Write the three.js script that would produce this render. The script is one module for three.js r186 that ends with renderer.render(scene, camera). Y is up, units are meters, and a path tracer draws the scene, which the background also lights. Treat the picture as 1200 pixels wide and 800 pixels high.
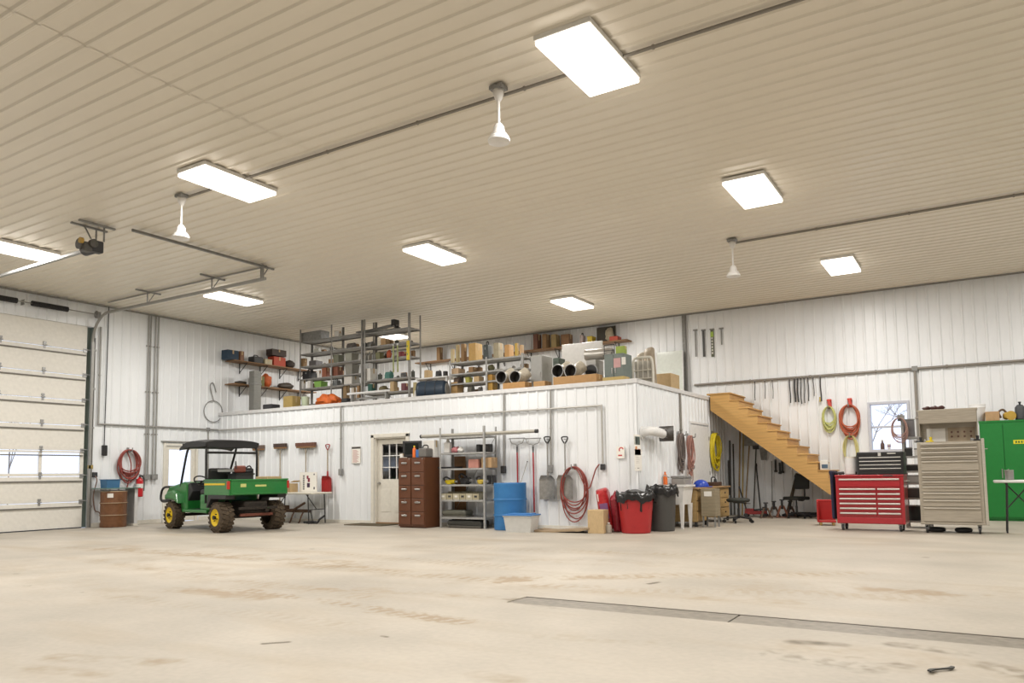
import * as THREE from 'three';
import { RoundedBoxGeometry } from 'three/addons/geometries/RoundedBoxGeometry.js';
import { mergeGeometries } from 'three/addons/utils/BufferGeometryUtils.js';
import { RectAreaLightUniformsLib } from 'three/addons/lights/RectAreaLightUniformsLib.js';
import { ImprovedNoise } from 'three/addons/math/ImprovedNoise.js';

// ---------- camera, sky, lights, exposure ----------
const scene = new THREE.Scene();
const F = 892.69, CY = 483.77, EYE = 1.14;
const camera = new THREE.PerspectiveCamera(2 * Math.atan(400 / F) * 180 / Math.PI, 1.5, 0.05, 200);
camera.position.set(0, EYE, 0);
camera.rotation.order = 'YXZ';
camera.rotation.set(0.0799, 0.5526, -0.0139);
camera.setViewOffset(1200, 800, 0, 400 - CY, 1200, 800);
camera.updateMatrixWorld();
const renderer = new THREE.WebGLRenderer();
renderer.toneMapping = THREE.LinearToneMapping;
renderer.toneMappingExposure = 1.0;
renderer.shadowMap.enabled = true;
RectAreaLightUniformsLib.init();
scene.background = new THREE.Color().setRGB(1.15, 1.26, 1.52);      // pale overcast winter sky seen through the panes
const LAMP_POWER = 70, LAMP_COLOR = new THREE.Color().setRGB(1.0, 0.965, 0.915);

// ---------- the room's main planes, metres ----------
const XL = -18.42, ZB = -20.11, ZF = -14.0, XR = -5.763, HB = 2.964, H = 5.472, XE = 10, ZE = 8;

// ---------- photograph pixel -> direction -> point on a known plane ----------
const RM = new THREE.Matrix4().makeRotationFromEuler(camera.rotation);
const dir = (u, v) => new THREE.Vector3((u - 600) / F, -(v - CY) / F, -1).applyMatrix4(RM);
const hit = (d, t) => new THREE.Vector3(d.x * t, EYE + d.y * t, d.z * t);
const pX = (u, v, x) => { const d = dir(u, v); return hit(d, x / d.x); };
const pY = (u, v, y = 0) => { const d = dir(u, v); return hit(d, (y - EYE) / d.y); };
const pZ = (u, v, z) => { const d = dir(u, v); return hit(d, z / d.z); };

// ---------- seeded random, noise, textures ----------
let seed = 12345;
const rnd = (a = 0, b = 1) => { seed = (seed * 1664525 + 1013904223) >>> 0; return a + (b - a) * seed / 4294967296; };
const noise = new ImprovedNoise();
const fbm = (x, y, z, o = 4) => { let s = 0, a = 0.5; for (let i = 0; i < o; i++) { s += a * noise.noise(x, y, z + i * 7.3); x *= 2.03; y *= 2.03; a *= 0.5; } return s; };
function tex(w, h, fn, rx = 1, ry = 1, srgb = true) {
  const d = new Uint8Array(w * h * 4);
  for (let j = 0; j < h; j++) for (let i = 0; i < w; i++) {
    const c = fn(i / w, j / h, i, j), k = (j * w + i) * 4;
    if (typeof c === 'number') { d[k] = d[k + 1] = d[k + 2] = Math.max(0, Math.min(255, c * 255)); }
    else { for (let q = 0; q < 3; q++) d[k + q] = Math.max(0, Math.min(255, c[q] * 255)); }
    d[k + 3] = 255;
  }
  const t = new THREE.DataTexture(d, w, h, THREE.RGBAFormat);
  t.wrapS = t.wrapT = THREE.RepeatWrapping; t.magFilter = THREE.LinearFilter; t.minFilter = THREE.LinearMipmapLinearFilter; t.generateMipmaps = true;
  if (srgb) t.colorSpace = THREE.SRGBColorSpace;
  t.repeat.set(rx, ry); t.needsUpdate = true;
  return t;
}
const wrapN = (x, y, p, z, o = 4) => {           // tiling noise, period p
  const f = (a, b) => fbm(a, b, z, o);
  const u = x / p, v = y / p;
  return (f(x, y) * (1 - u) + f(x - p, y) * u) * (1 - v) + (f(x, y - p) * (1 - u) + f(x - p, y - p) * u) * v;
};
const TX = {
  sheet: tex(128, 128, (u, v) => 0.99 + 0.016 * wrapN(u * 5, v * 5, 5, 71), 1, 1),
  mottle: tex(128, 128, (u, v) => 0.965 + 0.08 * wrapN(u * 6, v * 6, 6, 3), 2, 2),
  grime: tex(256, 256, (u, v) => { const n = wrapN(u * 8, v * 8, 8, 9, 5); const m = wrapN(u * 30, v * 30, 30, 19, 2); return 0.9 + 0.26 * n + 0.08 * m; }, 1.5, 1.5),
  wood: tex(256, 256, (u, v) => { const g = wrapN(u * 3, v * 40, 40, 5, 3); const r = Math.sin((v * 14 + 1.5 * wrapN(u * 2, v * 6, 6, 8, 2)) * 6.283); const k = 0.93 + 0.09 * g + 0.02 * r; return [k, k * 0.985, k * 0.96]; }, 1, 1),
  brushed: tex(256, 128, (u, v) => 0.92 + 0.16 * wrapN(u * 4, v * 64, 64, 13, 2), 1, 1),
  card: tex(128, 128, (u, v) => 0.93 + 0.1 * wrapN(u * 60, v * 6, 60, 23, 2) + 0.1 * wrapN(u * 5, v * 5, 5, 31, 3), 2, 2),
  cloth: tex(128, 128, (u, v) => 0.85 + 0.1 * Math.sin(u * 402) * Math.sin(v * 402) + 0.2 * wrapN(u * 6, v * 6, 6, 41, 3), 2, 2),
  rust: tex(128, 128, (u, v) => { const n = wrapN(u * 9, v * 9, 9, 51, 4); const k = Math.max(0, n * 2.2); return [0.95 - 0.25 * k, 0.93 - 0.45 * k, 0.9 - 0.6 * k]; }, 2, 2),
  mud: tex(128, 128, (u, v) => { const n = 0.5 + wrapN(u * 10, v * 10, 10, 61, 4); return [0.55 + 0.5 * n, 0.52 + 0.46 * n, 0.47 + 0.4 * n]; }, 2, 2),
};
const mcache = new Map();
function mat(color, { t = 'mottle', rough = 0.55, metal = 0, ...rest } = {}) {
  const key = JSON.stringify([color, t, rough, metal, rest]);
  if (!mcache.has(key)) mcache.set(key, new THREE.MeshPhysicalMaterial({ color, roughness: rough, metalness: metal, map: t ? TX[t] : null, ...rest }));
  return mcache.get(key);
}
const lin = (r, g, b) => new THREE.Color().setRGB(r, g, b).getHex();

// ---------- geometry helpers ----------
const m4 = new THREE.Matrix4(), eu = new THREE.Euler(), qq = new THREE.Quaternion(), one = new THREE.Vector3(1, 1, 1);
function put(g, x = 0, y = 0, z = 0, rx = 0, ry = 0, rz = 0) { qq.setFromEuler(eu.set(rx, ry, rz)); g.applyMatrix4(m4.compose(new THREE.Vector3(x, y, z), qq, one)); return g; }
const bx = (w, h, d, x = 0, y = 0, z = 0, rx = 0, ry = 0, rz = 0) => put(new THREE.BoxGeometry(w, h, d), x, y, z, rx, ry, rz);
const rb = (w, h, d, r, x = 0, y = 0, z = 0, rx = 0, ry = 0, rz = 0) => put(new RoundedBoxGeometry(w, h, d, 2, Math.min(r, w / 2.01, h / 2.01, d / 2.01)), x, y, z, rx, ry, rz);
const cy = (r0, r1, h, x = 0, y = 0, z = 0, rx = 0, ry = 0, rz = 0, n = 20) => put(new THREE.CylinderGeometry(r1, r0, h, n), x, y, z, rx, ry, rz);   // r0 bottom, r1 top, centred
const sp = (r, x, y, z, sx = 1, sy = 1, sz = 1, n = 16) => { const g = new THREE.SphereGeometry(r, n, Math.ceil(n * 0.7)); g.scale(sx, sy, sz); return put(g, x, y, z); };
const to = (R, r, x, y, z, rx = 0, ry = 0, rz = 0, arc = Math.PI * 2) => put(new THREE.TorusGeometry(R, r, 8, 28, arc), x, y, z, rx, ry, rz);
const V = (x, y, z) => new THREE.Vector3(x, y, z);
function bar(a, b, r, n = 8) { const A = V(...a), B = V(...b), d = B.clone().sub(A), L = d.length(); const g = new THREE.CylinderGeometry(r, r, L, n); g.applyQuaternion(new THREE.Quaternion().setFromUnitVectors(V(0, 1, 0), d.normalize())); g.translate((A.x + B.x) / 2, (A.y + B.y) / 2, (A.z + B.z) / 2); return g; }
function beam(a, b, w, h) { const A = V(...a), B = V(...b), d = B.clone().sub(A), L = d.length(); const g = new THREE.BoxGeometry(w, h, L); const o = new THREE.Object3D(); o.position.copy(A).add(B).multiplyScalar(0.5); o.up.set(0, 1, 0); if (Math.abs(d.y) / L > 0.95) o.up.set(1, 0, 0); o.lookAt(B); o.updateMatrix(); g.applyMatrix4(o.matrix); return g; }
const tube = (pts, r, n = 24, closed = false, rs = 7) => new THREE.TubeGeometry(new THREE.CatmullRomCurve3(pts.map(p => V(...p)), closed, 'catmullrom', 0.5), n, r, rs, closed);
const lathe = (pts, n = 24) => new THREE.LatheGeometry(pts.map(p => new THREE.Vector2(...p)), n);
function ext(pts, depth, bevel = 0) {           // polygon in xy, extruded along z, centred in z
  const s = new THREE.Shape(pts.map(p => new THREE.Vector2(...p)));
  const g = new THREE.ExtrudeGeometry(s, { depth: depth - 2 * bevel, bevelEnabled: bevel > 0, bevelSize: bevel, bevelThickness: bevel, bevelSegments: 2, curveSegments: 8 });
  g.translate(0, 0, -depth / 2 + bevel); return g;
}
function warp(g, fn) { const p = g.attributes.position, v = V(0, 0, 0); for (let i = 0; i < p.count; i++) { v.fromBufferAttribute(p, i); fn(v); p.setXYZ(i, v.x, v.y, v.z); } g.computeVertexNormals(); return g; }
const lumpy = (g, amp, f, s = 0) => warp(g, v => { const n = noise.noise(v.x * f + s, v.y * f + s, v.z * f - s), k = noise.noise(v.x * f - 9 + s, v.y * f + 5, v.z * f); v.x += amp * n; v.y += amp * k; v.z += amp * noise.noise(v.z * f + 3, v.x * f, v.y * f + s); });
function clean(g) { g = g.index ? g.toNonIndexed() : g.clone(); const o = new THREE.BufferGeometry(); o.setAttribute('position', g.attributes.position); if (!g.attributes.normal) g.computeVertexNormals(); o.setAttribute('normal', g.attributes.normal); 
  const p = g.attributes.position, n = g.attributes.normal, uv = new Float32Array(p.count * 2);       // box-projected uv in metres
  for (let i = 0; i < p.count; i += 3) {
    let a = 0, b = 0, c = 0; for (let k = 0; k < 3; k++) { a += Math.abs(n.getX(i + k)); b += Math.abs(n.getY(i + k)); c += Math.abs(n.getZ(i + k)); }
    for (let k = i; k < i + 3; k++) { const x = p.getX(k), y = p.getY(k), z = p.getZ(k);
      if (a >= b && a >= c) { uv[2 * k] = z; uv[2 * k + 1] = y; } else if (b >= c) { uv[2 * k] = x; uv[2 * k + 1] = z; } else { uv[2 * k] = x; uv[2 * k + 1] = y; } }
  }
  o.setAttribute('uv', new THREE.BufferAttribute(uv, 2)); return o; }
const used = new Map();
function numbered(name) { const k = used.get(name) || 0; used.set(name, k + 1); return k ? `${name}_${String(k).padStart(3, '0')}` : name; }
function mesh(name, geos, material, parent) {
  geos = (Array.isArray(geos) ? geos.flat(3) : [geos]).map(clean);
  const g = geos.length > 1 ? mergeGeometries(geos) : geos[0];
  const o = new THREE.Mesh(g, material); o.castShadow = o.receiveShadow = true;
  o.name = parent ? name : numbered(name); (parent || scene).add(o); return o;
}
const each = (name, geos, material, parent) => geos.map(g => mesh(name, g, material, parent));
function thing(name, label, category, pos = [0, 0, 0], turn = 0, group) {
  const o = new THREE.Group(); o.name = numbered(name); scene.add(o);
  if (pos.isVector3) o.position.copy(pos); else o.position.set(...pos);
  o.rotation.y = turn; o.userData = { label, category }; if (group) o.userData.group = group; return o;
}
function single(name, label, category, geos, material, group, pos, turn = 0) {
  const o = mesh(name, geos, material); o.userData = { label, category }; if (group) o.userData.group = group;
  if (pos) { if (pos.isVector3) o.position.copy(pos); else o.position.set(...pos); } o.rotation.y = turn; return o;
}
function struct(name, label, category) { const o = new THREE.Group(); o.name = name; scene.add(o); o.userData = { kind: 'structure', label, category }; return o; }

// ---------- shared materials ----------
const M = {
  sheet: new THREE.MeshPhysicalMaterial({ color: lin(0.825, 0.845, 0.868), roughness: 0.36, map: TX.sheet, specularIntensity: 0.9 }),
  sheetB: new THREE.MeshPhysicalMaterial({ color: lin(0.81, 0.83, 0.853), roughness: 0.39, map: TX.sheet, specularIntensity: 0.9 }),
  ceil: new THREE.MeshPhysicalMaterial({ color: lin(0.80, 0.748, 0.645), roughness: 0.30, map: TX.sheet, specularIntensity: 0.9 }),
  ceilB: new THREE.MeshPhysicalMaterial({ color: lin(0.79, 0.738, 0.635), roughness: 0.33, map: TX.sheet, specularIntensity: 0.9 }),
  white: mat(lin(0.8, 0.8, 0.79), { rough: 0.45 }),
  trimW: mat(lin(0.66, 0.66, 0.66), { rough: 0.4 }),
  cream: mat(lin(0.78, 0.75, 0.67), { rough: 0.4 }),
  galv: mat(lin(0.42, 0.42, 0.41), { t: 'brushed', rough: 0.42, metal: 0.6 }),
  grey: mat(lin(0.3, 0.3, 0.29), { t: 'grime', rough: 0.5 }),
  pipe: mat(lin(0.34, 0.335, 0.32), { rough: 0.45, metal: 0.3 }),
  dark: mat(lin(0.03, 0.03, 0.032), { rough: 0.5 }),
  black: mat(lin(0.012, 0.012, 0.013), { rough: 0.45 }),
  rubber: mat(lin(0.12, 0.098, 0.076), { t: 'mud', rough: 0.85 }),
  steel: mat(lin(0.55, 0.54, 0.52), { t: 'brushed', rough: 0.32, metal: 0.9 }),
  rackG: mat(lin(0.33, 0.325, 0.31), { t: 'grime', rough: 0.5, metal: 0.2 }),
  rackL: mat(lin(0.45, 0.45, 0.44), { t: 'grime', rough: 0.45, metal: 0.2 }),
  card: mat(lin(0.5, 0.33, 0.17), { t: 'card', rough: 0.85 }),
  cardD: mat(lin(0.33, 0.2, 0.1), { t: 'card', rough: 0.85 }),
  cardL: mat(lin(0.62, 0.45, 0.25), { t: 'card', rough: 0.85 }),
  wood: mat(lin(0.62, 0.39, 0.16), { t: 'wood', rough: 0.6 }),
  woodL: mat(lin(0.66, 0.46, 0.23), { t: 'wood', rough: 0.6 }),
  woodD: mat(lin(0.3, 0.17, 0.08), { t: 'wood', rough: 0.65 }),
  brown: mat(lin(0.115, 0.042, 0.018), { t: 'mottle', rough: 0.42 }),
  red: mat(lin(0.42, 0.018, 0.022), { rough: 0.35 }),
  orange: mat(lin(0.8, 0.17, 0.03), { rough: 0.5 }),
  yellow: mat(lin(0.8, 0.62, 0.02), { rough: 0.5 }),
  green: mat(lin(0.03, 0.24, 0.05), { rough: 0.35 }),
  blue: mat(lin(0.03, 0.17, 0.42), { rough: 0.42 }),
  glass: new THREE.MeshPhysicalMaterial({ color: 0xffffff, roughness: 0.02, transmission: 1, thickness: 0, ior: 1.5 }),
  label: mat(lin(0.78, 0.77, 0.73), { rough: 0.7 }),
};

// ================= THE ROOM =================
const RIB = 0.2286, SW = 0.9144;
const ribCache = new Map();
function ribSheet(u0, u1) {                     // ribbed steel sheet between u0 and u1, unit length along y, ribs proud along +z
  const key = `${((u0 % SW) + SW).toFixed(3)}|${(u1 - u0).toFixed(3)}`;
  if (ribCache.has(key)) return ribCache.get(key);
  const pts = [];
  const hgt = u => { const t = Math.abs(((u % RIB) + RIB) % RIB - RIB / 2); return t < 0.013 ? 0.02 : t < 0.033 ? 0.02 * (0.033 - t) / 0.02 : 0; };
  const us = [u0, u1];
  for (let k = Math.floor(u0 / RIB) - 1; k <= u1 / RIB + 1; k++) for (const o of [-0.033, -0.013, 0.013, 0.033]) { const u = k * RIB + RIB / 2 + o; if (u > u0 + 1e-4 && u < u1 - 1e-4) us.push(u); }
  us.sort((a, b) => a - b);
  pts.push([u0, -0.002]); for (const u of us) pts.push([u, hgt(u) + 0.001]); pts.push([u1, -0.002]);
  const pos = [], uv = [];
  for (let i = 0; i + 1 < pts.length; i++) { const [a, ha] = pts[i], [b, hb] = pts[i + 1];
    const q = [[a - u0, 0, ha], [b - u0, 0, hb], [b - u0, 1, hb], [a - u0, 0, ha], [b - u0, 1, hb], [a - u0, 1, ha]];
    for (const p of q) { pos.push(...p); uv.push(p[0], p[1] * 3); } }
  const g = new THREE.BufferGeometry(); g.setAttribute('position', new THREE.Float32BufferAttribute(pos, 3)); g.setAttribute('uv', new THREE.Float32BufferAttribute(uv, 2)); g.computeVertexNormals();
  ribCache.set(key, g); return g;
}
function sheetWall(name, label, origin, turn, W, Ht, openings, thick, panels = true) {
  const o = struct(name, label, 'wall'); o.position.set(...origin); o.rotation.y = turn;
  const cuts = [0, W]; for (let k = 1; k * SW < W; k++) cuts.push(k * SW);
  const boxCuts = [0, W];
  for (const p of openings) { cuts.push(p[0], p[1]); boxCuts.push(p[0], p[1]); }
  const spans = (a, b) => { let s = [[0, Ht]]; for (const [p0, p1, v0, v1] of openings) if (a < p1 - 1e-4 && b > p0 + 1e-4) s = s.flatMap(([x, y]) => [[x, Math.min(y, v0)], [Math.max(x, v1), y]].filter(([x, y]) => y - x > 0.01)); return s; };
  const back = [];
  boxCuts.sort((a, b) => a - b);
  for (let i = 0; i + 1 < boxCuts.length; i++) { const [a, b] = [boxCuts[i], boxCuts[i + 1]]; if (b - a > 0.01) for (const [v0, v1] of spans(a, b)) back.push(bx(b - a, v1 - v0, thick, (a + b) / 2, (v0 + v1) / 2, -thick / 2)); }
  mesh('wall_core', back, M.white, o);
  if (panels) { cuts.sort((a, b) => a - b);
    for (let i = 0; i + 1 < cuts.length; i++) { const [a, b] = [cuts[i], cuts[i + 1]]; if (b - a < 0.02) continue;
      for (const [v0, v1] of spans(a, b)) { const s = new THREE.Mesh(ribSheet(a, b), Math.floor(a / SW + 0.01) % 2 ? M.sheet : M.sheetB); s.name = 'wall_panel'; s.castShadow = s.receiveShadow = true; s.position.set(a, v0, 0); s.scale.set(1, v1 - v0, 1); o.add(s); } } }
  return o;
}
// ---- floor: pale trowelled concrete with dried mud and tyre prints ----
{
  const W = XE - XL, D = ZE - ZB, N = 2048;
  const f = new Float32Array(N * N);                                   // amount of brown dust, 0..1
  const soot = new Float32Array(N * N);                                // darker, olive-grey
  const wx = i => XL + (i + 0.5) / N * W, wz = j => ZB + (j + 0.5) / N * D;
  const stroke = (layer, a, b, w, amt, kind) => {
    const L = Math.hypot(b.x - a.x, b.z - a.z) || 1e-3, dx = (b.x - a.x) / L, dz = (b.z - a.z) / L;
    const i0 = Math.max(0, ((Math.min(a.x, b.x) - w - XL) / W * N) | 0), i1 = Math.min(N - 1, ((Math.max(a.x, b.x) + w - XL) / W * N) | 0);
    const j0 = Math.max(0, ((Math.min(a.z, b.z) - w - ZB) / D * N) | 0), j1 = Math.min(N - 1, ((Math.max(a.z, b.z) + w - ZB) / D * N) | 0);
    for (let j = j0; j <= j1; j++) for (let i = i0; i <= i1; i++) {
      const x = wx(i) - a.x, z = wz(j) - a.z, t = x * dx + z * dz, s = Math.abs(-x * dz + z * dx);
      const along = Math.max(0, -t, t - L), e = Math.hypot(along, s) / w; if (e > 1) continue;
      let k = (1 - e * e) * amt; const n = fbm(wx(i) * 2.3, wz(j) * 2.3, 4, 4), g = fbm(wx(i) * 11, wz(j) * 11, 8, 3);
      if (kind === 'tread') k *= (Math.sin((t + (s > w / 2 ? 0.06 : 0)) * 46) > -0.1 ? 1 : 0.15) * (0.6 + 1.6 * n + g);
      else k *= Math.max(0, 0.35 + 2.2 * n + 1.2 * g);
      if (k > 0) layer[j * N + i] += k;
    }
  };
  const P = (u, v) => pY(u, v, 0);
  const S = (layer, u0, v0, u1, v1, w, amt, kind) => stroke(layer, P(u0, v0), P(u1, v1), w, amt, kind);
  for (const [a, b, c, d, w, k] of [[130, 643, 330, 655, 0.3, 0.7], [250, 640, 600, 664, 0.28, 0.55], [60, 650, 430, 700, 0.22, 0.4], [280, 690, 545, 728, 0.13, 1.0], [440, 716, 540, 729, 0.12, 1.3], [330, 660, 700, 690, 0.25, 0.5], [600, 676, 1000, 672, 0.3, 0.5], [700, 690, 1100, 700, 0.3, 0.4], [480, 640, 900, 652, 0.35, 0.35], [150, 700, 420, 735, 0.2, 0.3]]) S(f, a, b, c, d, w, k, 'tread');
  for (const [a, b, c, d, w, k] of [[90, 640, 240, 650, 0.5, 0.6], [210, 690, 300, 700, 0.25, 0.9], [380, 690, 430, 694, 0.12, 1], [585, 682, 612, 680, 0.12, 1.6], [600, 678, 800, 674, 0.25, 0.6], [430, 690, 640, 705, 0.2, 0.5], [1010, 690, 1140, 697, 0.2, 0.7], [1055, 693, 1080, 692, 0.05, 2], [60, 770, 200, 776, 0.12, 0.8], [0, 780, 120, 790, 0.1, 0.6], [640, 745, 760, 752, 0.12, 0.5], [230, 648, 420, 662, 0.4, 0.5], [560, 655, 760, 660, 0.4, 0.4], [820, 700, 960, 706, 0.2, 0.5], [560, 790, 600, 797, 0.1, 0.7], [150, 655, 330, 690, 0.6, 0.35], [400, 660, 620, 690, 0.5, 0.3], [880, 685, 1190, 695, 0.5, 0.3], [940, 760, 1200, 790, 0.35, 0.35], [0, 660, 140, 700, 0.6, 0.25]]) S(f, a, b, c, d, w, k);
  for (const [a, b, c, d, w, k] of [[895, 764, 1010, 782, 0.16, 1.0], [1050, 755, 1130, 765, 0.1, 1.0], [1160, 780, 1195, 790, 0.12, 1.0], [930, 752, 985, 755, 0.08, 0.9], [1000, 772, 1060, 780, 0.09, 0.9], [310, 754, 338, 752, 0.03, 3], [1090, 790, 1115, 780, 0.02, 4], [760, 684, 772, 682, 0.04, 2.5], [448, 745, 453, 746, 0.02, 4], [182, 643, 186, 643, 0.05, 4], [364, 643, 367, 643, 0.03, 4], [30, 686, 34, 686, 0.03, 4], [18, 672, 21, 672, 0.03, 4], [92, 694, 95, 694, 0.03, 3], [1083, 653, 1086, 653, 0.04, 3], [600, 702, 660, 712, 0.12, 0.8]]) S(soot, a, b, c, d, w, k);
  const t = tex(N, N, (u, v, i, j) => {
    const x = wx(i), z = wz(j);
    const big = fbm(x * 0.22, z * 0.22, 1, 3), mid = fbm(x * 1.1, z * 1.1, 2, 3), fine = noise.noise(x * 22, z * 22, 3) + 0.6 * noise.noise(x * 41, z * 41, 5);
    const drift = Math.max(0, fbm(x * 0.35 + 3, z * 1.7, 6, 4) * 1.6 + mid * 0.5 - 0.12);      // swept dust in long streaks
    const d = Math.min(1, f[j * N + i] * 1.05 + drift * 0.6), s = Math.min(1, soot[j * N + i] * 0.75);
    const k = 1 + 0.13 * big + 0.12 * mid + 0.03 * fine;
    let r = 0.672 * k, g = 0.644 * k, b = 0.598 * k;
    r += (0.575 - r) * d * 0.85; g += (0.505 - g) * d * 0.85; b += (0.41 - b) * d * 0.85;
    r += (0.34 - r) * s * 0.8; g += (0.31 - g) * s * 0.8; b += (0.25 - b) * s * 0.8;
    return [r, g, b];
  });
  t.repeat.set(1 / W, 1 / D); t.offset.set(-XL / W, -ZB / D); t.wrapS = t.wrapT = THREE.ClampToEdgeWrapping;
  const bump = tex(256, 256, (u, v) => 0.5 + 0.5 * wrapN(u * 12, v * 12, 12, 77, 4), 0.7, 0.7, false);
  const fm = new THREE.MeshPhysicalMaterial({ color: 0xffffff, map: t, roughness: 0.55, bumpMap: bump, bumpScale: 0.003, specularIntensity: 0.7 });
  const fl = struct('floor', 'pale trowelled concrete floor with dried mud and tyre prints', 'floor');
  // slabs around the trench of the floor drain
  const zd = -6.03, hw = 0.18, dx0 = pY(598, 704).x;
  mesh('concrete_slab', [bx(W, 0.3, zd - hw - ZB, (XL + XE) / 2, -0.15, (ZB + zd - hw) / 2), bx(W, 0.3, ZE - zd - hw, (XL + XE) / 2, -0.15, (ZE + zd + hw) / 2), bx(dx0 - XL, 0.3, 2 * hw, (XL + dx0) / 2, -0.15, zd), bx(XE - dx0, 0.26, 2 * hw, (XE + dx0) / 2, -0.17, zd)], fm, fl);
  const dr = thing('trench_drain', 'grey metal trench drain cover set flush across the concrete floor', 'drain', [0, 0, zd]);
  const dm = mat(lin(0.25, 0.222, 0.182), { t: 'grime', rough: 0.5 });
  const joints = [dx0, -1.72, 0.2, 2.1, 4.0, 5.9, 7.8, 9.7];
  for (let i = 0; i + 1 < joints.length; i++) mesh('cover_plate', rb(joints[i + 1] - joints[i] - 0.014, 0.036, 0.336, 0.005, (joints[i] + joints[i + 1]) / 2, -0.022, 0), dm, dr);
  each('edge_angle', [bx(XE - dx0, 0.038, 0.008, (XE + dx0) / 2, -0.021, 0.175), bx(XE - dx0, 0.038, 0.008, (XE + dx0) / 2, -0.021, -0.175)], mat(lin(0.16, 0.14, 0.12), { rough: 0.5, metal: 0.3 }), dr);
  // twig of debris on the floor
  const p = P(1103, 786); single('debris_strip', 'torn black and white strip lying on the floor near the drain', 'debris', [warp(new THREE.BoxGeometry(0.2, 0.008, 0.022, 16, 1, 2), q => { q.y += 0.012; q.z += 0.012 * Math.sin(q.x * 30); q.z *= 0.6 + 0.5 * Math.abs(Math.sin(q.x * 22)); })], mat(lin(0.06, 0.06, 0.055), { t: 'cloth' }), undefined, [p.x, 0, p.z], 1.0);
}
// ---- ceiling of ribbed steel sheets ----
{
  const c = struct('ceiling', 'ribbed beige-white steel ceiling', 'ceiling');
  mesh('ceiling_deck', bx(XE - XL + 0.4, 0.2, ZE - ZB + 0.4, (XE + XL) / 2, H + 0.1, (ZE + ZB) / 2), M.white, c);
  const seams = [XL, -13.9, -7.42, -0.72, 5.9, XE];
  const D = ZE - ZB;
  for (let s = 0; s + 1 < seams.length; s++) for (let u = 0; u < D - 0.02; u += SW) {
    const w = Math.min(SW, D - u), m = new THREE.Mesh(ribSheet(0, w), (Math.round(u / SW) + s) % 2 ? M.ceil : M.ceilB); m.name = 'ceiling_panel'; m.castShadow = m.receiveShadow = true;
    const L = seams[s + 1] - seams[s] + (s % 2 ? 0.03 : 0);
    m.matrixAutoUpdate = true; m.scale.set(1, L, 1);
    m.quaternion.setFromRotationMatrix(new THREE.Matrix4().makeBasis(V(0, 0, -1), V(1, 0, 0), V(0, -1, 0)));
    m.position.set(seams[s] - (s % 2 ? 0.015 : 0), H - (s % 2 ? 0.004 : 0), ZE - u); c.add(m);
  }
}
// ---- walls ----
const D1 = [-10.37, -5.35], DOOR1H = 4.873;                         // overhead door, z range
const d2a = pX(189.5, 600, XL).z, d2b = pX(230, 600, XL).z;       // personnel door in the left wall
const zL = z => ZE - z;
sheetWall('wall_left', 'white ribbed steel side wall with the overhead door', [XL, 0, ZE], Math.PI / 2, ZE - ZB, H, [[zL(D1[1]), zL(D1[0]), 0, DOOR1H], [zL(d2a), zL(d2b), 0, 2.08]], 0.22);
const w0 = pZ(1018, 473, ZB), w1 = pZ(1067, 527, ZB);
sheetWall('wall_back', 'white ribbed steel back wall behind the stairs and tool chests', [XL, 0, ZB], 0, XE - XL, H, [[w0.x - XL, w1.x - XL, w1.y, w0.y]], 0.22);
sheetWall('wall_right', 'white steel wall outside the view on the far side of the hall', [XE, 0, ZB], -Math.PI / 2, ZE - ZB, H, [], 0.22, false);
sheetWall('wall_front', 'white steel wall behind the viewer', [XE, 0, ZE], Math.PI, XE - XL, H, [], 0.22, false);
const d3 = pZ(439, 600, ZF).x, d3b = d3 + 1.0;
sheetWall('wall_office_front', 'white ribbed steel front wall of the office block under the loft', [XL + 0.02, 0, ZF], 0, XR - XL - 0.02, HB, [[d3 - XL - 0.02, d3b - XL - 0.02, 0, 2.06]], 0.14);
sheetWall('wall_office_side', 'white ribbed steel end wall of the office block beside the stairs', [XR, 0, ZF - 0.0], Math.PI / 2, ZF - ZB - 0.03, HB, [], 0.14);
{ const o = struct('floor_loft', 'timber deck of the loft above the office block', 'floor'); mesh('deck', bx(XR - XL - 0.3, 0.16, ZF - ZB - 0.3, (XL + XR) / 2, HB - 0.11, (ZF + ZB) / 2), mat(lin(0.4, 0.37, 0.33), { t: 'wood', rough: 0.8 }), o); }
function trim(n, label, geos, m) { const o = mesh('trim_' + n, geos, m); o.userData = { kind: 'structure', label, category: 'trim' }; }
trim(1, 'grey metal cap along the top front edge of the office block', [rb(XR - XL + 0.05, 0.022, 0.17, 0.006, (XL + XR) / 2 + 0.025, HB + 0.011, ZF - 0.045), rb(XR - XL + 0.04, 0.075, 0.016, 0.005, (XL + XR) / 2 + 0.03, HB - 0.03, ZF + 0.032)], M.trimW);
trim(2, 'grey metal cap along the top side edge of the office block', [rb(0.17, 0.022, ZF - ZB - 0.1, 0.006, XR - 0.045, HB + 0.0112, (ZF + ZB) / 2 - 0.09), rb(0.016, 0.075, ZF - ZB - 0.05, 0.005, XR + 0.032, HB - 0.03, (ZF + ZB) / 2)], M.trimW);
trim(3, 'white corner angle of the office block', [rb(0.07, HB - 0.08, 0.012, 0.004, XR + 0.002, HB / 2 - 0.04, ZF + 0.03), rb(0.012, HB - 0.08, 0.07, 0.004, XR + 0.031, HB / 2 - 0.04, ZF + 0.001)], M.sheet);
trim(4, 'narrow metal trim where the back wall meets the ceiling', rb(XE - XL - 0.1, 0.035, 0.03, 0.006, (XE + XL) / 2, H - 0.042, ZB + 0.04), M.pipe);
trim(5, 'narrow metal trim where the left wall meets the ceiling', rb(0.03, 0.035, ZE - ZB - 0.1, 0.006, XL + 0.04, H - 0.042, (ZE + ZB) / 2), M.pipe);
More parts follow.
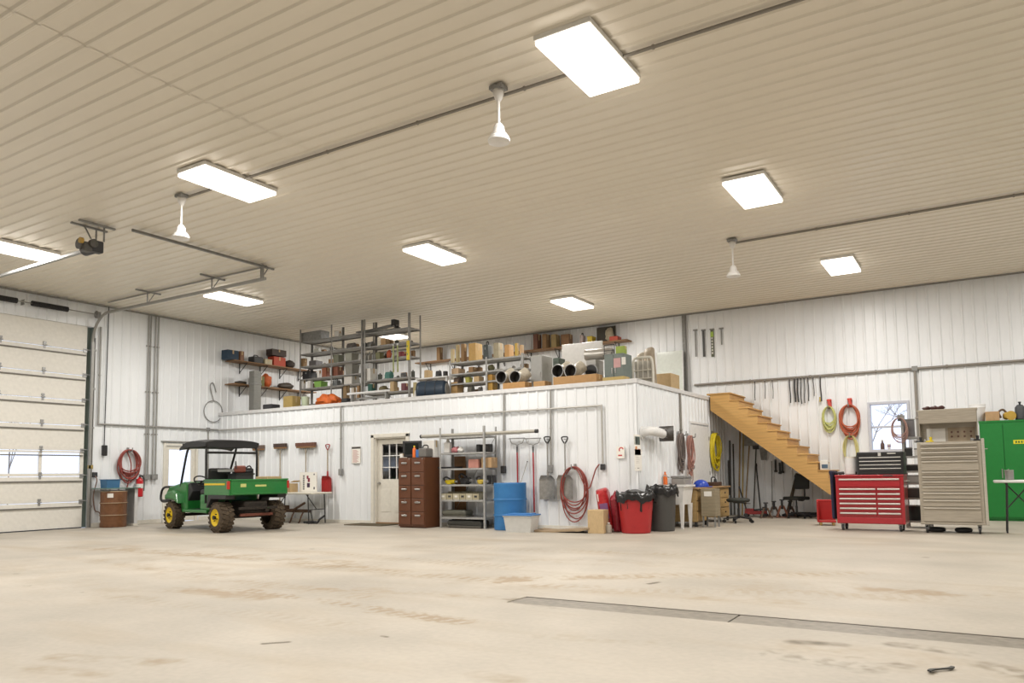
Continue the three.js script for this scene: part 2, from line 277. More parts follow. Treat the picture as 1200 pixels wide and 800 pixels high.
trim(6, 'grey metal post up the back wall beside the loft', rb(0.1, H - HB - 0.09, 0.07, 0.01, -6.79, (H + HB) / 2 - 0.0, ZB + 0.058), M.grey);
{ const o = struct('baseboard_left', 'pale metal base trim along the left wall', 'baseboard'); each('base_angle', [rb(0.02, 0.1, D1[0] - d2a - 0.06, 0.004, XL + 0.032, 0.05, (D1[0] + d2a) / 2), rb(0.02, 0.1, d2b - ZF - 0.1, 0.004, XL + 0.032, 0.05, (d2b + ZF) / 2 - 0.0)], M.cream, o); }
{ const o = struct('baseboard_office', 'pale metal base trim along the office wall', 'baseboard'); each('base_angle', [rb(d3 - XL - 0.2, 0.07, 0.02, 0.004, (d3 + XL) / 2, 0.035, ZF + 0.032), rb(XR - d3b - 0.15, 0.07, 0.02, 0.004, (d3b + XR) / 2, 0.035, ZF + 0.032)], M.cream, o); }

// ---- door 1: overhead sectional door ----
{
  const o = struct('door_1', 'white sectional overhead door with a row of window panes', 'garage door');
  const zr = -10.22, zl = D1[1] + 0.05, xp = XL - 0.06, L = zl - zr, sh = 0.608;
  const pm = mat(lin(0.77, 0.745, 0.69), { rough: 0.5 });
  const paneZ = []; const hz = pX(49, 520, XL).z; const pitch = 0.94;
  for (let k = 0; k < 5; k++) paneZ.push([hz - 0.035 + k * pitch - pitch + 0.07, hz - 0.035 + k * pitch]);
  for (let i = 0; i < 8; i++) {
    const y0 = 0.02 + i * sh, y1 = y0 + sh - 0.012;
    if (i !== 2) { mesh('door_section', rb(0.05, y1 - y0, L, 0.008, xp, (y0 + y1) / 2, (zr + zl) / 2), pm, o); }
    else {
      const g = [rb(0.05, 0.07, L, 0.006, xp, y0 + 0.035, (zr + zl) / 2), rb(0.05, 0.045, L, 0.006, xp, y1 - 0.0225, (zr + zl) / 2)];
      let last = zr; for (const [a, b] of paneZ) { g.push(rb(0.05, y1 - y0 - 0.1, a - last, 0.006, xp, (y0 + y1) / 2 + 0.01, (a + last) / 2)); last = b; }
      g.push(rb(0.05, y1 - y0 - 0.1, zl - last, 0.006, xp, (y0 + y1) / 2 + 0.01, (zl + last) / 2));
      const s = mesh('door_section', g, pm, o);
      for (const [a, b] of paneZ) mesh('window_pane', bx(0.006, y1 - y0 - 0.1, b - a + 0.004, xp, (y0 + y1) / 2 + 0.012, (a + b) / 2), M.glass, s);
    }
    if (i > 0) {
      mesh('strut', [rb(0.035, 0.028, L - 0.06, 0.006, xp + 0.042, y0 - 0.12, (zr + zl) / 2)], mat(lin(0.2, 0.19, 0.17), { t: 'brushed', rough: 0.5, metal: 0.2 }), o);
      for (let k = 0; k < 5; k++) mesh('hinge', [rb(0.012, 0.13, 0.05, 0.004, xp + 0.032, y0 + 0.0, hz + k * pitch), bar([xp + 0.045, y0 + 0.015, hz + k * pitch - 0.045], [xp + 0.045, y0 + 0.015, hz + k * pitch + 0.045], 0.014), rb(0.02, 0.05, 0.07, 0.004, xp + 0.036, y0 + 0.07, hz + k * pitch)], M.galv, o);
      mesh('roller_bracket', [rb(0.02, 0.1, 0.09, 0.004, xp + 0.035, y0, zr + 0.045), bar([xp + 0.06, y0 + 0.02, zr + 0.06], [xp + 0.06, y0 + 0.02, zr - 0.1], 0.01), cy(0.03, 0.03, 0.02, xp + 0.06, y0 + 0.02, zr - 0.09, Math.PI / 2)], M.galv, o);
    }
  }
  mesh('bottom_seal', rb(0.05, 0.03, L, 0.01, xp, 0.012, (zr + zl) / 2), M.dark, o);
  mesh('jamb', [bx(0.04, DOOR1H, 0.15, XL - 0.15, DOOR1H / 2, D1[0] + 0.075), bx(0.2, DOOR1H, 0.02, XL - 0.1, DOOR1H / 2, D1[0] + 0.01)], mat(lin(0.16, 0.19, 0.16), { rough: 0.55 }), o);
  const tr = thing('overhead_door_track', 'grey steel overhead door track curving from wall to ceiling', 'door track');
  const tz = D1[0] + 0.06, xv = XL + 0.045, yt = 5.16, e = V(-12.2, yt, tz);
  mesh('vertical_rail', [bx(0.05, 4.5, 0.012, xv, 2.25, tz - 0.03), bx(0.012, 4.5, 0.05, xv + 0.02, 2.25, tz - 0.008), bx(0.05, 4.5, 0.012, xv, 2.25, tz + 0.02), bx(0.07, 4.6, 0.01, xv - 0.01, 2.3, tz - 0.06)], M.pipe, tr);
  const arc = []; for (let k = 0; k <= 8; k++) { const a = k / 8 * Math.PI / 2; arc.push([xv + 0.66 - 0.66 * Math.cos(a), 4.5 + 0.66 * Math.sin(a), tz]); }
  mesh('curved_rail', tube(arc, 0.032, 20), M.pipe, tr);
  mesh('horizontal_rail', [rb(e.x - xv - 0.6, 0.06, 0.05, 0.008, (e.x + xv + 0.64) / 2, yt, tz)], M.pipe, tr);
  mesh('backing_angle', [rb(e.x - xv - 0.55, 0.03, 0.03, 0.006, (e.x + xv + 0.6) / 2, H - 0.06, tz - 0.02)], M.pipe, tr);
  for (const x of [-16.15, -13.85, -12.3]) mesh('ceiling_hanger', [rb(0.04, 0.035, 0.62, 0.006, x, H - 0.04, tz), beam([x, H - 0.05, tz + 0.02], [x, yt + 0.02, tz + 0.02], 0.03, 0.006), beam([x, H - 0.05, tz - 0.16], [x, yt + 0.02, tz], 0.03, 0.008)], M.grey, tr);
  each('wall_bracket', [0, 1, 2, 3, 4].map(k => rb(0.06, 0.05, 0.09, 0.006, XL + 0.03, 0.5 + k * 0.95, tz - 0.05)), M.galv, tr);
  const cross = thing('track_tie_bar', 'dark angle bar under the ceiling tying the overhead door tracks together', 'tie bar');
  mesh('angle_bar', [rb(0.03, 0.05, 2.9, 0.005, -12.2, H - 0.075, tz + 1.4), rb(0.05, 0.012, 2.9, 0.004, -12.18, H - 0.1, tz + 1.4)], M.grey, cross);
  mesh('end_cleat', [rb(0.04, 0.26, 0.05, 0.006, -12.2, H - 0.17, tz + 0.06)], M.grey, cross);
  const sh1 = thing('torsion_spring_shaft', 'torsion spring shaft with black coil springs above the overhead door', 'spring shaft', [XL + 0.16, 5.17, 0]);
  mesh('shaft', bar([0, 0, D1[0] - 0.06], [0, 0, D1[1]], 0.014), M.pipe, sh1);
  for (const [a, b] of [[-9.62, -8.83], [-8.5, -7.7], [-7.4, -6.6]]) { const g = []; for (let z = a; z < b; z += 0.028) g.push(to(0.048, 0.016, 0, 0, z)); mesh('coil_spring', g, M.black, sh1); }
  mesh('cable_drum', [cy(0.075, 0.075, 0.07, 0, 0, D1[0] + 0.02, Math.PI / 2), cy(0.09, 0.09, 0.012, 0, 0, D1[0] + 0.055, Math.PI / 2)], M.grey, sh1);
  each('bearing_plate', [rb(0.15, 0.16, 0.012, 0.004, -0.06, 0, D1[0] - 0.05), rb(0.15, 0.12, 0.012, 0.004, -0.06, 0, -8.66)], M.galv, sh1);
  // opener
  const mo = pY(110, 290, 5.06), op = thing('overhead_door_opener', 'dark overhead door opener motor hanging from the ceiling on steel straps', 'door opener', [mo.x, 5.06, mo.z]);
  mesh('motor', [cy(0.1, 0.1, 0.24, -0.14, 0.0, 0, 0, 0, Math.PI / 2), cy(0.085, 0.06, 0.06, -0.28, 0, 0, 0, 0, Math.PI / 2), rb(0.14, 0.2, 0.2, 0.02, 0.06, 0, 0)], M.dark, op);
  mesh('gearbox', [rb(0.16, 0.16, 0.16, 0.03, 0.05, -0.04, 0.16), cy(0.09, 0.09, 0.03, 0.02, 0, 0.26, Math.PI / 2), cy(0.07, 0.07, 0.06, 0.16, 0.02, 0.1, 0, 0, Math.PI / 2)], mat(lin(0.1, 0.095, 0.085), { t: 'grime', rough: 0.5 }), op);
  mesh('brass_pulley', [cy(0.05, 0.05, 0.05, 0.1, 0.04, 0.27, Math.PI / 2)], mat(lin(0.5, 0.33, 0.08), { rough: 0.4, metal: 0.6 }), op);
  each('hanger_strap', [beam([-0.12, 0.1, -0.1], [-0.12, H - 5.06 - 0.04, -0.1], 0.03, 0.006), beam([0.12, 0.1, -0.1], [0.12, H - 5.06 - 0.04, -0.1], 0.03, 0.006), beam([0.12, 0.1, 0.12], [-0.1, H - 5.06 - 0.04, 0.12], 0.03, 0.006)], M.grey, op);
  each('ceiling_angle', [rb(0.05, 0.03, 0.62, 0.005, -0.12, H - 5.06 - 0.045, 0.02), rb(0.05, 0.03, 0.62, 0.005, 0.12, H - 5.06 - 0.045, 0.02)], M.grey, op);
  mesh('drive_rail', [rb(XL + 0.2 - mo.x + 0.35 < 0 ? mo.x - 0.35 - XL - 0.3 : 4, 0.05, 0.035, 0.006, (mo.x - 0.35 + XL + 0.3) / 2, 0, 0), rb(mo.x - 0.35 - XL - 0.3, 0.012, 0.06, 0.004, (XL + 0.3 - mo.x - 0.35) / 2 + 0, -0.03, 0)].slice(1).concat([rb(mo.x - 0.35 - XL - 0.3, 0.05, 0.02, 0.004, (XL + 0.3 - mo.x - 0.35) / 2, 0, 0)]), M.galv, op);
}
// ---- door 2: half-glazed personnel door in the left wall ----
{
  const o = struct('door_2', 'cream half-glazed personnel door in the left wall behind the utility vehicle', 'door'), a = d2b, b = d2a, zc = (a + b) / 2;
  mesh('frame', [rb(0.2, 2.1, 0.06, 0.006, XL - 0.06, 1.05, a + 0.03), rb(0.2, 2.1, 0.06, 0.006, XL - 0.06, 1.05, b - 0.03), rb(0.2, 0.06, b - a - 0.12, 0.006, XL - 0.06, 2.05, zc)], M.cream, o);
  mesh('drip_cap', rb(0.07, 0.03, b - a + 0.16, 0.006, XL + 0.045, 2.13, zc), M.pipe, o);
  const z0 = a + 0.065, z1 = b - 0.065, w = z1 - z0, s = mesh('door_leaf', [rb(0.045, 0.95, w, 0.004, XL - 0.03, 0.49, zc), rb(0.045, 0.1, w, 0.004, XL - 0.03, 1.965, zc), rb(0.045, 0.95, 0.12, 0.004, XL - 0.03, 1.44, z0 + 0.06), rb(0.045, 0.95, 0.12, 0.004, XL - 0.03, 1.44, z1 - 0.06)], M.cream, o);
  mesh('window_pane', bx(0.006, 0.95, w - 0.23, XL - 0.03, 1.44, zc), M.glass, s);
  mesh('door_knob', [sp(0.028, XL + 0.03, 0.95, z0 + 0.06), cy(0.012, 0.012, 0.05, XL + 0.008, 0.95, z0 + 0.06, 0, 0, Math.PI / 2)], M.steel, s);
}
// ---- door 3: office door with nine panes ----
{
  const o = struct('door_3', 'cream office door with nine small panes beside the filing cabinets', 'door'), a = d3, b = d3b;
  mesh('frame', [rb(0.09, 2.13, 0.04, 0.005, a - 0.045, 1.065, ZF + 0.02), rb(0.09, 2.13, 0.04, 0.005, b + 0.045, 1.065, ZF + 0.02), rb(b - a + 0.18, 0.09, 0.04, 0.005, (a + b) / 2, 2.105, ZF + 0.02), rb(0.03, 2.06, 0.16, 0.004, a + 0.015, 1.03, ZF - 0.07), rb(0.03, 2.06, 0.16, 0.004, b - 0.015, 1.03, ZF - 0.07), rb(b - a - 0.06, 0.03, 0.16, 0.004, (a + b) / 2, 2.045, ZF - 0.07)], M.cream, o);
  const z = ZF - 0.1, x0 = a + 0.035, x1 = b - 0.035, w = x1 - x0, xc = (x0 + x1) / 2, py0 = 1.06, py1 = 1.9, pw = w - 0.26;
  const g = [rb(w, py0 - 0.02, 0.045, 0.004, xc, (py0 + 0.02) / 2, z), rb(w, 2.025 - py1, 0.045, 0.004, xc, (2.025 + py1) / 2, z), rb(0.13, py1 - py0, 0.045, 0.004, x0 + 0.065, (py0 + py1) / 2, z), rb(0.13, py1 - py0, 0.045, 0.004, x1 - 0.065, (py0 + py1) / 2, z)];
  const s = mesh('door_leaf', g, M.cream, o);
  for (let i = 0; i < 3; i++) for (let j = 0; j < 3; j++) mesh('window_pane', bx(pw / 3 - 0.02, (py1 - py0) / 3 - 0.02, 0.006, xc + (i - 1) * pw / 3, py0 + (j + 0.5) * (py1 - py0) / 3, z), M.glass, s);
  mesh('muntin', [1, 2].flatMap(i => [rb(0.022, py1 - py0, 0.03, 0.004, xc + (i - 1.5) * pw / 3, (py0 + py1) / 2, z), rb(pw, 0.022, 0.028, 0.004, xc, py0 + i * (py1 - py0) / 3, z)]), M.white, s);
  each('raised_panel', [rb(0.3, 0.55, 0.012, 0.006, xc - 0.2, 0.55, z + 0.024), rb(0.3, 0.55, 0.012, 0.006, xc + 0.2, 0.55, z + 0.024)], M.cream, s);
  mesh('door_knob', [sp(0.03, x0 + 0.065, 0.96, z + 0.07), cy(0.03, 0.03, 0.01, x0 + 0.065, 0.96, z + 0.028, Math.PI / 2), cy(0.012, 0.012, 0.05, x0 + 0.065, 0.96, z + 0.045, Math.PI / 2)], M.steel, s);
  mesh('threshold', rb(w, 0.03, 0.14, 0.004, xc, 0.015, ZF - 0.07), M.woodD, o);
  const inner = struct('wall_office_inside', 'tan inner wall of the office seen through the door panes', 'wall'); mesh('wall_lining', bx(6, 2.6, 0.1, -11, 1.3, ZF - 2.5), mat(lin(0.35, 0.3, 0.22)), inner);
}
// ---- door 4: flush white closet door in the end wall ----
{
  const a = pX(808.5, 540, XR).z, b = pX(829.5, 540, XR).z, zc = (a + b) / 2, w = a - b, top = pX(819, 498, XR).y;
  const o = struct('door_4', 'flush white closet door in the end wall of the office block', 'door');
  mesh('frame', [rb(0.04, top + 0.06, 0.05, 0.005, XR + 0.03, (top + 0.06) / 2, a + 0.026), rb(0.04, top + 0.06, 0.05, 0.005, XR + 0.03, (top + 0.06) / 2, b - 0.026), rb(0.04, 0.05, w, 0.005, XR + 0.03, top + 0.036, zc)], M.white, o);
  const s = mesh('door_leaf', rb(0.03, top - 0.02, w - 0.02, 0.005, XR + 0.028, top / 2 - 0.01, zc), M.white, o);
  each('hinge', [0.3, 1.1, top - 0.3].map(y => rb(0.02, 0.09, 0.03, 0.004, XR + 0.048, y, b + 0.012)), M.pipe, s);
}
// ---- window 1 in the back wall ----
{
  const o = struct('window_1', 'white framed sash window in the back wall behind the tool chests', 'window'), xc = (w0.x + w1.x) / 2, yc = (w0.y + w1.y) / 2, w = w1.x - w0.x, h = w0.y - w1.y, fm = mat(lin(0.55, 0.57, 0.64), { rough: 0.45 });
  mesh('window_frame', [rb(0.06, h + 0.06, 0.24, 0.006, w0.x + 0.0, yc, ZB - 0.07), rb(0.06, h + 0.06, 0.24, 0.006, w1.x, yc, ZB - 0.07), rb(w - 0.06, 0.06, 0.24, 0.006, xc, w0.y, ZB - 0.07), rb(w - 0.06, 0.06, 0.24, 0.006, xc, w1.y, ZB - 0.07)], fm, o);
  mesh('meeting_rail', rb(w - 0.06, 0.05, 0.05, 0.006, xc, yc, ZB - 0.1), fm, o);
  mesh('upper_pane', bx(w - 0.06, h / 2 - 0.04, 0.006, xc, yc + h / 4, ZB - 0.11), M.glass, o);
  mesh('lower_pane', bx(w - 0.06, h / 2 - 0.04, 0.006, xc, yc - h / 4, ZB - 0.09), M.glass, o);
}
// ---- outdoors: snowy ground and bare winter trees seen through the panes ----
{
  const g = struct('ground_outside', 'snow-covered ground outside the windows', 'ground'); mesh('snow_field', [bx(60, 0.1, 80, XL - 0.6 - 30, -0.25, -10), bx(60, 0.1, 50, -5, -0.25, ZB - 0.6 - 25)], mat(lin(0.8, 0.84, 0.9), { rough: 0.9 }), g);
  const bark = mat(lin(0.3, 0.26, 0.22), { t: 'grime', rough: 0.95 });
  function tree(x, z, h, label) {
    const gs = [];
    const grow = (a, d, L, r, n) => { const b = a.clone().addScaledVector(d, L); gs.push(bar([a.x, a.y, a.z], [b.x, b.y, b.z], r, 5)); if (n > 0) for (let k = 0; k < 3; k++) { const q = d.clone().add(V(rnd(-0.8, 0.8), rnd(-0.1, 0.5), rnd(-0.8, 0.8))).normalize(); grow(a.clone().addScaledVector(d, L * rnd(0.6, 1)), q, L * rnd(0.55, 0.75), r * 0.6, n - 1); } };
    grow(V(x, -0.2, z), V(0, 1, 0), h * 0.35, h * 0.0045, 5);
    single('bare_tree', label, 'tree', gs, bark, 'bare trees outside the windows');
  }
  for (const [x, z, h] of [[-38, -15.2, 7], [-42, -19.5, 8], [-37, -23.6, 8], [-49, -19, 9], [-46, -26.5, 9], [-39, -30, 8]]) tree(x, z, h, 'leafless winter tree outside the door windows');
  for (const [x, z, h] of [[-4.4, -37, 8], [-1.6, -42, 9], [-6.6, -48, 10], [-3.2, -52, 9]]) tree(x, z, h, 'leafless winter tree outside the back window');
}

// ================= CEILING FITTINGS =================
const lensM = new THREE.MeshStandardMaterial({ color: 0xffffff, emissive: 0xfff6ea, emissiveIntensity: 3.2, roughness: 0.5 });
function panelLight(x, z, label) {
  const t = thing('ceiling_light', label, 'light', [x, H - 0.13, z], 0, 'rectangular ceiling lights');
  mesh('housing', [rb(0.62, 0.055, 1.26, 0.01, 0, 0.082, 0)], mat(lin(0.8, 0.79, 0.77), { rough: 0.45 }), t);
  mesh('diffuser', rb(0.6, 0.05, 1.24, 0.018, 0, 0.029, 0), lensM, t);
  const l = new THREE.RectAreaLight(LAMP_COLOR, LAMP_POWER, 0.58, 1.2); l.name = 'lamp'; l.position.set(x, H - 0.13, z); l.rotation.x = -Math.PI / 2; l.castShadow = true; scene.add(l);
}
const lights = [[691, 77], [268, 219], [883, 228], [986, 314], [510, 301], [671, 358], [274, 352], [20, 296], [455, 394]].map(([u, v]) => pY(u, v, H - 0.13));
const lt = 'panel light in the rows of the ceiling beyond the view';
const lightLabels = ['largest bright panel light, crossed by the long ceiling conduit', 'bright panel light beside the fan near the overhead door opener', 'bright panel light between the largest one and the one over the stairs', 'bright panel light above the straps on the back wall', 'bright panel light alone in the middle of the ceiling', 'bright panel light just in front of the loft above the furnace', 'bright panel light beyond the hanger of the overhead door track', 'bright panel light behind the drive rail of the door opener', 'bright panel light seen between the shelves of a steel rack'];
lights.forEach((p, i) => panelLight(p.x, p.z, lightLabels[i]));
for (const [x, z] of [[-15.2, -2.3], [-9.1, -2.3], [-3.2, -2.3], [3.3, -2.3], [3.3, -7.0], [3.3, -11.8], [3.3, -17.2]]) panelLight(x, z, lt);
// ---- ceiling fans (downrod and motor) ----
for (const [u, v, v2, label] of [[584, 104, 168, 'white ceiling fan motor on a downrod beside the largest ceiling light'], [213, 230, 280, 'white ceiling fan motor on a downrod near the overhead door opener'], [858, 282, 325, 'white ceiling fan motor at the end of the conduit above the stairs']]) {
  const p = pY(u, v, H - 0.05), h = H - pZ(u, v2, p.z).y, t = thing('ceiling_fan', label, 'ceiling fan', [p.x, H, p.z], 0, 'white ceiling fans');
  const wm = mat(lin(0.82, 0.81, 0.78), { rough: 0.35 });
  mesh('ceiling_box', [rb(0.17, 0.05, 0.14, 0.01, 0, -0.045, 0)], M.grey, t);
  mesh('canopy', put(lathe([[0.001, -0.2], [0.03, -0.19], [0.06, -0.12], [0.065, -0.07], [0.001, -0.07]]), 0, 0, 0), wm, t);
  mesh('downrod', cy(0.016, 0.016, h - 0.3, 0, -(h - 0.3) / 2 - 0.15, 0), wm, t);
  mesh('motor_housing', lathe([[0.001, -h], [0.05, -h], [0.12, -h + 0.01], [0.125, -h + 0.035], [0.1, -h + 0.075], [0.07, -h + 0.1], [0.06, -h + 0.18], [0.035, -h + 0.22], [0.001, -h + 0.22]], 28), wm, t);
  each('blade_ring', [to(0.105, 0.012, 0, -h + 0.055, 0, Math.PI / 2), to(0.085, 0.01, 0, -h + 0.09, 0, Math.PI / 2)], wm, t);
}
// ---- conduits ----
function conduit(label, pts, r = 0.022, boxes = [], m = M.pipe) {
  const t = thing('conduit', label, 'conduit');
  const g = []; for (let i = 0; i + 1 < pts.length; i++) { g.push(bar(pts[i], pts[i + 1], r, 10)); if (i) g.push(sp(r * 1.15, ...pts[i], 1, 1, 1, 8)); }
  mesh('pipe', g, m, t);
  const clips = []; for (let i = 0; i + 1 < pts.length; i++) { const a = V(...pts[i]), b = V(...pts[i + 1]), L = a.distanceTo(b); const n = Math.floor(L / 1.6); for (let k = 1; k <= n; k++) { const c = a.clone().lerp(b, k / (n + 1)); clips.push(sp(r * 1.45, c.x, c.y, c.z, 1, 1, 1, 6)); } }
  if (clips.length) each('clip', clips, m, t);
  for (const [x, y, z, w, h, d, bm] of boxes) mesh('junction_box', rb(w, h, d, 0.012, x, y, z), bm || M.grey, t);
  return t;
}
const cPipe = mat(lin(0.27, 0.25, 0.22), { rough: 0.5, metal: 0.2 });
conduit('long grey conduit under the ceiling running past the largest light', [[-10.2, H - 0.05, -7.06], [8, H - 0.05, -7.06]], 0.019, [], cPipe);
conduit('long grey conduit under the ceiling running out from the fan above the stairs', [[-3.79, H - 0.05, -14.2], [8, H - 0.05, -14.2]], 0.021, [], cPipe);
const xw = XL + 0.055, zw = ZF + 0.055;
const lw = (u, v) => { const p = pX(u, v, xw); return [xw, p.y, p.z]; }, fw = (u, v) => { const p = pZ(u, v, zw); return [p.x, p.y, zw]; };
{
  const zs = [170.5, 173.5, 179, 182.5].map(u => pX(u, 540, xw).z), yb = pX(172, 556, xw).y;
  for (const [a, b, l] of [[zs[0], zs[1], 'pair of thin conduits dropping to a grey box beside the fire extinguisher'], [zs[2], zs[3], 'pair of thin conduits dropping to a grey box beside the personnel door']]) {
    const t = thing('conduit', l, 'conduit', [0, 0, 0], 0, 'paired conduits on the left wall');
    mesh('pipe', bar([xw, H - 0.03, a], [xw, yb, a], 0.017), M.pipe, t); mesh('pipe', bar([xw, H - 0.03, b], [xw, yb, b], 0.017), M.pipe, t);
    mesh('outlet_box', rb(0.09, 0.14, 0.16, 0.012, XL + 0.068, yb - 0.06, (a + b) / 2), M.grey, t);
    each('clip', [4.6, 3.4, 2.3].map(y => rb(0.03, 0.03, a - b + 0.09, 0.006, XL + 0.035, y, (a + b) / 2)), M.pipe, t);
  }
  const yh = 2.5, pz = pX(115, 500, xw).z, ph = fw(480, 489.5)[1], xe = fw(705, 480)[0];
  conduit('conduit turning along the left wall above the personnel door', [[xw, 4.9, pz], [xw, yh, pz], [xw, yh, ZF + 0.06]], 0.022, [[xw, yh, pX(244, 500, xw).z, 0.05, 0.1, 0.1]]);
  conduit('long conduit along the office wall turning down to an outlet by the red hose', [[XL + 0.06, ph, zw], [xe, ph, zw], [xe, fw(705, 543)[1], zw]], 0.022, [[xe, fw(705, 547)[1], ZF + 0.06, 0.09, 0.12, 0.07, M.dark]], mat(lin(0.5, 0.49, 0.46), { rough: 0.45, metal: 0.2 }));
  conduit('short conduit dropping behind the utility vehicle roof', [lw(244, 503), lw(244, 585)], 0.018, []);
  conduit('conduit dropping to a grey outlet box beside the red scoop shovel', [[fw(399.5, 476)[0], HB - 0.07, zw], fw(399.5, 552)], 0.024, [[fw(399.5, 555)[0], fw(399.5, 553)[1], ZF + 0.062, 0.1, 0.16, 0.08]]);
  conduit('conduit dropping to a black outlet behind the blue drum', [[fw(590.5, 470)[0], HB - 0.07, zw], fw(590.5, 547)], 0.022, [[fw(590, 550)[0], fw(590, 550)[1], ZF + 0.062, 0.1, 0.16, 0.08, M.dark]]);
  conduit('conduit dropping to an outlet behind the grey scoop shovels', [[fw(645.5, 470)[0], HB - 0.07, zw], fw(645.5, 547)], 0.022, [[fw(645, 550)[0], fw(645, 549)[1], ZF + 0.062, 0.1, 0.16, 0.08]]);
  const sz = pX(798, 500, XR + 0.045).z; conduit('conduit down the end wall of the office beside the hanging cords', [[XR + 0.045, HB - 0.07, sz], [XR + 0.045, 1.25, sz]], 0.026, [[XR + 0.06, 1.25, sz, 0.07, 0.16, 0.1]], cPipe);
  const yb2 = 3.47, xc = pZ(1074, 470, ZB + 0.05).x;
  conduit('long conduit across the back wall with hanging straps above the stairs', [[-6.55, yb2, ZB + 0.062], [9.8, yb2, ZB + 0.062]], 0.03, [[xc, yb2, ZB + 0.06, 0.12, 0.12, 0.08]], cPipe);
  conduit('conduit dropping down the back wall beside the window', [[xc, yb2 - 0.06, ZB + 0.062], [xc, 1.2, ZB + 0.062]], 0.032, [], cPipe);
}
// ---- pendant control, outlets and cable loop on the left wall ----
{
  const a = lw(128, 366), b = lw(122, 522), t = thing('pendant_control', 'black pull control hanging on a cord beside the overhead door', 'control');
  mesh('cord', bar([xw, H - 0.03, b[2] - 0.02], [xw, b[1], b[2]], 0.012), M.dark, t); mesh('control_box', rb(0.1, 0.26, 0.11, 0.02, xw + 0.02, b[1] - 0.12, b[2]), M.black, t);
  const s = lw(106, 547); single('wall_switch', 'small brass coloured wall switch beside the overhead door', 'switch', [rb(0.05, 0.1, 0.12, 0.01, XL + 0.046, s[1], s[2]), rb(0.03, 0.04, 0.02, 0.005, XL + 0.08, s[1], s[2])], mat(lin(0.35, 0.26, 0.08)));
  const o = lw(111, 556), c = thing('outlet_with_cord', 'black wall outlet with a cord hanging down beside the brown drum', 'outlet'); mesh('outlet', rb(0.06, 0.12, 0.12, 0.015, XL + 0.052, o[1], o[2]), M.dark, c);
  mesh('cord', tube([[XL + 0.08, o[1] - 0.03, o[2]], [XL + 0.1, o[1] - 0.15, o[2] - 0.03], [XL + 0.06, o[1] - 0.5, o[2] + 0.02], [XL + 0.05, o[1] - 0.85, o[2] - 0.03], [XL + 0.08, 0.35, o[2] - 0.12], [XL + 0.1, 0.2, o[2] - 0.2]], 0.013, 40), mat(lin(0.2, 0.12, 0.09)), c);
  const q = lw(250, 484); single('cable_loop', 'loose dark cable looped on the left wall above the personnel door', 'cable', [to(0.3, 0.013, XL + 0.05, q[1] + 0.05, q[2], 0, Math.PI / 2), tube([[xw, q[1] + 0.35, q[2]], [xw, q[1] + 0.75, q[2] + 0.12], [xw, q[1] + 0.85, q[2] + 0.02], [xw, q[1] + 0.6, q[2] - 0.08]], 0.014, 30)], M.grey);
}
// ---- hose or cord hanging in a coil on a wall: loops share the top, bellies hang unevenly ----
function coil(name, label, category, c, w, h, n, r, m, wall, extra) {
  const t = thing(name, label, category, [c[0] + (wall === 'x' ? 0.004 : 0), c[1], c[2] + (wall === 'x' ? 0 : 0.004)], wall === 'x' ? Math.PI / 2 : 0);
  const pts = []; const N = 18;
  for (let k = 0; k < n; k++) { const ww = w * rnd(0.72, 1), hh = h * (0.62 + 0.38 * ((k * 0.618 + 0.3) % 1)), off = rnd(-0.04, 0.04) * w, zz = 0.04 + r + (k % 4) * r * 1.7 + rnd(0, r * 0.5);
    for (let i = 0; i < N; i++) { const a = (i / N) * Math.PI * 2; pts.push([off * (1 - Math.cos(a)) / 2 + ww / 2 * Math.sin(a) * (0.85 + 0.15 * Math.sin(a / 2)), h / 2 - hh * (1 - Math.cos(a)) / 2, zz + 0.012 * Math.sin(a * 2 + k)]); } }
  if (extra) pts.push(...extra);
  mesh(category === 'rope' ? 'rope' : category === 'hose' ? 'hose' : 'cord', tube(pts, r, pts.length * 3, false, 6), m, t);
  mesh('wall_hook', [bar([0, h / 2 - r * 2 - 0.01, 0.02], [0, h / 2 - r * 2 - 0.01, 0.09 + r * 8], 0.012), bar([0, h / 2 - r * 2 - 0.01, 0.09 + r * 8], [0, h / 2 + 0.05, 0.1 + r * 8], 0.012), rb(0.06, 0.12, 0.02, 0.006, 0, h / 2, 0.03)], M.grey, t);
  return t;
}
const hoseRed = mat(lin(0.34, 0.075, 0.06), { t: 'grime', rough: 0.6 });
{ const c = pX(148.5, 547, XL); coil('air_hose', 'dull red hose coiled on a hook above the brown drum', 'hose', [XL, c.y, c.z], 0.62, 0.86, 9, 0.016, hoseRed, 'x', [[0.05, 0.1, 0.09], [0.04, -0.2, 0.09], [-0.02, -0.5, 0.07], [0.0, -0.62, 0.06]]); }
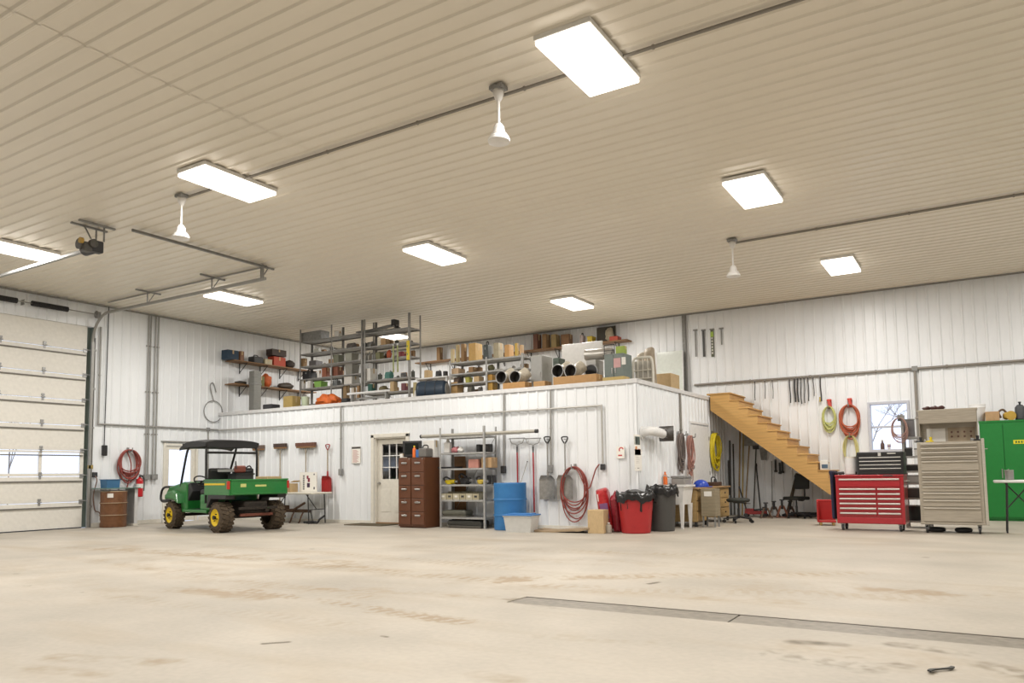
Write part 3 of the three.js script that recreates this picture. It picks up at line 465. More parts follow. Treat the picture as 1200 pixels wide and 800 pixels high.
// ---- fire extinguisher ----
{
  const p = pX(163, 582, XL + 0.14), t = thing('fire_extinguisher', 'red fire extinguisher hanging on the left wall beside the coiled hose', 'fire extinguisher', [XL + 0.15, p.y, p.z], Math.PI / 2);
  const rm = mat(lin(0.55, 0.012, 0.02), { rough: 0.25, clearcoat: 0.6 });
  mesh('cylinder', lathe([[0.001, 0], [0.075, 0.0], [0.085, 0.02], [0.085, 0.4], [0.07, 0.45], [0.03, 0.48], [0.03, 0.5], [0.001, 0.5]]), rm, t);
  mesh('label_band', lathe([[0.0862, 0.22], [0.0866, 0.22], [0.0866, 0.33], [0.0862, 0.33]]), M.label, t);
  mesh('valve', [cy(0.022, 0.022, 0.05, 0, 0.52, 0), rb(0.03, 0.012, 0.14, 0.004, 0, 0.555, 0.03, 0.2), rb(0.03, 0.012, 0.14, 0.004, 0, 0.53, 0.04)], M.black, t);
  mesh('hose', tube([[0.02, 0.52, 0], [0.08, 0.5, 0.02], [0.105, 0.38, 0.03], [0.1, 0.15, 0.03]], 0.012, 20), M.black, t);
  mesh('wall_bracket', [rb(0.06, 0.4, 0.04, 0.006, 0, 0.25, -0.105)], M.dark, t);
}
// ---- brown steel drum, bench and blue tub ----
function drum(name, label, pos, r, h, m, lidM, ribs, parts) {
  const t = thing(name, label, 'drum', pos);
  const pr = [[0.001, 0.015], [r - 0.02, 0.015], [r - 0.012, 0], [r, 0.004], [r + 0.004, 0.02]];
  for (const y of ribs) pr.push([r, y - 0.03], [r + 0.014, y - 0.01], [r + 0.014, y + 0.01], [r, y + 0.03]);
  pr.push([r + 0.004, h - 0.02], [r, h], [r - 0.012, h]);
  mesh('barrel', lathe(pr.concat([[r - 0.016, h - 0.025], [0.001, h - 0.025]]), 36), m, t);
  if (parts) parts(t); return t;
}
{
  const c = pX(133, 600, XL + 0.42), g = drum('steel_drum', 'brown steel drum with pale rings and a white label beside the overhead door', [XL + 0.42, 0, c.z], 0.29, 0.86, mat(lin(0.2, 0.085, 0.032), { t: 'grime', rough: 0.45 }), null, [0.29, 0.58], t => {
    each('hoop', [to(0.304, 0.007, 0, 0.29, 0, Math.PI / 2), to(0.304, 0.007, 0, 0.58, 0, Math.PI / 2), to(0.288, 0.009, 0, 0.855, 0, Math.PI / 2)], mat(lin(0.48, 0.38, 0.26), { rough: 0.4, metal: 0.3 }), t);
    mesh('paper_label', [0, 1, 2, 3].map(k => { const a = 0.6 + k * 0.11; return bx(0.036, 0.1, 0.004, 0.2935 * Math.sin(a), 0.76, 0.2935 * Math.cos(a), 0, a); }), M.label, t);
    mesh('sticker', [bx(0.05, 0.06, 0.004, 0.2935 * Math.sin(-0.3), 0.14, 0.2935 * Math.cos(-0.3), 0, -0.3)], M.label, t); });
  const z0 = pX(114, 571, XL + 0.3).z, z1 = pX(155, 571, XL + 0.3).z, t = thing('narrow_bench', 'narrow bench with a green glass top over the brown drum', 'bench');
  mesh('bench_top', rb(0.62, 0.022, z0 - z1, 0.006, XL + 0.355, 0.93, (z0 + z1) / 2), mat(lin(0.1, 0.2, 0.16), { rough: 0.15, clearcoat: 0.7 }), t);
  mesh('side_panel', [rb(0.5, 0.86, 0.03, 0.006, XL + 0.3, 0.485, z1 + 0.02), rb(0.03, 0.86, 0.08, 0.006, XL + 0.57, 0.485, z1 + 0.065)], M.trimW, t);
  mesh('foot', rb(0.56, 0.055, 0.12, 0.006, XL + 0.3, 0.0275, z1 + 0.06), M.cream, t);
  const b = pX(129, 571, XL + 0.35).z, u = thing('plastic_tub', 'small blue plastic tub standing on the green bench top', 'tub', [XL + 0.35, 0.9412, b]);
  const bm = mat(lin(0.06, 0.17, 0.33), { rough: 0.5 });
  mesh('wall', [[0.19, 0, 0.006, 0.3], [-0.19, 0, 0.006, 0.3]].map(([x]) => bx(0.008, 0.2, 0.32, x * 0.72, 0.1, 0, 0, 0, x > 0 ? -0.12 : 0.12)).concat([1, -1].map(s => bx(0.27, 0.2, 0.008, 0, 0.1, s * 0.16, s * 0.12)), [bx(0.25, 0.008, 0.29, 0, 0.004, 0)]), bm, u);
  mesh('rim', [bx(0.33, 0.014, 0.02, 0, 0.2, 0.175), bx(0.33, 0.014, 0.02, 0, 0.2, -0.175), bx(0.02, 0.014, 0.36, 0.155, 0.2, 0), bx(0.02, 0.014, 0.36, -0.155, 0.2, 0)], bm, u);
}
// ================= UTILITY VEHICLE =================
{
  const R0 = pY(258, 624), hx = -0.985, hz = -0.174;                 // near rear wheel contact, heading
  const px = R0.x - hz * -0.62, pz = R0.z;                           // shift to the axle centre
  const t = thing('utility_vehicle', 'green two-seat utility vehicle with black canopy roof and yellow wheels', 'utility vehicle', [R0.x + 0.11, 0, R0.z - 0.61], Math.PI - 0.175);
  const gm = mat(lin(0.018, 0.19, 0.035), { rough: 0.3, clearcoat: 0.4 }), ym = mat(lin(0.82, 0.58, 0.01), { rough: 0.4 });
  const WB = 2.25, TR = 0.6;
  const wheel = (x, z, r, w, name) => {
    const s = Math.sign(z), tread = [];
    const prof = [[r * 0.6, -w / 2], [r * 0.8, -w / 2], [r * 0.95, -w / 2 + 0.03], [r, -w / 2 + 0.07], [r, w / 2 - 0.07], [r * 0.95, w / 2 - 0.03], [r * 0.8, w / 2], [r * 0.6, w / 2]];
    tread.push(put(lathe(prof, 32), x, r + 0.015, z, Math.PI / 2));
    for (let k = 0; k < 20; k++) for (const q of [-1, 1]) { const a = (k + (q > 0 ? 0.5 : 0)) / 20 * Math.PI * 2; const g = bx(0.055, 0.03, w * 0.42, 0, r, q * w * 0.24, 0, q * 0.35); g.rotateZ(a); tread.push(put(g, x, r + 0.015, z)); }
    const ti = mesh('tyre', tread, M.rubber, t);
    const f = s * (w / 2 - 0.02);
    const ri = mesh('rim', [put(lathe([[0.001, 0.0], [r * 0.2, 0.0], [r * 0.3, -0.03], [r * 0.42, -0.035], [r * 0.56, 0.01], [r * 0.63, 0.015], [r * 0.63, -0.06], [0.001, -0.06]], 28), x, r + 0.015, z + f, s * Math.PI / 2)], ym, ti);
    mesh('hub', [cy(0.045, 0.035, 0.05, x, r + 0.015, z + f + s * 0.025, Math.PI / 2), ...[0, 1, 2, 3].map(k => cy(0.012, 0.012, 0.03, x + 0.075 * Math.cos(k * 1.57 + 0.4), r + 0.015 + 0.075 * Math.sin(k * 1.57 + 0.4), z + f + s * 0.006, Math.PI / 2, 0, 0, 8))], M.black, ti);
  };
  wheel(0, -TR, 0.305, 0.3); wheel(0, TR, 0.305, 0.3); wheel(WB, -TR + 0.03, 0.3, 0.25); wheel(WB, TR - 0.03, 0.3, 0.25);
  mesh('chassis', [rb(2.7, 0.1, 0.5, 0.02, 1.05, 0.4, 0), bar([0, 0.32, -0.5], [0, 0.32, 0.5], 0.04), bar([WB, 0.31, -0.5], [WB, 0.31, 0.5], 0.035), rb(0.6, 0.3, 0.55, 0.05, -0.05, 0.5, 0), rb(0.36, 0.22, 0.36, 0.04, 0.35, 0.5, 0.1), bar([-0.3, 0.5, 0.2], [-0.46, 0.45, 0.2], 0.05), bar([0.25, 0.65, -0.35], [0, 0.34, -0.42], 0.04), bar([0.25, 0.65, 0.35], [0, 0.34, 0.42], 0.04), rb(0.05, 0.06, 0.9, 0.01, -0.42, 0.5, 0)], mat(lin(0.035, 0.03, 0.026), { t: 'mud', rough: 0.8 }), t);
  mesh('rear_hitch_bar', rb(0.06, 0.06, 0.75, 0.01, -0.35, 0.36, 0), mat(lin(0.16, 0.05, 0.03), { t: 'rust', rough: 0.7 }), t);
  // front cowl: side profile with bevel; lower rear leg forms the footwell side
  mesh('hood', [ext([[1.72, 0.42], [1.9, 0.42], [1.98, 0.66], [2.2, 0.72], [2.52, 0.68], [2.66, 0.7], [2.68, 0.82], [2.56, 0.92], [2.1, 0.99], [1.86, 1.03], [1.72, 0.98]], 1.12, 0.035)], gm, t);
  each('front_fender', [-1, 1].map(s => ext([[1.84, 0.62], [1.98, 0.68], [2.2, 0.72], [2.36, 0.7], [2.42, 0.7], [2.42, 0.75], [2.3, 0.81], [2.1, 0.84], [1.9, 0.78]], 0.24, 0.03).translate(0, 0, s * 0.6)), gm, t);
  each('headlight', [-1, 1].map(s => rb(0.04, 0.07, 0.18, 0.015, 2.68, 0.78, s * 0.33)), M.label, t);
  mesh('bumper_bar', [tube([[2.4, 0.62, -0.6], [2.78, 0.62, -0.62], [2.86, 0.74, -0.62], [2.78, 0.92, -0.6], [2.62, 0.95, -0.5], [2.72, 0.93, 0], [2.62, 0.95, 0.5], [2.78, 0.92, 0.6], [2.86, 0.74, 0.62], [2.78, 0.62, 0.62], [2.4, 0.62, 0.6]], 0.026, 90), bar([2.8, 0.64, -0.62], [2.8, 0.64, 0.62], 0.02)], M.black, t);
  mesh('dashboard', [ext([[1.5, 0.86], [1.72, 0.62], [1.76, 0.98], [1.62, 1.02]], 1.05, 0.02)], M.dark, t);
  mesh('footwell', [rb(1.0, 0.04, 1.05, 0.01, 1.3, 0.44, 0), rb(0.05, 0.42, 1.0, 0.01, 1.74, 0.66, 0)], M.dark, t);
  each('side_sill', [-1, 1].map(s => rb(1.15, 0.07, 0.1, 0.02, 1.26, 0.42, s * 0.54)), gm, t);
  mesh('seat_base', [rb(0.5, 0.34, 1.1, 0.03, 0.82, 0.62, 0)], gm, t);
  for (const s of [-1, 1]) { mesh('seat_cushion', rb(0.5, 0.12, 0.46, 0.05, 0.92, 0.84, s * 0.28), M.dark, t); mesh('seat_back', rb(0.12, 0.5, 0.5, 0.05, 0.76, 1.11, s * 0.28, 0, 0, 0.1), M.black, t); }
  mesh('steering_wheel', [put(new THREE.TorusGeometry(0.17, 0.016, 8, 28), 1.5, 1.08, -0.3, 0, Math.PI / 2 - 0.0, 0.0).applyMatrix4(new THREE.Matrix4()), bar([1.5, 1.08, -0.3], [1.7, 0.92, -0.3], 0.02), bar([1.5, 1.08, -0.47], [1.5, 1.08, -0.13], 0.012)].map((g, i) => { if (i !== 1) { g.translate(-1.5, -1.08, 0.3); g.rotateZ(-0.85); g.translate(1.5, 1.08, -0.3); } return g; }), M.black, t);
  mesh('shift_lever', [bar([1.3, 0.46, -0.12], [1.36, 0.86, -0.1], 0.012), sp(0.03, 1.36, 0.88, -0.1)], M.black, t);
  // cargo bed
  const bx0 = -0.46, bx1 = 0.62, by0 = 0.78, by1 = 1.1, bw = 0.66;
  const bed = mesh('cargo_bed', [rb(bx1 - bx0, 0.04, 2 * bw, 0.01, (bx0 + bx1) / 2, by0 + 0.02, 0), rb(bx1 - bx0, by1 - by0, 0.04, 0.012, (bx0 + bx1) / 2, (by0 + by1) / 2, -bw), rb(bx1 - bx0, by1 - by0, 0.04, 0.012, (bx0 + bx1) / 2, (by0 + by1) / 2, bw), rb(0.04, by1 - by0, 2 * bw, 0.012, bx1, (by0 + by1) / 2, 0), rb(bx1 - bx0, 0.03, 0.07, 0.01, (bx0 + bx1) / 2, by1, -bw - 0.01), rb(bx1 - bx0, 0.03, 0.07, 0.01, (bx0 + bx1) / 2, by1, bw + 0.01)], gm, t);
  mesh('stripe', [rb(bx1 - bx0 - 0.2, 0.04, 0.006, 0.002, (bx0 + bx1) / 2 + 0.08, by1 - 0.09, -bw - 0.024)], ym, bed);
  each('rear_fender', [-1, 1].map(s => ext([[-0.34, 0.71], [0.3, 0.71], [0.44, 0.52], [0.48, 0.52], [0.4, 0.775], [-0.36, 0.775]], 0.2, 0.01).translate(0, 0, s * 0.6)), M.dark, t);
  const tg = mesh('tailgate', [rb(0.045, by1 - by0 - 0.02, 2 * bw - 0.02, 0.015, bx0, (by0 + by1) / 2 - 0.01, 0), rb(0.07, 0.04, 2 * bw, 0.012, bx0 - 0.005, by1 - 0.01, 0), rb(0.06, 0.03, 2 * bw - 0.08, 0.01, bx0 - 0.005, by0 + 0.03, 0)], gm, t);
  each('decal', [rb(0.006, 0.07, 0.13, 0.003, bx0 - 0.026, 0.98, -0.38), rb(0.006, 0.04, 0.26, 0.003, bx0 - 0.026, 0.97, 0.02)], mat(lin(0.6, 0.62, 0.2)), tg);
  each('tail_light', [-1, 1].map(s => rb(0.05, 0.17, 0.06, 0.012, bx0 + 0.02, 0.99, s * (bw + 0.03))), mat(lin(0.5, 0.04, 0.02), { rough: 0.3 }), t);
  // canopy
  const r = 0.026, pr = [-1, 1].flatMap(s => [tube([[0.7, 0.6, s * 0.6], [0.7, 1.2, s * 0.6], [0.71, 1.72, s * 0.6], [0.76, 1.86, s * 0.56]], r, 24), tube([[2.02, 0.96, s * 0.54], [1.9, 1.2, s * 0.56], [1.66, 1.72, s * 0.58], [1.56, 1.86, s * 0.56]], r, 24), bar([0.76, 1.86, s * 0.56], [1.56, 1.86, s * 0.56], r)]);
  mesh('roll_frame', pr.concat([bar([0.72, 1.7, -0.6], [0.72, 1.7, 0.6], r), bar([1.56, 1.86, -0.56], [1.56, 1.86, 0.56], r)]), M.black, t);
  mesh('canopy_roof', [put(warp(new THREE.BoxGeometry(1.26, 0.05, 1.26, 14, 1, 14), v => { const k = v.x / 0.63, q = v.z / 0.63; v.y += 0.06 * (1 - k * k) * 0.6 + 0.05 * (1 - q * q * q * q) - (k > 0.5 ? (k - 0.5) * 0.2 : 0); }), 1.3, 1.9, 0), rb(0.04, 0.13, 1.2, 0.015, 0.7, 1.87, 0), rb(1.1, 0.1, 0.035, 0.012, 1.24, 1.88, -0.615), rb(1.1, 0.1, 0.035, 0.012, 1.24, 1.88, 0.615)], M.black, t);
  // things in the bed
  const loc = (x, y, z) => t.localToWorld(V(x, y, z)); t.updateMatrixWorld();
  const cr = thing('storage_crate', 'black plastic crate standing in the bed of the utility vehicle', 'crate', loc(0.36, 0.822, 0.02), t.rotation.y);
  mesh('crate_body', [bx(0.34, 0.02, 0.4, 0, 0.011, 0), bx(0.02, 0.4, 0.4, 0.17, 0.2, 0), bx(0.02, 0.4, 0.4, -0.17, 0.2, 0), bx(0.34, 0.4, 0.02, 0, 0.2, 0.2), bx(0.34, 0.4, 0.02, 0, 0.2, -0.2), bx(0.32, 0.02, 0.38, 0, 0.37, 0)], M.dark, cr); mesh('crate_rim', [bx(0.4, 0.03, 0.03, 0, 0.4, 0.21), bx(0.4, 0.03, 0.03, 0, 0.4, -0.21), bx(0.03, 0.03, 0.45, 0.185, 0.4, 0), bx(0.03, 0.03, 0.45, -0.185, 0.4, 0)], M.black, cr);
  const cs = thing('chainsaw', 'brown and red chainsaw resting on the black crate in the vehicle bed', 'chainsaw', loc(0.36, 1.24, 0.0), t.rotation.y + 1.1);
  mesh('engine', [rb(0.24, 0.16, 0.17, 0.04, 0, 0.09, 0), cy(0.06, 0.06, 0.06, 0.02, 0.1, 0.11, Math.PI / 2)], mat(lin(0.2, 0.05, 0.03), { rough: 0.5 }), cs); mesh('handle', [tube([[-0.1, 0.1, 0.06], [-0.2, 0.16, 0.06], [-0.24, 0.06, 0.06], [-0.1, 0.03, 0.06]], 0.016, 20), tube([[0.08, 0.1, -0.09], [0.09, 0.24, -0.06], [0.09, 0.24, 0.06], [0.08, 0.1, 0.09]], 0.013, 20)], M.dark, cs); mesh('guide_bar', rb(0.36, 0.06, 0.012, 0.02, 0.28, 0.06, 0.06), M.galv, cs);
  const cb = thing('cardboard_box', 'small cardboard box in the far corner of the vehicle bed', 'box', loc(-0.15, 0.822, 0.4), t.rotation.y + 0.2); mesh('carton', rb(0.36, 0.34, 0.4, 0.01, 0, 0.17, 0), M.cardL, cb); mesh('tape', rb(0.05, 0.002, 0.4, 0.001, 0, 0.341, 0), M.cardL, cb);
}
// ================= ALONG THE OFFICE FRONT WALL =================
const onF = (u, v, d = 0) => pZ(u, v, ZF + d);
const handleW = mat(lin(0.42, 0.36, 0.27), { t: 'wood', rough: 0.6 });
function broom(label, u, v, w, vEnd, bm, hm) {
  const p = onF(u, v, 0.08), e = onF(u, vEnd, 0.08).y, t = thing('push_broom', label, 'broom', [p.x, p.y, ZF + 0.085]);
  mesh('broom_head', rb(w, 0.05, 0.07, 0.012, 0, -0.035, 0), M.woodD, t);
  mesh('bristles', [warp(new THREE.BoxGeometry(w * 1.02, 0.09, 0.085, 24, 3, 3), q => { q.y += 0.03; q.x *= 1 + 0.15 * q.y; q.z += 0.006 * Math.sin(q.x * 90); q.y += q.y > 0.05 ? 0.006 * Math.sin(q.x * 130) : 0; })], bm, t);
  mesh('handle', bar([0, -0.05, 0], [0, e - p.y, -0.01], 0.014), hm, t);
  each('brace', [bar([-0.1, -0.05, 0.01], [0, -0.24, 0], 0.007), bar([0.1, -0.05, 0.01], [0, -0.24, 0], 0.007)], M.pipe, t);
  each('wall_hook', [bar([-0.07, -0.07, -0.055], [-0.07, -0.07, 0.03], 0.008), bar([0.07, -0.07, -0.055], [0.07, -0.07, 0.03], 0.008)], M.grey, t);
}
broom('thin headed push broom hanging upside down beside the vehicle canopy', 303, 525, 0.42, 588, mat(lin(0.22, 0.15, 0.12), { t: 'cloth' }), handleW);
broom('push broom with dark brown bristles hanging between two other brooms', 328.5, 523, 0.44, 600, mat(lin(0.1, 0.06, 0.045), { t: 'cloth' }), handleW);
broom('widest push broom with reddish brown head hanging above the folding table', 358.5, 522, 0.66, 572, mat(lin(0.2, 0.08, 0.05), { t: 'cloth' }), handleW);
function shovel(name, label, u, vTop, vBot, bw, bh, bladeM, shaftM, gripM, scoop) {
  const a = onF(u, vTop, 0.07), b = onF(u, vBot, 0.07), L = a.y - b.y, t = thing(name, label, 'shovel', [a.x, b.y, ZF + 0.05]);
  const bl = warp(new THREE.BoxGeometry(bw, bh, 0.008, 12, 12, 1), q => { const k = q.x / (bw / 2), y = (q.y + bh / 2) / bh; q.z += 0.05 * k * k * scoop + (y > 0.85 ? (y - 0.85) * 0.25 : 0) * scoop; if (y > 0.85) q.x *= 1 - (y - 0.85) * 2.2; });
  mesh('blade', [put(bl, 0, bh / 2, 0.02), cy(0.026, 0.02, 0.16, 0, bh + 0.04, 0.03)], bladeM, t);
  mesh('shaft', bar([0, bh - 0.02, 0.03], [0, L - 0.12, 0.035], 0.016), shaftM, t);
  mesh('grip', [tube([[0, L - 0.14, 0.035], [-0.055, L - 0.06, 0.035], [-0.06, L, 0.035], [0.06, L, 0.035], [0.055, L - 0.06, 0.035], [0, L - 0.14, 0.035]], 0.014, 40)], gripM, t);
  mesh('wall_hook', [bar([0, L - 0.045, -0.02], [0, L - 0.045, 0.07], 0.008)], M.grey, t);
}
const scoopG = mat(lin(0.36, 0.345, 0.32), { t: 'grime', rough: 0.45, metal: 0.35 });
shovel('scoop_shovel', 'red plastic scoop shovel hanging beside the folding table', 384.5, 521, 577, 0.34, 0.42, mat(lin(0.36, 0.02, 0.02), { rough: 0.4 }), handleW, mat(lin(0.3, 0.03, 0.03)), 1);
shovel('scoop_shovel', 'grey aluminium scoop shovel hanging on the office wall beside the red-handled rakes', 641.5, 512, 585, 0.36, 0.5, scoopG, M.pipe, M.black, 1);
shovel('scoop_shovel', 'grey aluminium scoop shovel partly hidden behind the coiled red hose', 662, 512, 585, 0.36, 0.5, scoopG, M.pipe, M.black, 1);
for (const [u, l] of [[605.8, 'red-handled rake hanging head up, next to the blue drum'], [624.5, 'red-handled rake hanging head up, next to the scoop shovels']]) {
  const a = onF(u, 513.5, 0.07), e = onF(u, 600, 0.07).y - a.y, t = thing('bow_rake', l, 'rake', [a.x, a.y, ZF + 0.07], 0);
  mesh('rake_head', [rb(0.4, 0.022, 0.02, 0.005, 0, 0, 0), ...Array.from({ length: 14 }, (_, k) => bar([-0.19 + k * 0.0292, 0, 0], [-0.19 + k * 0.0292, -0.01, 0.07], 0.005, 5))], M.grey, t);
  mesh('bow', [tube([[-0.18, 0, 0], [-0.13, -0.1, 0], [-0.03, -0.13, 0], [0, -0.2, 0]], 0.008, 20), tube([[0.18, 0, 0], [0.13, -0.1, 0], [0.03, -0.13, 0], [0, -0.2, 0]], 0.008, 20)], M.pipe, t);
  mesh('ferrule', cy(0.014, 0.019, 0.14, 0, -0.24, 0), M.dark, t);
  mesh('handle', bar([0, -0.3, 0], [0, e, -0.01], 0.017), mat(lin(0.4, 0.02, 0.03), { rough: 0.4 }), t);
  mesh('wall_hook', bar([0, -0.14, -0.04], [0, -0.14, 0.03], 0.008), M.grey, t);
}
{ const c = onF(675.5, 581); coil('air_hose', 'long dull red air hose hanging in loose loops beside the scoop shovels', 'hose', [c.x, c.y + 0.02, ZF], 0.68, 1.15, 7, 0.013, hoseRed, 'z', [[0.1, 0.5, 0.12], [0.25, 0.2, 0.12], [0.35, 0.15, 0.1], [0.48, 0.5, 0.08], [0.56, 0.62, 0.06]]); }
// printed board: paper with printed marks
function printed(w, h, draw) { const c = document.createElement('canvas'); c.width = Math.round(256 * Math.min(1, w / h)); c.height = Math.round(256 * Math.min(1, h / w)); const g = c.getContext('2d'); g.fillStyle = '#e9e6df'; g.fillRect(0, 0, c.width, c.height); draw(g, c.width, c.height); const t = new THREE.CanvasTexture(c); t.colorSpace = THREE.SRGBColorSpace; t.wrapS = t.wrapT = THREE.ClampToEdgeWrapping; t.repeat.set(1 / w, 1 / h); t.offset.set(0.5, 0.5); return new THREE.MeshPhysicalMaterial({ map: t, roughness: 0.6 }); }
function notice(name, label, category, w, h, draw, pos, turn = 0, frame) {
  const t = thing(name, label, category, pos, turn); mesh('printed_sheet', bx(w, h, 0.006, 0, 0, 0), printed(w, h, draw), t);
  mesh('backing', bx(w + (frame || 0), h + (frame || 0), 0.01, 0, 0, -0.007), frame ? M.dark : M.label, t);
}
const lines = (g, x, y, w, n, dy, col, hh = 3) => { g.fillStyle = col; for (let i = 0; i < n; i++) g.fillRect(x, y + i * dy, w * (0.6 + 0.4 * ((i * 0.37) % 1)), hh); };
{ const p = onF(418.5, 533); notice('wall_notice', 'white notice with a dark heading and red lines of print beside the office door', 'notice', 0.3, 0.42, (g, w, h) => { g.fillStyle = '#3a3634'; g.fillRect(6, 8, w - 12, 26); lines(g, 24, 52, w - 50, 15, 13, '#a8605c', 5); g.strokeStyle = '#777'; g.lineWidth = 4; g.strokeRect(2, 2, w - 4, h - 4); }, [p.x, p.y, ZF + 0.035]); }
// ---- folding table, sign, parts and rusty plough under it ----
function foldingTable(label, x0, x1, z0, z1, h, m, group) {
  const t = thing('folding_table', label, 'table', [(x0 + x1) / 2, 0, (z0 + z1) / 2]); const w = x1 - x0, d = z1 - z0;
  mesh('table_top', rb(w, 0.045, d, 0.02, 0, h - 0.0225, 0), m, t);
  for (const s of [-1, 1]) { for (const q of [-1, 1]) mesh('leg', bar([s * (w / 2 - 0.2), h - 0.05, q * (d / 2 - 0.08)], [s * (w / 2 - 0.16), 0, q * (d / 2 - 0.08)], 0.014), M.dark, t); mesh('leg_brace', [bar([s * (w / 2 - 0.18), h * 0.45, -d / 2 + 0.08], [s * (w / 2 - 0.18), h * 0.45, d / 2 - 0.08], 0.011), bar([s * (w / 2 - 0.18), h * 0.45, 0], [s * (w / 2 - 0.55), h - 0.05, 0], 0.011)], M.dark, t); }
  return t;
}
const tabM = mat(lin(0.72, 0.69, 0.6), { rough: 0.5 });
let tzc = ZF + 0.5;
{
  const x1 = pZ(377, 578, tzc).x, x0 = x1 - 1.8; foldingTable('cream folding table behind the utility vehicle', x0, x1, ZF + 0.14, ZF + 0.84, 0.76, tabM);
  const s = pZ(361, 566, ZF + 0.3), sw = 0.62, sh = 0.5, t = thing('sign_board', 'white sign board with red and black print leaning on the folding table', 'sign', [s.x, 0.761 + sh / 2, ZF + 0.3]);
  mesh('board', rb(sw, sh, 0.012, 0.004, 0, 0, -0.012), M.label, t);
  mesh('printed_face', bx(sw - 0.02, sh - 0.02, 0.004, 0, 0, -0.003), printed(sw, sh, (g, w, h) => { g.fillStyle = '#2b2a30'; for (let i = 0; i < 10; i++) g.fillRect(w * 0.2, h * (0.16 + i * 0.075), w * 0.1, h * 0.045); g.fillStyle = '#7d1f36'; g.fillRect(w * 0.42, h * 0.18, w * 0.1, h * 0.16); g.fillRect(w * 0.48, h * 0.3, w * 0.12, h * 0.2); g.fillStyle = '#3a2540'; g.fillRect(w * 0.44, h * 0.55, w * 0.16, h * 0.22); g.fillStyle = '#44414a'; g.beginPath(); g.arc(w * 0.84, h * 0.12, w * 0.035, 0, 7); g.fill(); g.fillRect(w * 0.81, h * 0.75, w * 0.07, h * 0.12); }), t);
  const c = pZ(337, 570, ZF + 0.45); carton('brown carton with loose flaps on the folding table', [c.x, 0.7605, ZF + 0.45], 0.4, 0.22, 0.3, M.cardL, 0.15, true);
  const pw = pZ(338, 606, ZF + 0.55), pl = thing('rusty_plough', 'rusty tractor implement with curved tines on the floor under the folding table', 'farm implement', [pw.x + 0.1, 0, ZF + 0.52]);
  const ru = mat(lin(0.12, 0.075, 0.05), { t: 'rust', rough: 0.85 });
  mesh('frame', [rb(1.3, 0.08, 0.08, 0.01, 0, 0.3, 0), rb(0.08, 0.08, 0.5, 0.01, -0.2, 0.3, 0), bar([0.1, 0.3, 0.1], [0.45, 0.5, 0], 0.03), rb(0.4, 0.14, 0.3, 0.02, -0.45, 0.36, 0)], ru, pl);
  for (let k = 0; k < 4; k++) mesh('tine', [tube([[-0.5 + k * 0.32, 0.3, 0.05], [-0.42 + k * 0.32, 0.18, 0.2], [-0.5 + k * 0.32, 0.05, 0.18], [-0.62 + k * 0.32, 0.015, 0.1]], 0.02, 16)], ru, pl);
  const an = pZ(363, 612, ZF + 0.62); single('drawbar_hook', 'dark iron drawbar hook lying on the floor beside the rusty implement', 'hook', [tube([[-0.3, 0.03, 0], [0, 0.05, 0.02], [0.2, 0.03, 0.05], [0.3, 0.12, 0.05], [0.42, 0.2, 0.02]], 0.025, 24), rb(0.22, 0.06, 0.14, 0.01, -0.05, 0.032, 0), bar([0, 0.06, 0], [-0.12, 0.32, -0.04], 0.014)], M.dark, undefined, [an.x + 0.1, 0, an.z]);
}
function carton(label, pos, w, h, d, m = M.card, turn = 0, open = false, group, name = 'cardboard_box') {
  const t = thing(name, label, 'box', pos, turn, group);
  if (open) { mesh('carton', [bx(w, 0.008, d, 0, 0.004, 0), bx(0.008, h, d, w / 2, h / 2, 0), bx(0.008, h, d, -w / 2, h / 2, 0), bx(w, h, 0.008, 0, h / 2, d / 2), bx(w, h, 0.008, 0, h / 2, -d / 2)], m, t);
    mesh('flap', bx(w, d * 0.45, 0.006, 0, h + 0.03, d / 2 + d * 0.2, 1.3), m, t); mesh('flap', bx(d * 0.4, 0.006, d, w / 2 + d * 0.18, h + 0.05, 0, 0, 0, 0.35), m, t); }
  else { mesh('carton', rb(w, h, d, 0.008, 0, h / 2, 0), m, t); mesh('tape', [rb(w * 1.002, 0.003, 0.05, 0.001, 0, h, 0), bx(0.05, h * 0.35, 0.003, 0, h * 0.82, d / 2)].slice(0, 1).concat([rb(0.002, h * 0.4, 0.05, 0.0009, w / 2, h * 0.8, 0)]), M.cardL, t); }
  return t;
}
// ---- door mat ----
{ const p = pY(440, 614.5); single('door_mat', 'flat brown door mat in front of the office door', 'mat', [rb(1.15, 0.02, 0.6, 0.008, 0, 0.01, 0), ...Array.from({ length: 9 }, (_, k) => rb(1.1, 0.006, 0.02, 0.002, 0, 0.021, -0.24 + k * 0.06))], mat(lin(0.16, 0.13, 0.08), { t: 'cloth', rough: 0.95 }), undefined, [(d3 + d3b) / 2 - 0.2, 0, ZF + 0.46]); }
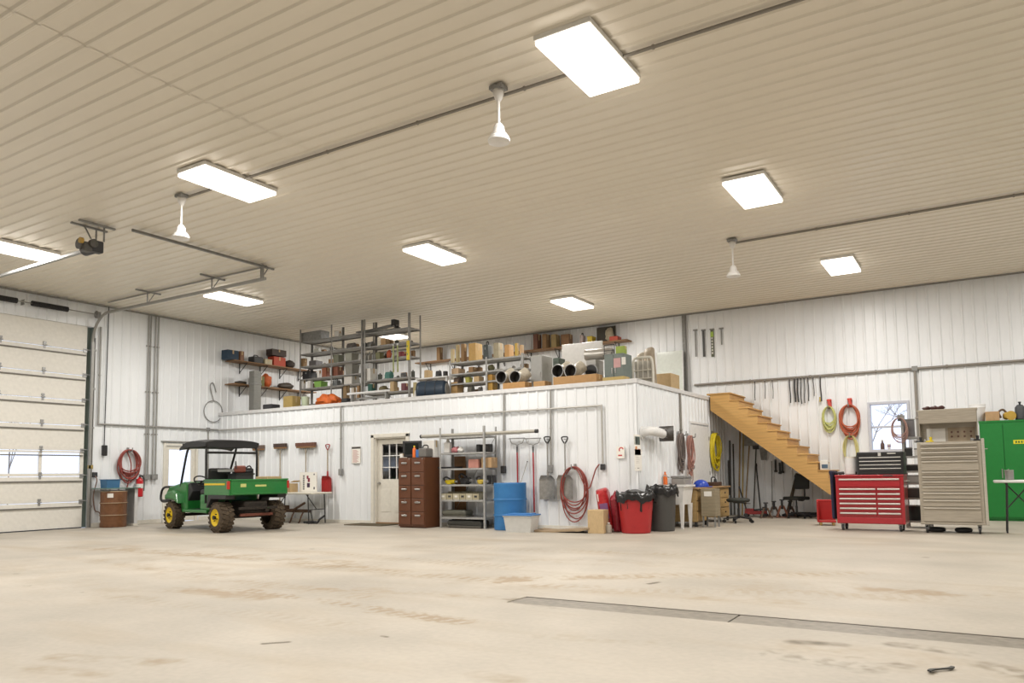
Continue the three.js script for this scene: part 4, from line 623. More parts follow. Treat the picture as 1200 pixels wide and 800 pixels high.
// ---- filing cabinets ----
const fcx = -11.05, fcz = -13.07, fch = pZ(498, 535.5, -13.07).y, fcw = 0.368, fcd = 0.6;
for (let k = 0; k < 2; k++) {
  const t = thing('filing_cabinet', k ? 'brown five-drawer filing cabinet next to the metal shelving' : 'brown five-drawer filing cabinet next to the office door', 'cabinet', [fcx + fcw * (k + 0.5) + 0.002 * k, 0, fcz - fcd / 2], 0, 'twin brown filing cabinets');
  mesh('cabinet_body', [rb(fcw, fch - 0.03, fcd - 0.02, 0.006, 0, (fch + 0.03) / 2, -0.01), rb(fcw - 0.02, 0.04, fcd - 0.06, 0.004, 0, 0.02, -0.02)], M.brown, t);
  const dh = (fch - 0.1) / 5;
  for (let i = 0; i < 5; i++) { const y = 0.065 + i * dh, dr = mesh('drawer', rb(fcw - 0.03, dh - 0.014, 0.02, 0.006, 0, y + dh / 2, fcd / 2 - 0.008), mat(lin(0.13, 0.047, 0.02), { rough: 0.4 }), t);
    mesh('handle', [rb(0.15, 0.03, 0.022, 0.008, 0, y + dh * 0.72, fcd / 2 + 0.012), rb(0.13, 0.012, 0.012, 0.004, 0, y + dh * 0.72 - 0.016, fcd / 2 + 0.014)], M.steel, dr);
    mesh('label_holder', rb(0.08, 0.045, 0.008, 0.003, 0, y + dh * 0.88, fcd / 2 + 0.006), M.brown, dr); }
  mesh('lock', cy(0.012, 0.012, 0.012, fcw / 2 - 0.05, fch - 0.028, fcd / 2, Math.PI / 2), M.steel, t);
}
{ // on top of the filing cabinets
  const y = fch + 0.001, tv = thing('television', 'old black television set on top of the brown filing cabinets', 'television', [fcx + 0.2, y, fcz - 0.32], 0.35);
  mesh('casing', [ext([[-0.19, 0.03], [0.19, 0.03], [0.2, 0.36], [-0.2, 0.36]], 0.1, 0.015).translate(0, 0, 0.12), ext([[-0.14, 0.05], [0.14, 0.05], [0.12, 0.3], [-0.12, 0.3]], 0.22, 0.03).translate(0, 0, -0.03), rb(0.24, 0.035, 0.2, 0.01, 0, 0.0175, 0.05)], M.dark, tv); mesh('screen', rb(0.32, 0.25, 0.012, 0.006, 0, 0.2, 0.17), mat(lin(0.01, 0.012, 0.012), { rough: 0.12 }), tv);
  const b1 = bottle('squat orange spray can with yellow cap standing on a brown filing cabinet', [fcx + 0.4, y, fcz - 0.08], 0.04, 0.26, M.orange, M.yellow, 'spray_can'); 
  carton('small blue carton on the brown filing cabinet', [fcx + 0.5, y, fcz - 0.1], 0.09, 0.17, 0.09, mat(lin(0.05, 0.16, 0.42)), 0.1);
  const mic = thing('camera_case', 'grey case with a black handle on top of the filing cabinets', 'case', [fcx + 0.62, y, fcz - 0.2], 0.1); mesh('case_body', rb(0.2, 0.2, 0.3, 0.03, 0, 0.1, 0), mat(lin(0.16, 0.15, 0.14)), mic); mesh('handle', tube([[-0.07, 0.19, 0], [-0.05, 0.26, 0], [0.05, 0.26, 0], [0.07, 0.19, 0]], 0.013, 16), M.black, mic);
  carton('white carton on the back edge of the brown filing cabinets', [fcx + 0.56, y, fcz - 0.47], 0.3, 0.38, 0.2, M.label, 0.05);
  carton('small white tin box beside the old television', [fcx + 0.06, y, fcz - 0.06], 0.07, 0.09, 0.06, M.label, 0.3);
}
function bottle(label, pos, r, h, m, capM, name = 'bottle', group) { const t = thing(name, label, name.replace('_', ' '), pos, 0, group); mesh('container', lathe([[0.001, 0], [r * 0.92, 0], [r, h * 0.04], [r, h * 0.66], [r * 0.85, h * 0.76], [r * 0.38, h * 0.84], [r * 0.36, h * 0.9], [0.001, h * 0.9]], 18), m, t); mesh('cap', lathe([[0.001, h * 0.88], [r * 0.42, h * 0.88], [r * 0.42, h], [0.001, h]], 14), capM, t); return t; }
function can(label, pos, r, h, m, name = 'paint_can', group) { const t = thing(name, label, 'can', pos, 0, group); mesh('can_body', lathe([[0.001, 0], [r, 0], [r + 0.003, 0.006], [r, 0.012], [r, h - 0.012], [r + 0.004, h - 0.006], [r, h], [r - 0.01, h], [r - 0.012, h - 0.008], [0.001, h - 0.008]], 22), m, t); mesh('bail_handle', to(r * 1.02, 0.003, 0, h * 0.8, 0, 0.9, 0, 0, Math.PI), M.galv, t); return t; }
// ---- shelving unit ----
function rack(name, label, x0, x1, z0, z1, levels, top, m, base = 0, postW = 0.04, group, midPosts = []) {
  const t = thing(name, label, 'shelving', [0, base, 0], 0, group);
  for (const x of [x0, ...midPosts, x1]) for (const z of [z0, z1]) { const s = x === x1 ? -1 : 1, q = z === z1 ? 1 : -1; mesh('post', [bx(postW, top, 0.004, x + s * postW / 2, top / 2, z), bx(0.004, top, postW, x, top / 2, z + q * -0 + (z === z0 ? -1 : 1) * -postW / 2 * -1)], m, t); }
  for (const y of levels) mesh('shelf', [rb(x1 - x0 - 0.012, 0.006, Math.abs(z1 - z0) - 0.012, 0.002, (x0 + x1) / 2, y - 0.003, (z0 + z1) / 2), bx(x1 - x0 - 0.012, 0.035, 0.005, (x0 + x1) / 2, y - 0.0185, Math.max(z0, z1) - 0.009), bx(x1 - x0 - 0.012, 0.035, 0.005, (x0 + x1) / 2, y - 0.0185, Math.min(z0, z1) + 0.009), bx(0.005, 0.035, Math.abs(z1 - z0) - 0.012, x0 + 0.009, y - 0.0185, (z0 + z1) / 2), bx(0.005, 0.035, Math.abs(z1 - z0) - 0.012, x1 - 0.009, y - 0.0185, (z0 + z1) / 2)], m, t);
  return t;
}
{
  const zf = ZF + 0.62, zr = ZF + 0.14, x0 = pZ(515.5, 600, zf).x, x1 = pZ(568.5, 600, zf).x, Y = v => pZ(541, v, zf).y, lv = [606, 585.5, 567.5, 548.5, 530].map(Y), top = Y(500);
  rack('metal_shelving', 'grey metal shelving unit between the filing cabinets and the blue drum', x0, x1, zf, zr, [...lv, Y(511)], top, M.rackL);
  mesh('cross_brace', [beam([x0 + 0.02, 0.3, zr - 0.004], [x1 - 0.02, top - 0.2, zr - 0.004], 0.02, 0.003)], M.rackL, scene.getObjectByName('metal_shelving'));
  const at = (u, k, z = zf - 0.2) => [pZ(u, 580, z).x, k ? lv[k - 1] + 0.0008 : 0.001, z];
  // floor level
  const bl = thing('folded_tarp', 'dark folded tarpaulin on the lowest shelf of the grey shelving', 'tarp', at(548, 0)); mesh('tarp_fold', [lumpy(new RoundedBoxGeometry(0.9, 0.13, 0.34, 5, 0.05), 0.03, 6, 2).translate(0, 0.1, 0)], mat(lin(0.05, 0.05, 0.042), { t: 'cloth' }), bl); mesh('tarp_layer', [lumpy(new RoundedBoxGeometry(0.86, 0.06, 0.32, 4, 0.03), 0.015, 5, 4).translate(0.02, 0.03, 0)], mat(lin(0.13, 0.12, 0.1), { t: 'cloth' }), bl);
  const bk = thing('folded_blanket', 'greenish grey folded blanket on the grey shelving', 'blanket', at(536, 1)); mesh('blanket_fold', [lumpy(new RoundedBoxGeometry(0.62, 0.12, 0.34, 5, 0.05), 0.025, 6, 9).translate(0, 0.085, 0)], mat(lin(0.13, 0.13, 0.1), { t: 'cloth' }), bk); mesh('blanket_layer', [rb(0.64, 0.03, 0.34, 0.014, 0.01, 0.016, 0)], mat(lin(0.2, 0.19, 0.16), { t: 'cloth' }), bk);
  for (let i = 0; i < 6; i++) { const p = at(524 + i * 7.6, 2); const q = thing('parts_bin', 'low tan parts bin in the row on the middle shelf', 'bin', p, 0, 'parts bins on the shelving'); const bm = i % 2 ? mat(lin(0.42, 0.37, 0.25), { t: 'card' }) : mat(lin(0.5, 0.46, 0.34), { t: 'card' }); mesh('bin_tray', [bx(0.155, 0.006, 0.3, 0, 0.003, 0), bx(0.155, 0.13, 0.006, 0, 0.065, 0.15), bx(0.155, 0.17, 0.006, 0, 0.085, -0.15), bx(0.006, 0.14, 0.3, 0.077, 0.07, 0), bx(0.006, 0.14, 0.3, -0.077, 0.07, 0)], bm, q); mesh('label_slot', rb(0.07, 0.04, 0.004, 0.001, 0, 0.07, 0.155), i % 2 ? M.dark : M.label, q); }
  const wr = (l, p, m, s = 1) => { const q = thing('power_tool', l, 'tool', p, rnd(-0.4, 0.4)); mesh('tool_body', [cy(0.045 * s, 0.04 * s, 0.22 * s, 0, 0.06 * s, 0, 0, 0, Math.PI / 2), rb(0.12 * s, 0.06 * s, 0.1 * s, 0.02, -0.02, 0.03 * s, 0)], m, q); mesh('tool_handle', [tube([[-0.1 * s, 0.06 * s, 0], [-0.16 * s, 0.12 * s, 0.01], [-0.1 * s, 0.16 * s, 0], [0.02 * s, 0.1 * s, 0]], 0.018 * s, 16)], M.dark, q); mesh('chuck', cy(0.03 * s, 0.02 * s, 0.07 * s, 0.14 * s, 0.06 * s, 0, 0, 0, Math.PI / 2), M.galv, q); };
  wr('yellow power tool on the grey metal shelving', at(528, 3), M.yellow); wr('black power tool on the grey metal shelving', at(546, 3), M.dark, 1.4); wr('yellow and black grinder beside two black tubs on the shelving', at(565, 3, zf - 0.1), mat(lin(0.45, 0.33, 0.03)));
  for (let i = 0; i < 2; i++) can(i ? 'dark metal can at the end of the tool shelf' : 'dark metal can beside the yellow grinder', at(573.5 + i * 6, 3, zf - 0.33), 0.05, 0.19, M.dark);
  const lb = at(527, 4 - 0); 
  single('flat_tray', 'flat black tray on the grey metal shelving', 'tray', [rb(0.46, 0.03, 0.3, 0.008, 0, 0.015, 0), rb(0.48, 0.008, 0.32, 0.003, 0, 0.034, 0)], M.dark, undefined, [at(528, 4)[0], lv[3] + 0.025 - 0.0, zf - 0.2]).position.y = lv[3] + 0.001;
  carton('cardboard box with pink print on the grey shelving', [at(558, 4)[0], lv[3] + 0.001, zf - 0.2], 0.26, 0.19, 0.2, mat(lin(0.55, 0.25, 0.2), { t: 'card' }));
  carton('plain brown cardboard box on the right of the printed one on the shelving', [at(566, 4, zf - 0.3)[0] + 0.2, lv[3] + 0.001, zf - 0.26], 0.26, 0.22, 0.24, M.card);
  const y5 = lv[4] + 0.001;
  const jg = thing('plastic_jug', 'white plastic jug on the upper shelf of the grey shelving', 'jug', [pZ(525, 520, zf - 0.2).x, y5, zf - 0.2]); mesh('jug_body', [rb(0.16, 0.24, 0.12, 0.03, 0, 0.12, 0), cy(0.05, 0.03, 0.06, 0, 0.26, 0)], M.label, jg); mesh('cap', cy(0.028, 0.028, 0.03, 0, 0.3, 0), M.cream, jg);
  const pk = thing('rag_bundle', 'pink and white bundle of rags on the upper shelf of the grey shelving', 'rags', [pZ(535, 520, zf - 0.18).x, y5, zf - 0.18]); mesh('rag', lumpy(sp(0.09, 0, 0.075, 0, 1.2, 0.75, 1, 20), 0.04, 12, 3), mat(lin(0.6, 0.22, 0.24), { t: 'cloth' }), pk); mesh('rag', lumpy(sp(0.07, 0.12, 0.06, 0.02, 1.1, 0.8, 1, 20), 0.03, 13, 6), M.label, pk);
  for (const [u, w, l] of [[562, 0.09, 'narrow black speaker on the upper shelf of the grey shelving'], [572, 0.16, 'wide black speaker on the upper shelf of the grey shelving']]) { const q = thing('speaker', l, 'speaker', [pZ(u, 520, zf - 0.26).x, y5, zf - 0.26]); mesh('cabinet', rb(w, 0.17, 0.14, 0.012, 0, 0.085, 0), M.black, q); mesh('cone', cy(w * 0.36, w * 0.2, 0.02, 0, 0.09, 0.068, Math.PI / 2), M.dark, q); }
  single('brown_board', 'dark brown board standing behind the left post of the grey shelving', 'board', rb(0.3, 1.55, 0.03, 0.005, 0, 0.775, 0), M.woodD, undefined, [x0 + 0.16, 0, zr - 0.06]);
  // upper shelf (530) holds tubs and speakers
}
{ // items on the shelf below the pipes and the pipes themselves
  const zf = ZF + 0.62, Y = v => pZ(541, v, zf).y, yU = Y(511) + 0.001; const pl = (u, z = zf - 0.2) => pZ(u, 520, z).x;
  for (const [i, o] of [[0, 0], [1, 0.07]]) { const a = pZ(494 - i * 2, 510, zf - 0.1), b = pZ(629, 505, zf - 0.1); const t = thing(i ? 'metal_gutter' : 'steel_pipe', i ? 'long pale gutter lying across the top of the grey shelving' : 'long dark-ended pipe lying across the top of the grey shelving', i ? 'gutter' : 'pipe', [0, yU, 0]); if (i) mesh('channel', [bx(b.x - a.x - 0.5, 0.004, 0.09, (a.x + b.x) / 2 - 0.2, 0.004, zf - 0.24), bx(b.x - a.x - 0.5, 0.07, 0.004, (a.x + b.x) / 2 - 0.2, 0.037, zf - 0.285), bx(b.x - a.x - 0.5, 0.07, 0.004, (a.x + b.x) / 2 - 0.2, 0.037, zf - 0.195)], M.trimW, t); else { mesh('tube', bar([a.x, 0.04, zf - 0.09], [b.x, 0.04, zf - 0.09], 0.036, 14), mat(lin(0.4, 0.38, 0.33), { rough: 0.4 }), t); each('end_cap', [cy(0.04, 0.04, 0.06, b.x, 0.04, zf - 0.09, 0, 0, Math.PI / 2), cy(0.04, 0.04, 0.04, a.x, 0.04, zf - 0.09, 0, 0, Math.PI / 2)], M.dark, t); } }
}
// ---- blue drum ----
{ const p = pY(587, 621.5); drum('plastic_drum', 'large blue plastic drum standing against the office wall', [p.x + 0.02, 0, ZF + 0.52], 0.335, 0.96, M.blue, null, [0.3, 0.62], t => { each('bung', [cy(0.035, 0.035, 0.03, 0.18, 0.945, 0, 0), cy(0.035, 0.035, 0.03, -0.18, 0.945, 0, 0)], M.dark, t); });
  const g = thing('dip_stick', 'thin stick leaning out of the top of the blue drum against the wall', 'stick', [p.x + 0.23, 0.938, ZF + 0.45]); mesh('rod', bar([0, 0, 0], [-0.05, 0.46, -0.38], 0.008), M.pipe, g); mesh('tip', sp(0.014, -0.05, 0.46, -0.38), M.dark, g); }
// ---- clear bin with blue lid, flat cardboard ----
function tote(name, label, pos, turn, w, h, d, bodyM, lidM) { const t = thing(name, label, 'storage bin', pos, turn); const b = warp(new THREE.BoxGeometry(w, h, d, 1, 1, 1), q => { const k = q.y > 0 ? 1 : 0.86; q.x *= k; q.z *= k; }); mesh('tub', put(b, 0, h / 2, 0), bodyM, t); mesh('rim', rb(w + 0.03, 0.02, d + 0.03, 0.006, 0, h - 0.01, 0), bodyM, t); mesh('lid', [rb(w + 0.045, 0.025, d + 0.045, 0.01, 0, h + 0.013, 0), rb(w * 0.8, 0.02, d * 0.8, 0.008, 0, h + 0.033, 0)], lidM, t); return t; }
{ const p = pY(603, 623); tote('storage_bin', 'translucent white storage bin with a blue lid beside the blue drum', [p.x + 0.12, 0, p.z - 0.08], 0.12, 0.6, 0.32, 0.42, mat(lin(0.62, 0.62, 0.6), { rough: 0.35 }), mat(lin(0.05, 0.2, 0.5), { rough: 0.4 }));
  const q = pY(645, 624); single('flattened_cardboard', 'flattened sheet of cardboard lying on the floor under the hanging hose', 'cardboard', [warp(new THREE.BoxGeometry(1.2, 0.035, 0.55, 20, 2, 10), v => { v.y += 0.03 + 0.018 * Math.sin(v.x * 5) + (v.x > 0.4 ? (v.x - 0.4) * 0.3 : 0) * (v.z > 0 ? 1 : 0.4); })], mat(lin(0.4, 0.3, 0.19), { t: 'card', rough: 0.9 }), undefined, [q.x + 0.16, 0, q.z - 0.34], 0.05); }
// ---- box, red sacks, bins ----
{
  const p = pY(701, 625); carton('tan cardboard box on the floor beside the red sacks', [p.x - 0.06, 0, p.z - 0.14], 0.32, 0.44, 0.3, M.cardL, 0.1);
  const q = pY(716, 622), sk = thing('feed_sack', 'glossy red printed sack slumped against the office wall', 'sack', [q.x - 0.06, 0, ZF + 0.28], 0.2); const rm = mat(lin(0.5, 0.02, 0.03), { t: 'rust', rough: 0.3, clearcoat: 0.4 });
  mesh('sack_body', [put(lumpy(new RoundedBoxGeometry(0.26, 0.82, 0.34, 6, 0.1), 0.05, 5, 3), 0, 0.43, 0, 0, 0, 0.14)], rm, sk); mesh('printed_patch', [put(lumpy(rb(0.16, 0.3, 0.01, 0.004), 0.01, 5, 3), 0.03, 0.4, 0.185, 0, 0, 0.14)], mat(lin(0.2, 0.08, 0.2)), sk); mesh('white_patch', [put(rb(0.12, 0.14, 0.008, 0.003), -0.05, 0.66, 0.168, 0, 0, 0.14)], M.label, sk);
  const s2 = thing('feed_sack', 'dark red sack squeezed between a red one and the red bin', 'sack', [q.x + 0.19, 0, ZF + 0.24], -0.1); mesh('sack_body', [put(lumpy(new RoundedBoxGeometry(0.17, 0.7, 0.28, 6, 0.07), 0.05, 5, 7), 0, 0.34, 0, 0, 0, 0.1)], mat(lin(0.3, 0.02, 0.04), { t: 'rust', rough: 0.35 }), s2); mesh('tied_top', put(lumpy(new THREE.ConeGeometry(0.08, 0.16, 12, 3), 0.02, 9), -0.05, 0.72, 0), mat(lin(0.3, 0.02, 0.04), { t: 'rust', rough: 0.35 }), s2);
  const j = pY(707, 624); const jar = bottle('small clear jar with a pale label beside the tan box', [j.x + 0.14, 0, j.z + 0.06], 0.06, 0.2, mat(lin(0.4, 0.36, 0.3)), M.label, 'jar');
  const bin = (label, pos, r0, r1, h, m, lm) => { const t = thing('trash_bin', label, 'trash bin', pos); mesh('bin_body', lathe([[0.001, 0], [r0, 0], [r0 + 0.008, 0.02], [r1, h - 0.03], [r1 + 0.018, h - 0.03], [r1 + 0.018, h], [r1 - 0.008, h], [r0 - 0.008, 0.03], [0.001, 0.03]], 36), m, t);
    mesh('bin_liner', [warp(lathe([[r1 - 0.03, h - 0.25], [r1 - 0.012, h + 0.02], [r1 + 0.03, h + 0.06], [r1 + 0.045, h - 0.01], [r1 + 0.035, h - 0.06], [r1 + 0.038, h - 0.1]], 60), v => { const a = Math.atan2(v.z, v.x), k = 1 + 0.035 * Math.sin(a * 9) + 0.025 * Math.sin(a * 23 + 1); v.x *= k; v.z *= k; v.y += 0.035 * Math.sin(a * 5 + 1) + 0.02 * Math.sin(a * 13); }), put(lumpy(new THREE.SphereGeometry(r1 * 0.86, 24, 12, 0, 6.283, 0, 1.5), 0.05, 6, 2).scale(1, 0.45, 1), 0, h - 0.02, 0)], lm, t); return t; };
  const liner = mat(lin(0.012, 0.012, 0.013), { t: null, rough: 0.28, side: THREE.DoubleSide });
  const r = pY(745.5, 625.5); bin('red plastic trash bin with a black liner', [pZ(745.5, 620, -13.6).x, 0, -13.6], 0.265, 0.335, 0.7, mat(lin(0.42, 0.022, 0.025), { rough: 0.4 }), liner);
  const d = pY(769.5, 622); bin('dark grey trash bin with a black liner beside the utility sink', [-5.38, 0, -14.26], 0.22, 0.27, 0.8, mat(lin(0.07, 0.068, 0.065), { rough: 0.5 }), liner);
}
// ---- things on the end wall and notices on the office front by the corner ----
{
  const a = onF(728, 533); notice('warning_card', 'small white card with a red mark on the office wall above the sacks', 'notice', 0.17, 0.24, (g, w, h) => { g.fillStyle = '#b8383c'; g.beginPath(); g.arc(w * 0.6, h * 0.28, w * 0.24, 2.4, 6.1); g.lineWidth = 26; g.strokeStyle = '#b8383c'; g.stroke(); g.fillRect(w * 0.2, h * 0.68, w * 0.5, h * 0.12); }, [onF(728, 530).x, onF(728, 530).y, ZF + 0.035]);
  const zs = u => pX(u, 530, XR).z, ys = (u, v) => pX(u, v, XR).y;
  notice('wall_calendar', 'picture calendar hanging on the end wall under the white vent duct', 'calendar', 0.3, 0.4, (g, w, h) => { g.fillStyle = '#4c5a55'; g.fillRect(w * 0.1, h * 0.1, w * 0.8, h * 0.4); g.fillStyle = '#2c3230'; g.fillRect(w * 0.2, h * 0.14, w * 0.3, h * 0.3); g.fillStyle = '#d08a58'; g.fillRect(w * 0.1, h * 0.58, w * 0.3, h * 0.32); g.fillStyle = '#b5483c'; g.fillRect(w * 0.55, h * 0.7, w * 0.35, h * 0.2); }, [XR + 0.04, ys(744, 521), zs(745)], Math.PI / 2);
  notice('paper_notice', 'plain white paper notice below the picture calendar on the end wall', 'notice', 0.34, 0.42, (g, w, h) => { lines(g, w * 0.15, h * 0.15, w * 0.6, 8, 17, '#b9b6b0', 4); g.fillStyle = '#555'; g.fillRect(w * 0.3, h * 0.86, w * 0.3, 6); }, [XR + 0.04, ys(744.5, 539), zs(745.5)], Math.PI / 2);
  const p = pX(760, 507, XR + 0.1), t = thing('vent_duct', 'white vent duct with a dark square hood sticking out of the end wall', 'vent', [XR, p.y, p.z]);
  mesh('duct', [tube([[0.02, 0, 0.16], [0.16, 0.03, 0.12], [0.22, 0.02, -0.1], [0.24, -0.01, -0.42]], 0.095, 24, false, 16), cy(0.13, 0.13, 0.02, 0.035, 0, 0.16, 0, 0, Math.PI / 2)], M.white, t);
  mesh('hood', [put(new THREE.CylinderGeometry(0.22, 0.12, 0.22, 4, 1, true).rotateY(Math.PI / 4), 0.25, 0.0, -0.5, -Math.PI / 2, 0, 0), bx(0.16, 0.16, 0.01, 0.25, 0.0, -0.41)], mat(lin(0.05, 0.042, 0.035), { rough: 0.5, side: THREE.DoubleSide }), t);
}
const cordC = [mat(lin(0.3, 0.12, 0.08), { t: 'grime' }), mat(lin(0.45, 0.2, 0.15), { t: 'grime' }), mat(lin(0.72, 0.58, 0.02), { t: 'mottle', rough: 0.5 })];
{
  const c = (u, v) => { const p = pX(u, v, XR); return [XR, p.y, p.z]; };
  coil('jumper_cable', 'grey and red cable hanging in a long coil beside the end wall conduit', 'cable', c(794, 532), 0.34, 0.9, 7, 0.014, mat(lin(0.2, 0.16, 0.14), { t: 'grime' }), 'x');
  coil('extension_cord', 'faded red cord hanging in a long coil beside the closet door', 'cord', c(805, 535), 0.34, 0.95, 7, 0.014, mat(lin(0.5, 0.25, 0.2), { t: 'grime' }), 'x');
  coil('extension_cord', 'thick bundle of bright yellow cord hanging under the top of the stairs', 'cord', c(834, 530), 0.7, 0.95, 15, 0.015, cordC[2], 'x');
  const w = c(806, 558); const t = coil('wire_loop', 'pale wire looped on the end wall above the desk', 'wire', w, 0.42, 0.4, 3, 0.008, mat(lin(0.5, 0.42, 0.38)), 'x');
}
// ---- utility sink, desk and their clutter ----
{
  const a = pY(788, 620), sz = a.z - 0.32, sx = XR + 0.36, zS = pX(792, 600, sx).z;
  const s = thing('utility_sink', 'white plastic utility sink on slender legs beside the grey bin', 'sink', [sx, 0, zS], Math.PI / 2);
  const wm = mat(lin(0.82, 0.81, 0.78), { rough: 0.35 });
  mesh('basin', [warp(new THREE.BoxGeometry(0.6, 0.36, 0.56), q => { if (q.y < 0) { q.x *= 0.84; q.z *= 0.84; } }).translate(0, 0.66, 0)], wm, s); mesh('rim', [bx(0.66, 0.035, 0.05, 0, 0.855, 0.29), bx(0.66, 0.035, 0.05, 0, 0.855, -0.29), bx(0.05, 0.035, 0.54, 0.305, 0.855, 0), bx(0.05, 0.035, 0.54, -0.305, 0.855, 0)], wm, s);
  for (const x of [-0.25, 0.25]) for (const z of [-0.22, 0.22]) mesh('leg', warp(new THREE.BoxGeometry(0.07, 0.5, 0.07), q => { const k = q.y > 0 ? 1.2 : 0.6; q.x *= k; q.z *= k; }).translate(x, 0.25, z), wm, s);
  mesh('faucet', [bar([0, 0.87, -0.27], [0, 1.02, -0.27], 0.014), tube([[0, 1.02, -0.27], [0, 1.07, -0.22], [0, 1.02, -0.12]], 0.012, 12)], M.steel, s);
  const top = 0.88; bottle('orange soap bottle on the rim of the utility sink', [sx - 0.28, 0.8735, zS - 0.2], 0.045, 0.27, M.orange, M.orange, 'bottle');
  // desk along the end wall
  const z0 = Math.min(pX(802, 590, XR + 0.65).z, zS - 0.36), z1 = pX(857, 590, XR + 0.72).z, L = z0 - z1, zc = (z0 + z1) / 2, D = 0.66, t = thing('wooden_desk', 'wooden knee-hole desk against the end wall beside the utility sink', 'desk', [XR + 0.06 + D / 2, 0, zc], Math.PI / 2);
  const dm = mat(lin(0.42, 0.29, 0.13), { t: 'wood', rough: 0.55 }), dh = 0.8;
  mesh('desk_top', rb(L, 0.035, D, 0.008, 0, dh - 0.0175, 0), mat(lin(0.4, 0.26, 0.13), { t: 'wood', rough: 0.5 }), t);
  const ped = L * 0.3;
  for (const s2 of [-1, 1]) { mesh('pedestal', rb(ped, dh - 0.14, D - 0.06, 0.006, s2 * (L / 2 - ped / 2 - 0.02), (dh - 0.14) / 2 + 0.1, -0.02), dm, t); for (let i = 0; i < 3; i++) { const d = mesh('drawer', rb(ped - 0.06, 0.19, 0.02, 0.006, s2 * (L / 2 - ped / 2 - 0.02), 0.21 + i * 0.215, D / 2 - 0.045), mat(lin(0.5, 0.34, 0.15), { t: 'wood', rough: 0.5 }), t); mesh('knob', sp(0.018, s2 * (L / 2 - ped / 2 - 0.02), 0.22 + i * 0.215, D / 2 - 0.025), M.dark, d); } for (const q of [-1, 1]) for (const r of [-1, 1]) mesh('leg', rb(0.05, 0.1, 0.05, 0.006, s2 * (L / 2 - ped / 2 - 0.02) + q * (ped / 2 - 0.03), 0.05, r * (D / 2 - 0.08)), M.dark, t); }
  mesh('modesty_panel', rb(L - 2 * ped, 0.45, 0.02, 0.004, 0, dh - 0.28, -D / 2 + 0.05), dm, t);
  mesh('pencil_drawer', rb(L - 2 * ped - 0.06, 0.08, 0.02, 0.004, 0, dh - 0.08, D / 2 - 0.05), dm, t);
  mesh('paper_note', bx(0.004, 0.12, 0.16, L / 2 + 0.0, 0.62, 0.05, 0, 0, 0), M.label, t).position.x = -L - 0.0 + 0.0;
  const dk = (u) => pX(u, 566, XR + 0.4).z;
  const cs = thing('storage_case', 'grey plastic case with a black lid on the desk', 'case', [XR + 0.28, dh + 0.001, z0 - 0.26], Math.PI / 2); mesh('case_body', rb(0.42, 0.2, 0.3, 0.02, 0, 0.1, 0), mat(lin(0.34, 0.33, 0.31), { rough: 0.4 }), cs); mesh('case_lid', rb(0.44, 0.05, 0.32, 0.015, 0, 0.226, 0), M.grey, cs);
  const hm = thing('hard_hat', 'bright blue hard hat lying on the desk', 'hard hat', [XR + 0.5, dh + 0.001, dk(816)], 0.6); mesh('shell', [put(new THREE.SphereGeometry(0.15, 24, 12, 0, 6.283, 0, 1.57).scale(1.15, 1, 1), 0, 0.012, 0)], mat(lin(0.02, 0.07, 0.5), { rough: 0.3, side: THREE.DoubleSide }), hm); mesh('brim', rb(0.36, 0.016, 0.32, 0.008, 0.03, 0.008, 0), mat(lin(0.02, 0.07, 0.5), { rough: 0.3 }), hm);
  const tl = thing('tool_tray', 'dark metal tool tray at the far end of the desk', 'tray', [XR + 0.36, dh + 0.001, dk(838)], Math.PI / 2); mesh('tray', [rb(0.5, 0.09, 0.26, 0.02, 0, 0.045, 0)], mat(lin(0.09, 0.05, 0.035), { t: 'rust' }), tl); mesh('tray_handle', [tube([[-0.16, 0.09, 0], [-0.12, 0.19, 0], [0.12, 0.19, 0], [0.16, 0.09, 0]], 0.014, 18), cy(0.04, 0.03, 0.08, -0.05, 0.12, 0.06)], M.dark, tl);
  const fr = thing('small_drawer_unit', 'grey steel drawer unit on legs at the end of the desk next to the sink', 'drawer unit', [XR + 0.92, 0, z0 - 0.18], 0); 
  mesh('unit_body', rb(0.3, 0.56, 0.34, 0.008, 0, 0.5, 0), mat(lin(0.3, 0.26, 0.18), { t: 'wood' }), fr); mesh('white_label', bx(0.16, 0.1, 0.004, 0, 0.68, 0.172), M.label, fr); for (const x of [-0.12, 0.12]) for (const z of [-0.13, 0.13]) mesh('leg', rb(0.03, 0.22, 0.03, 0.004, x, 0.11, z), M.grey, fr);
}
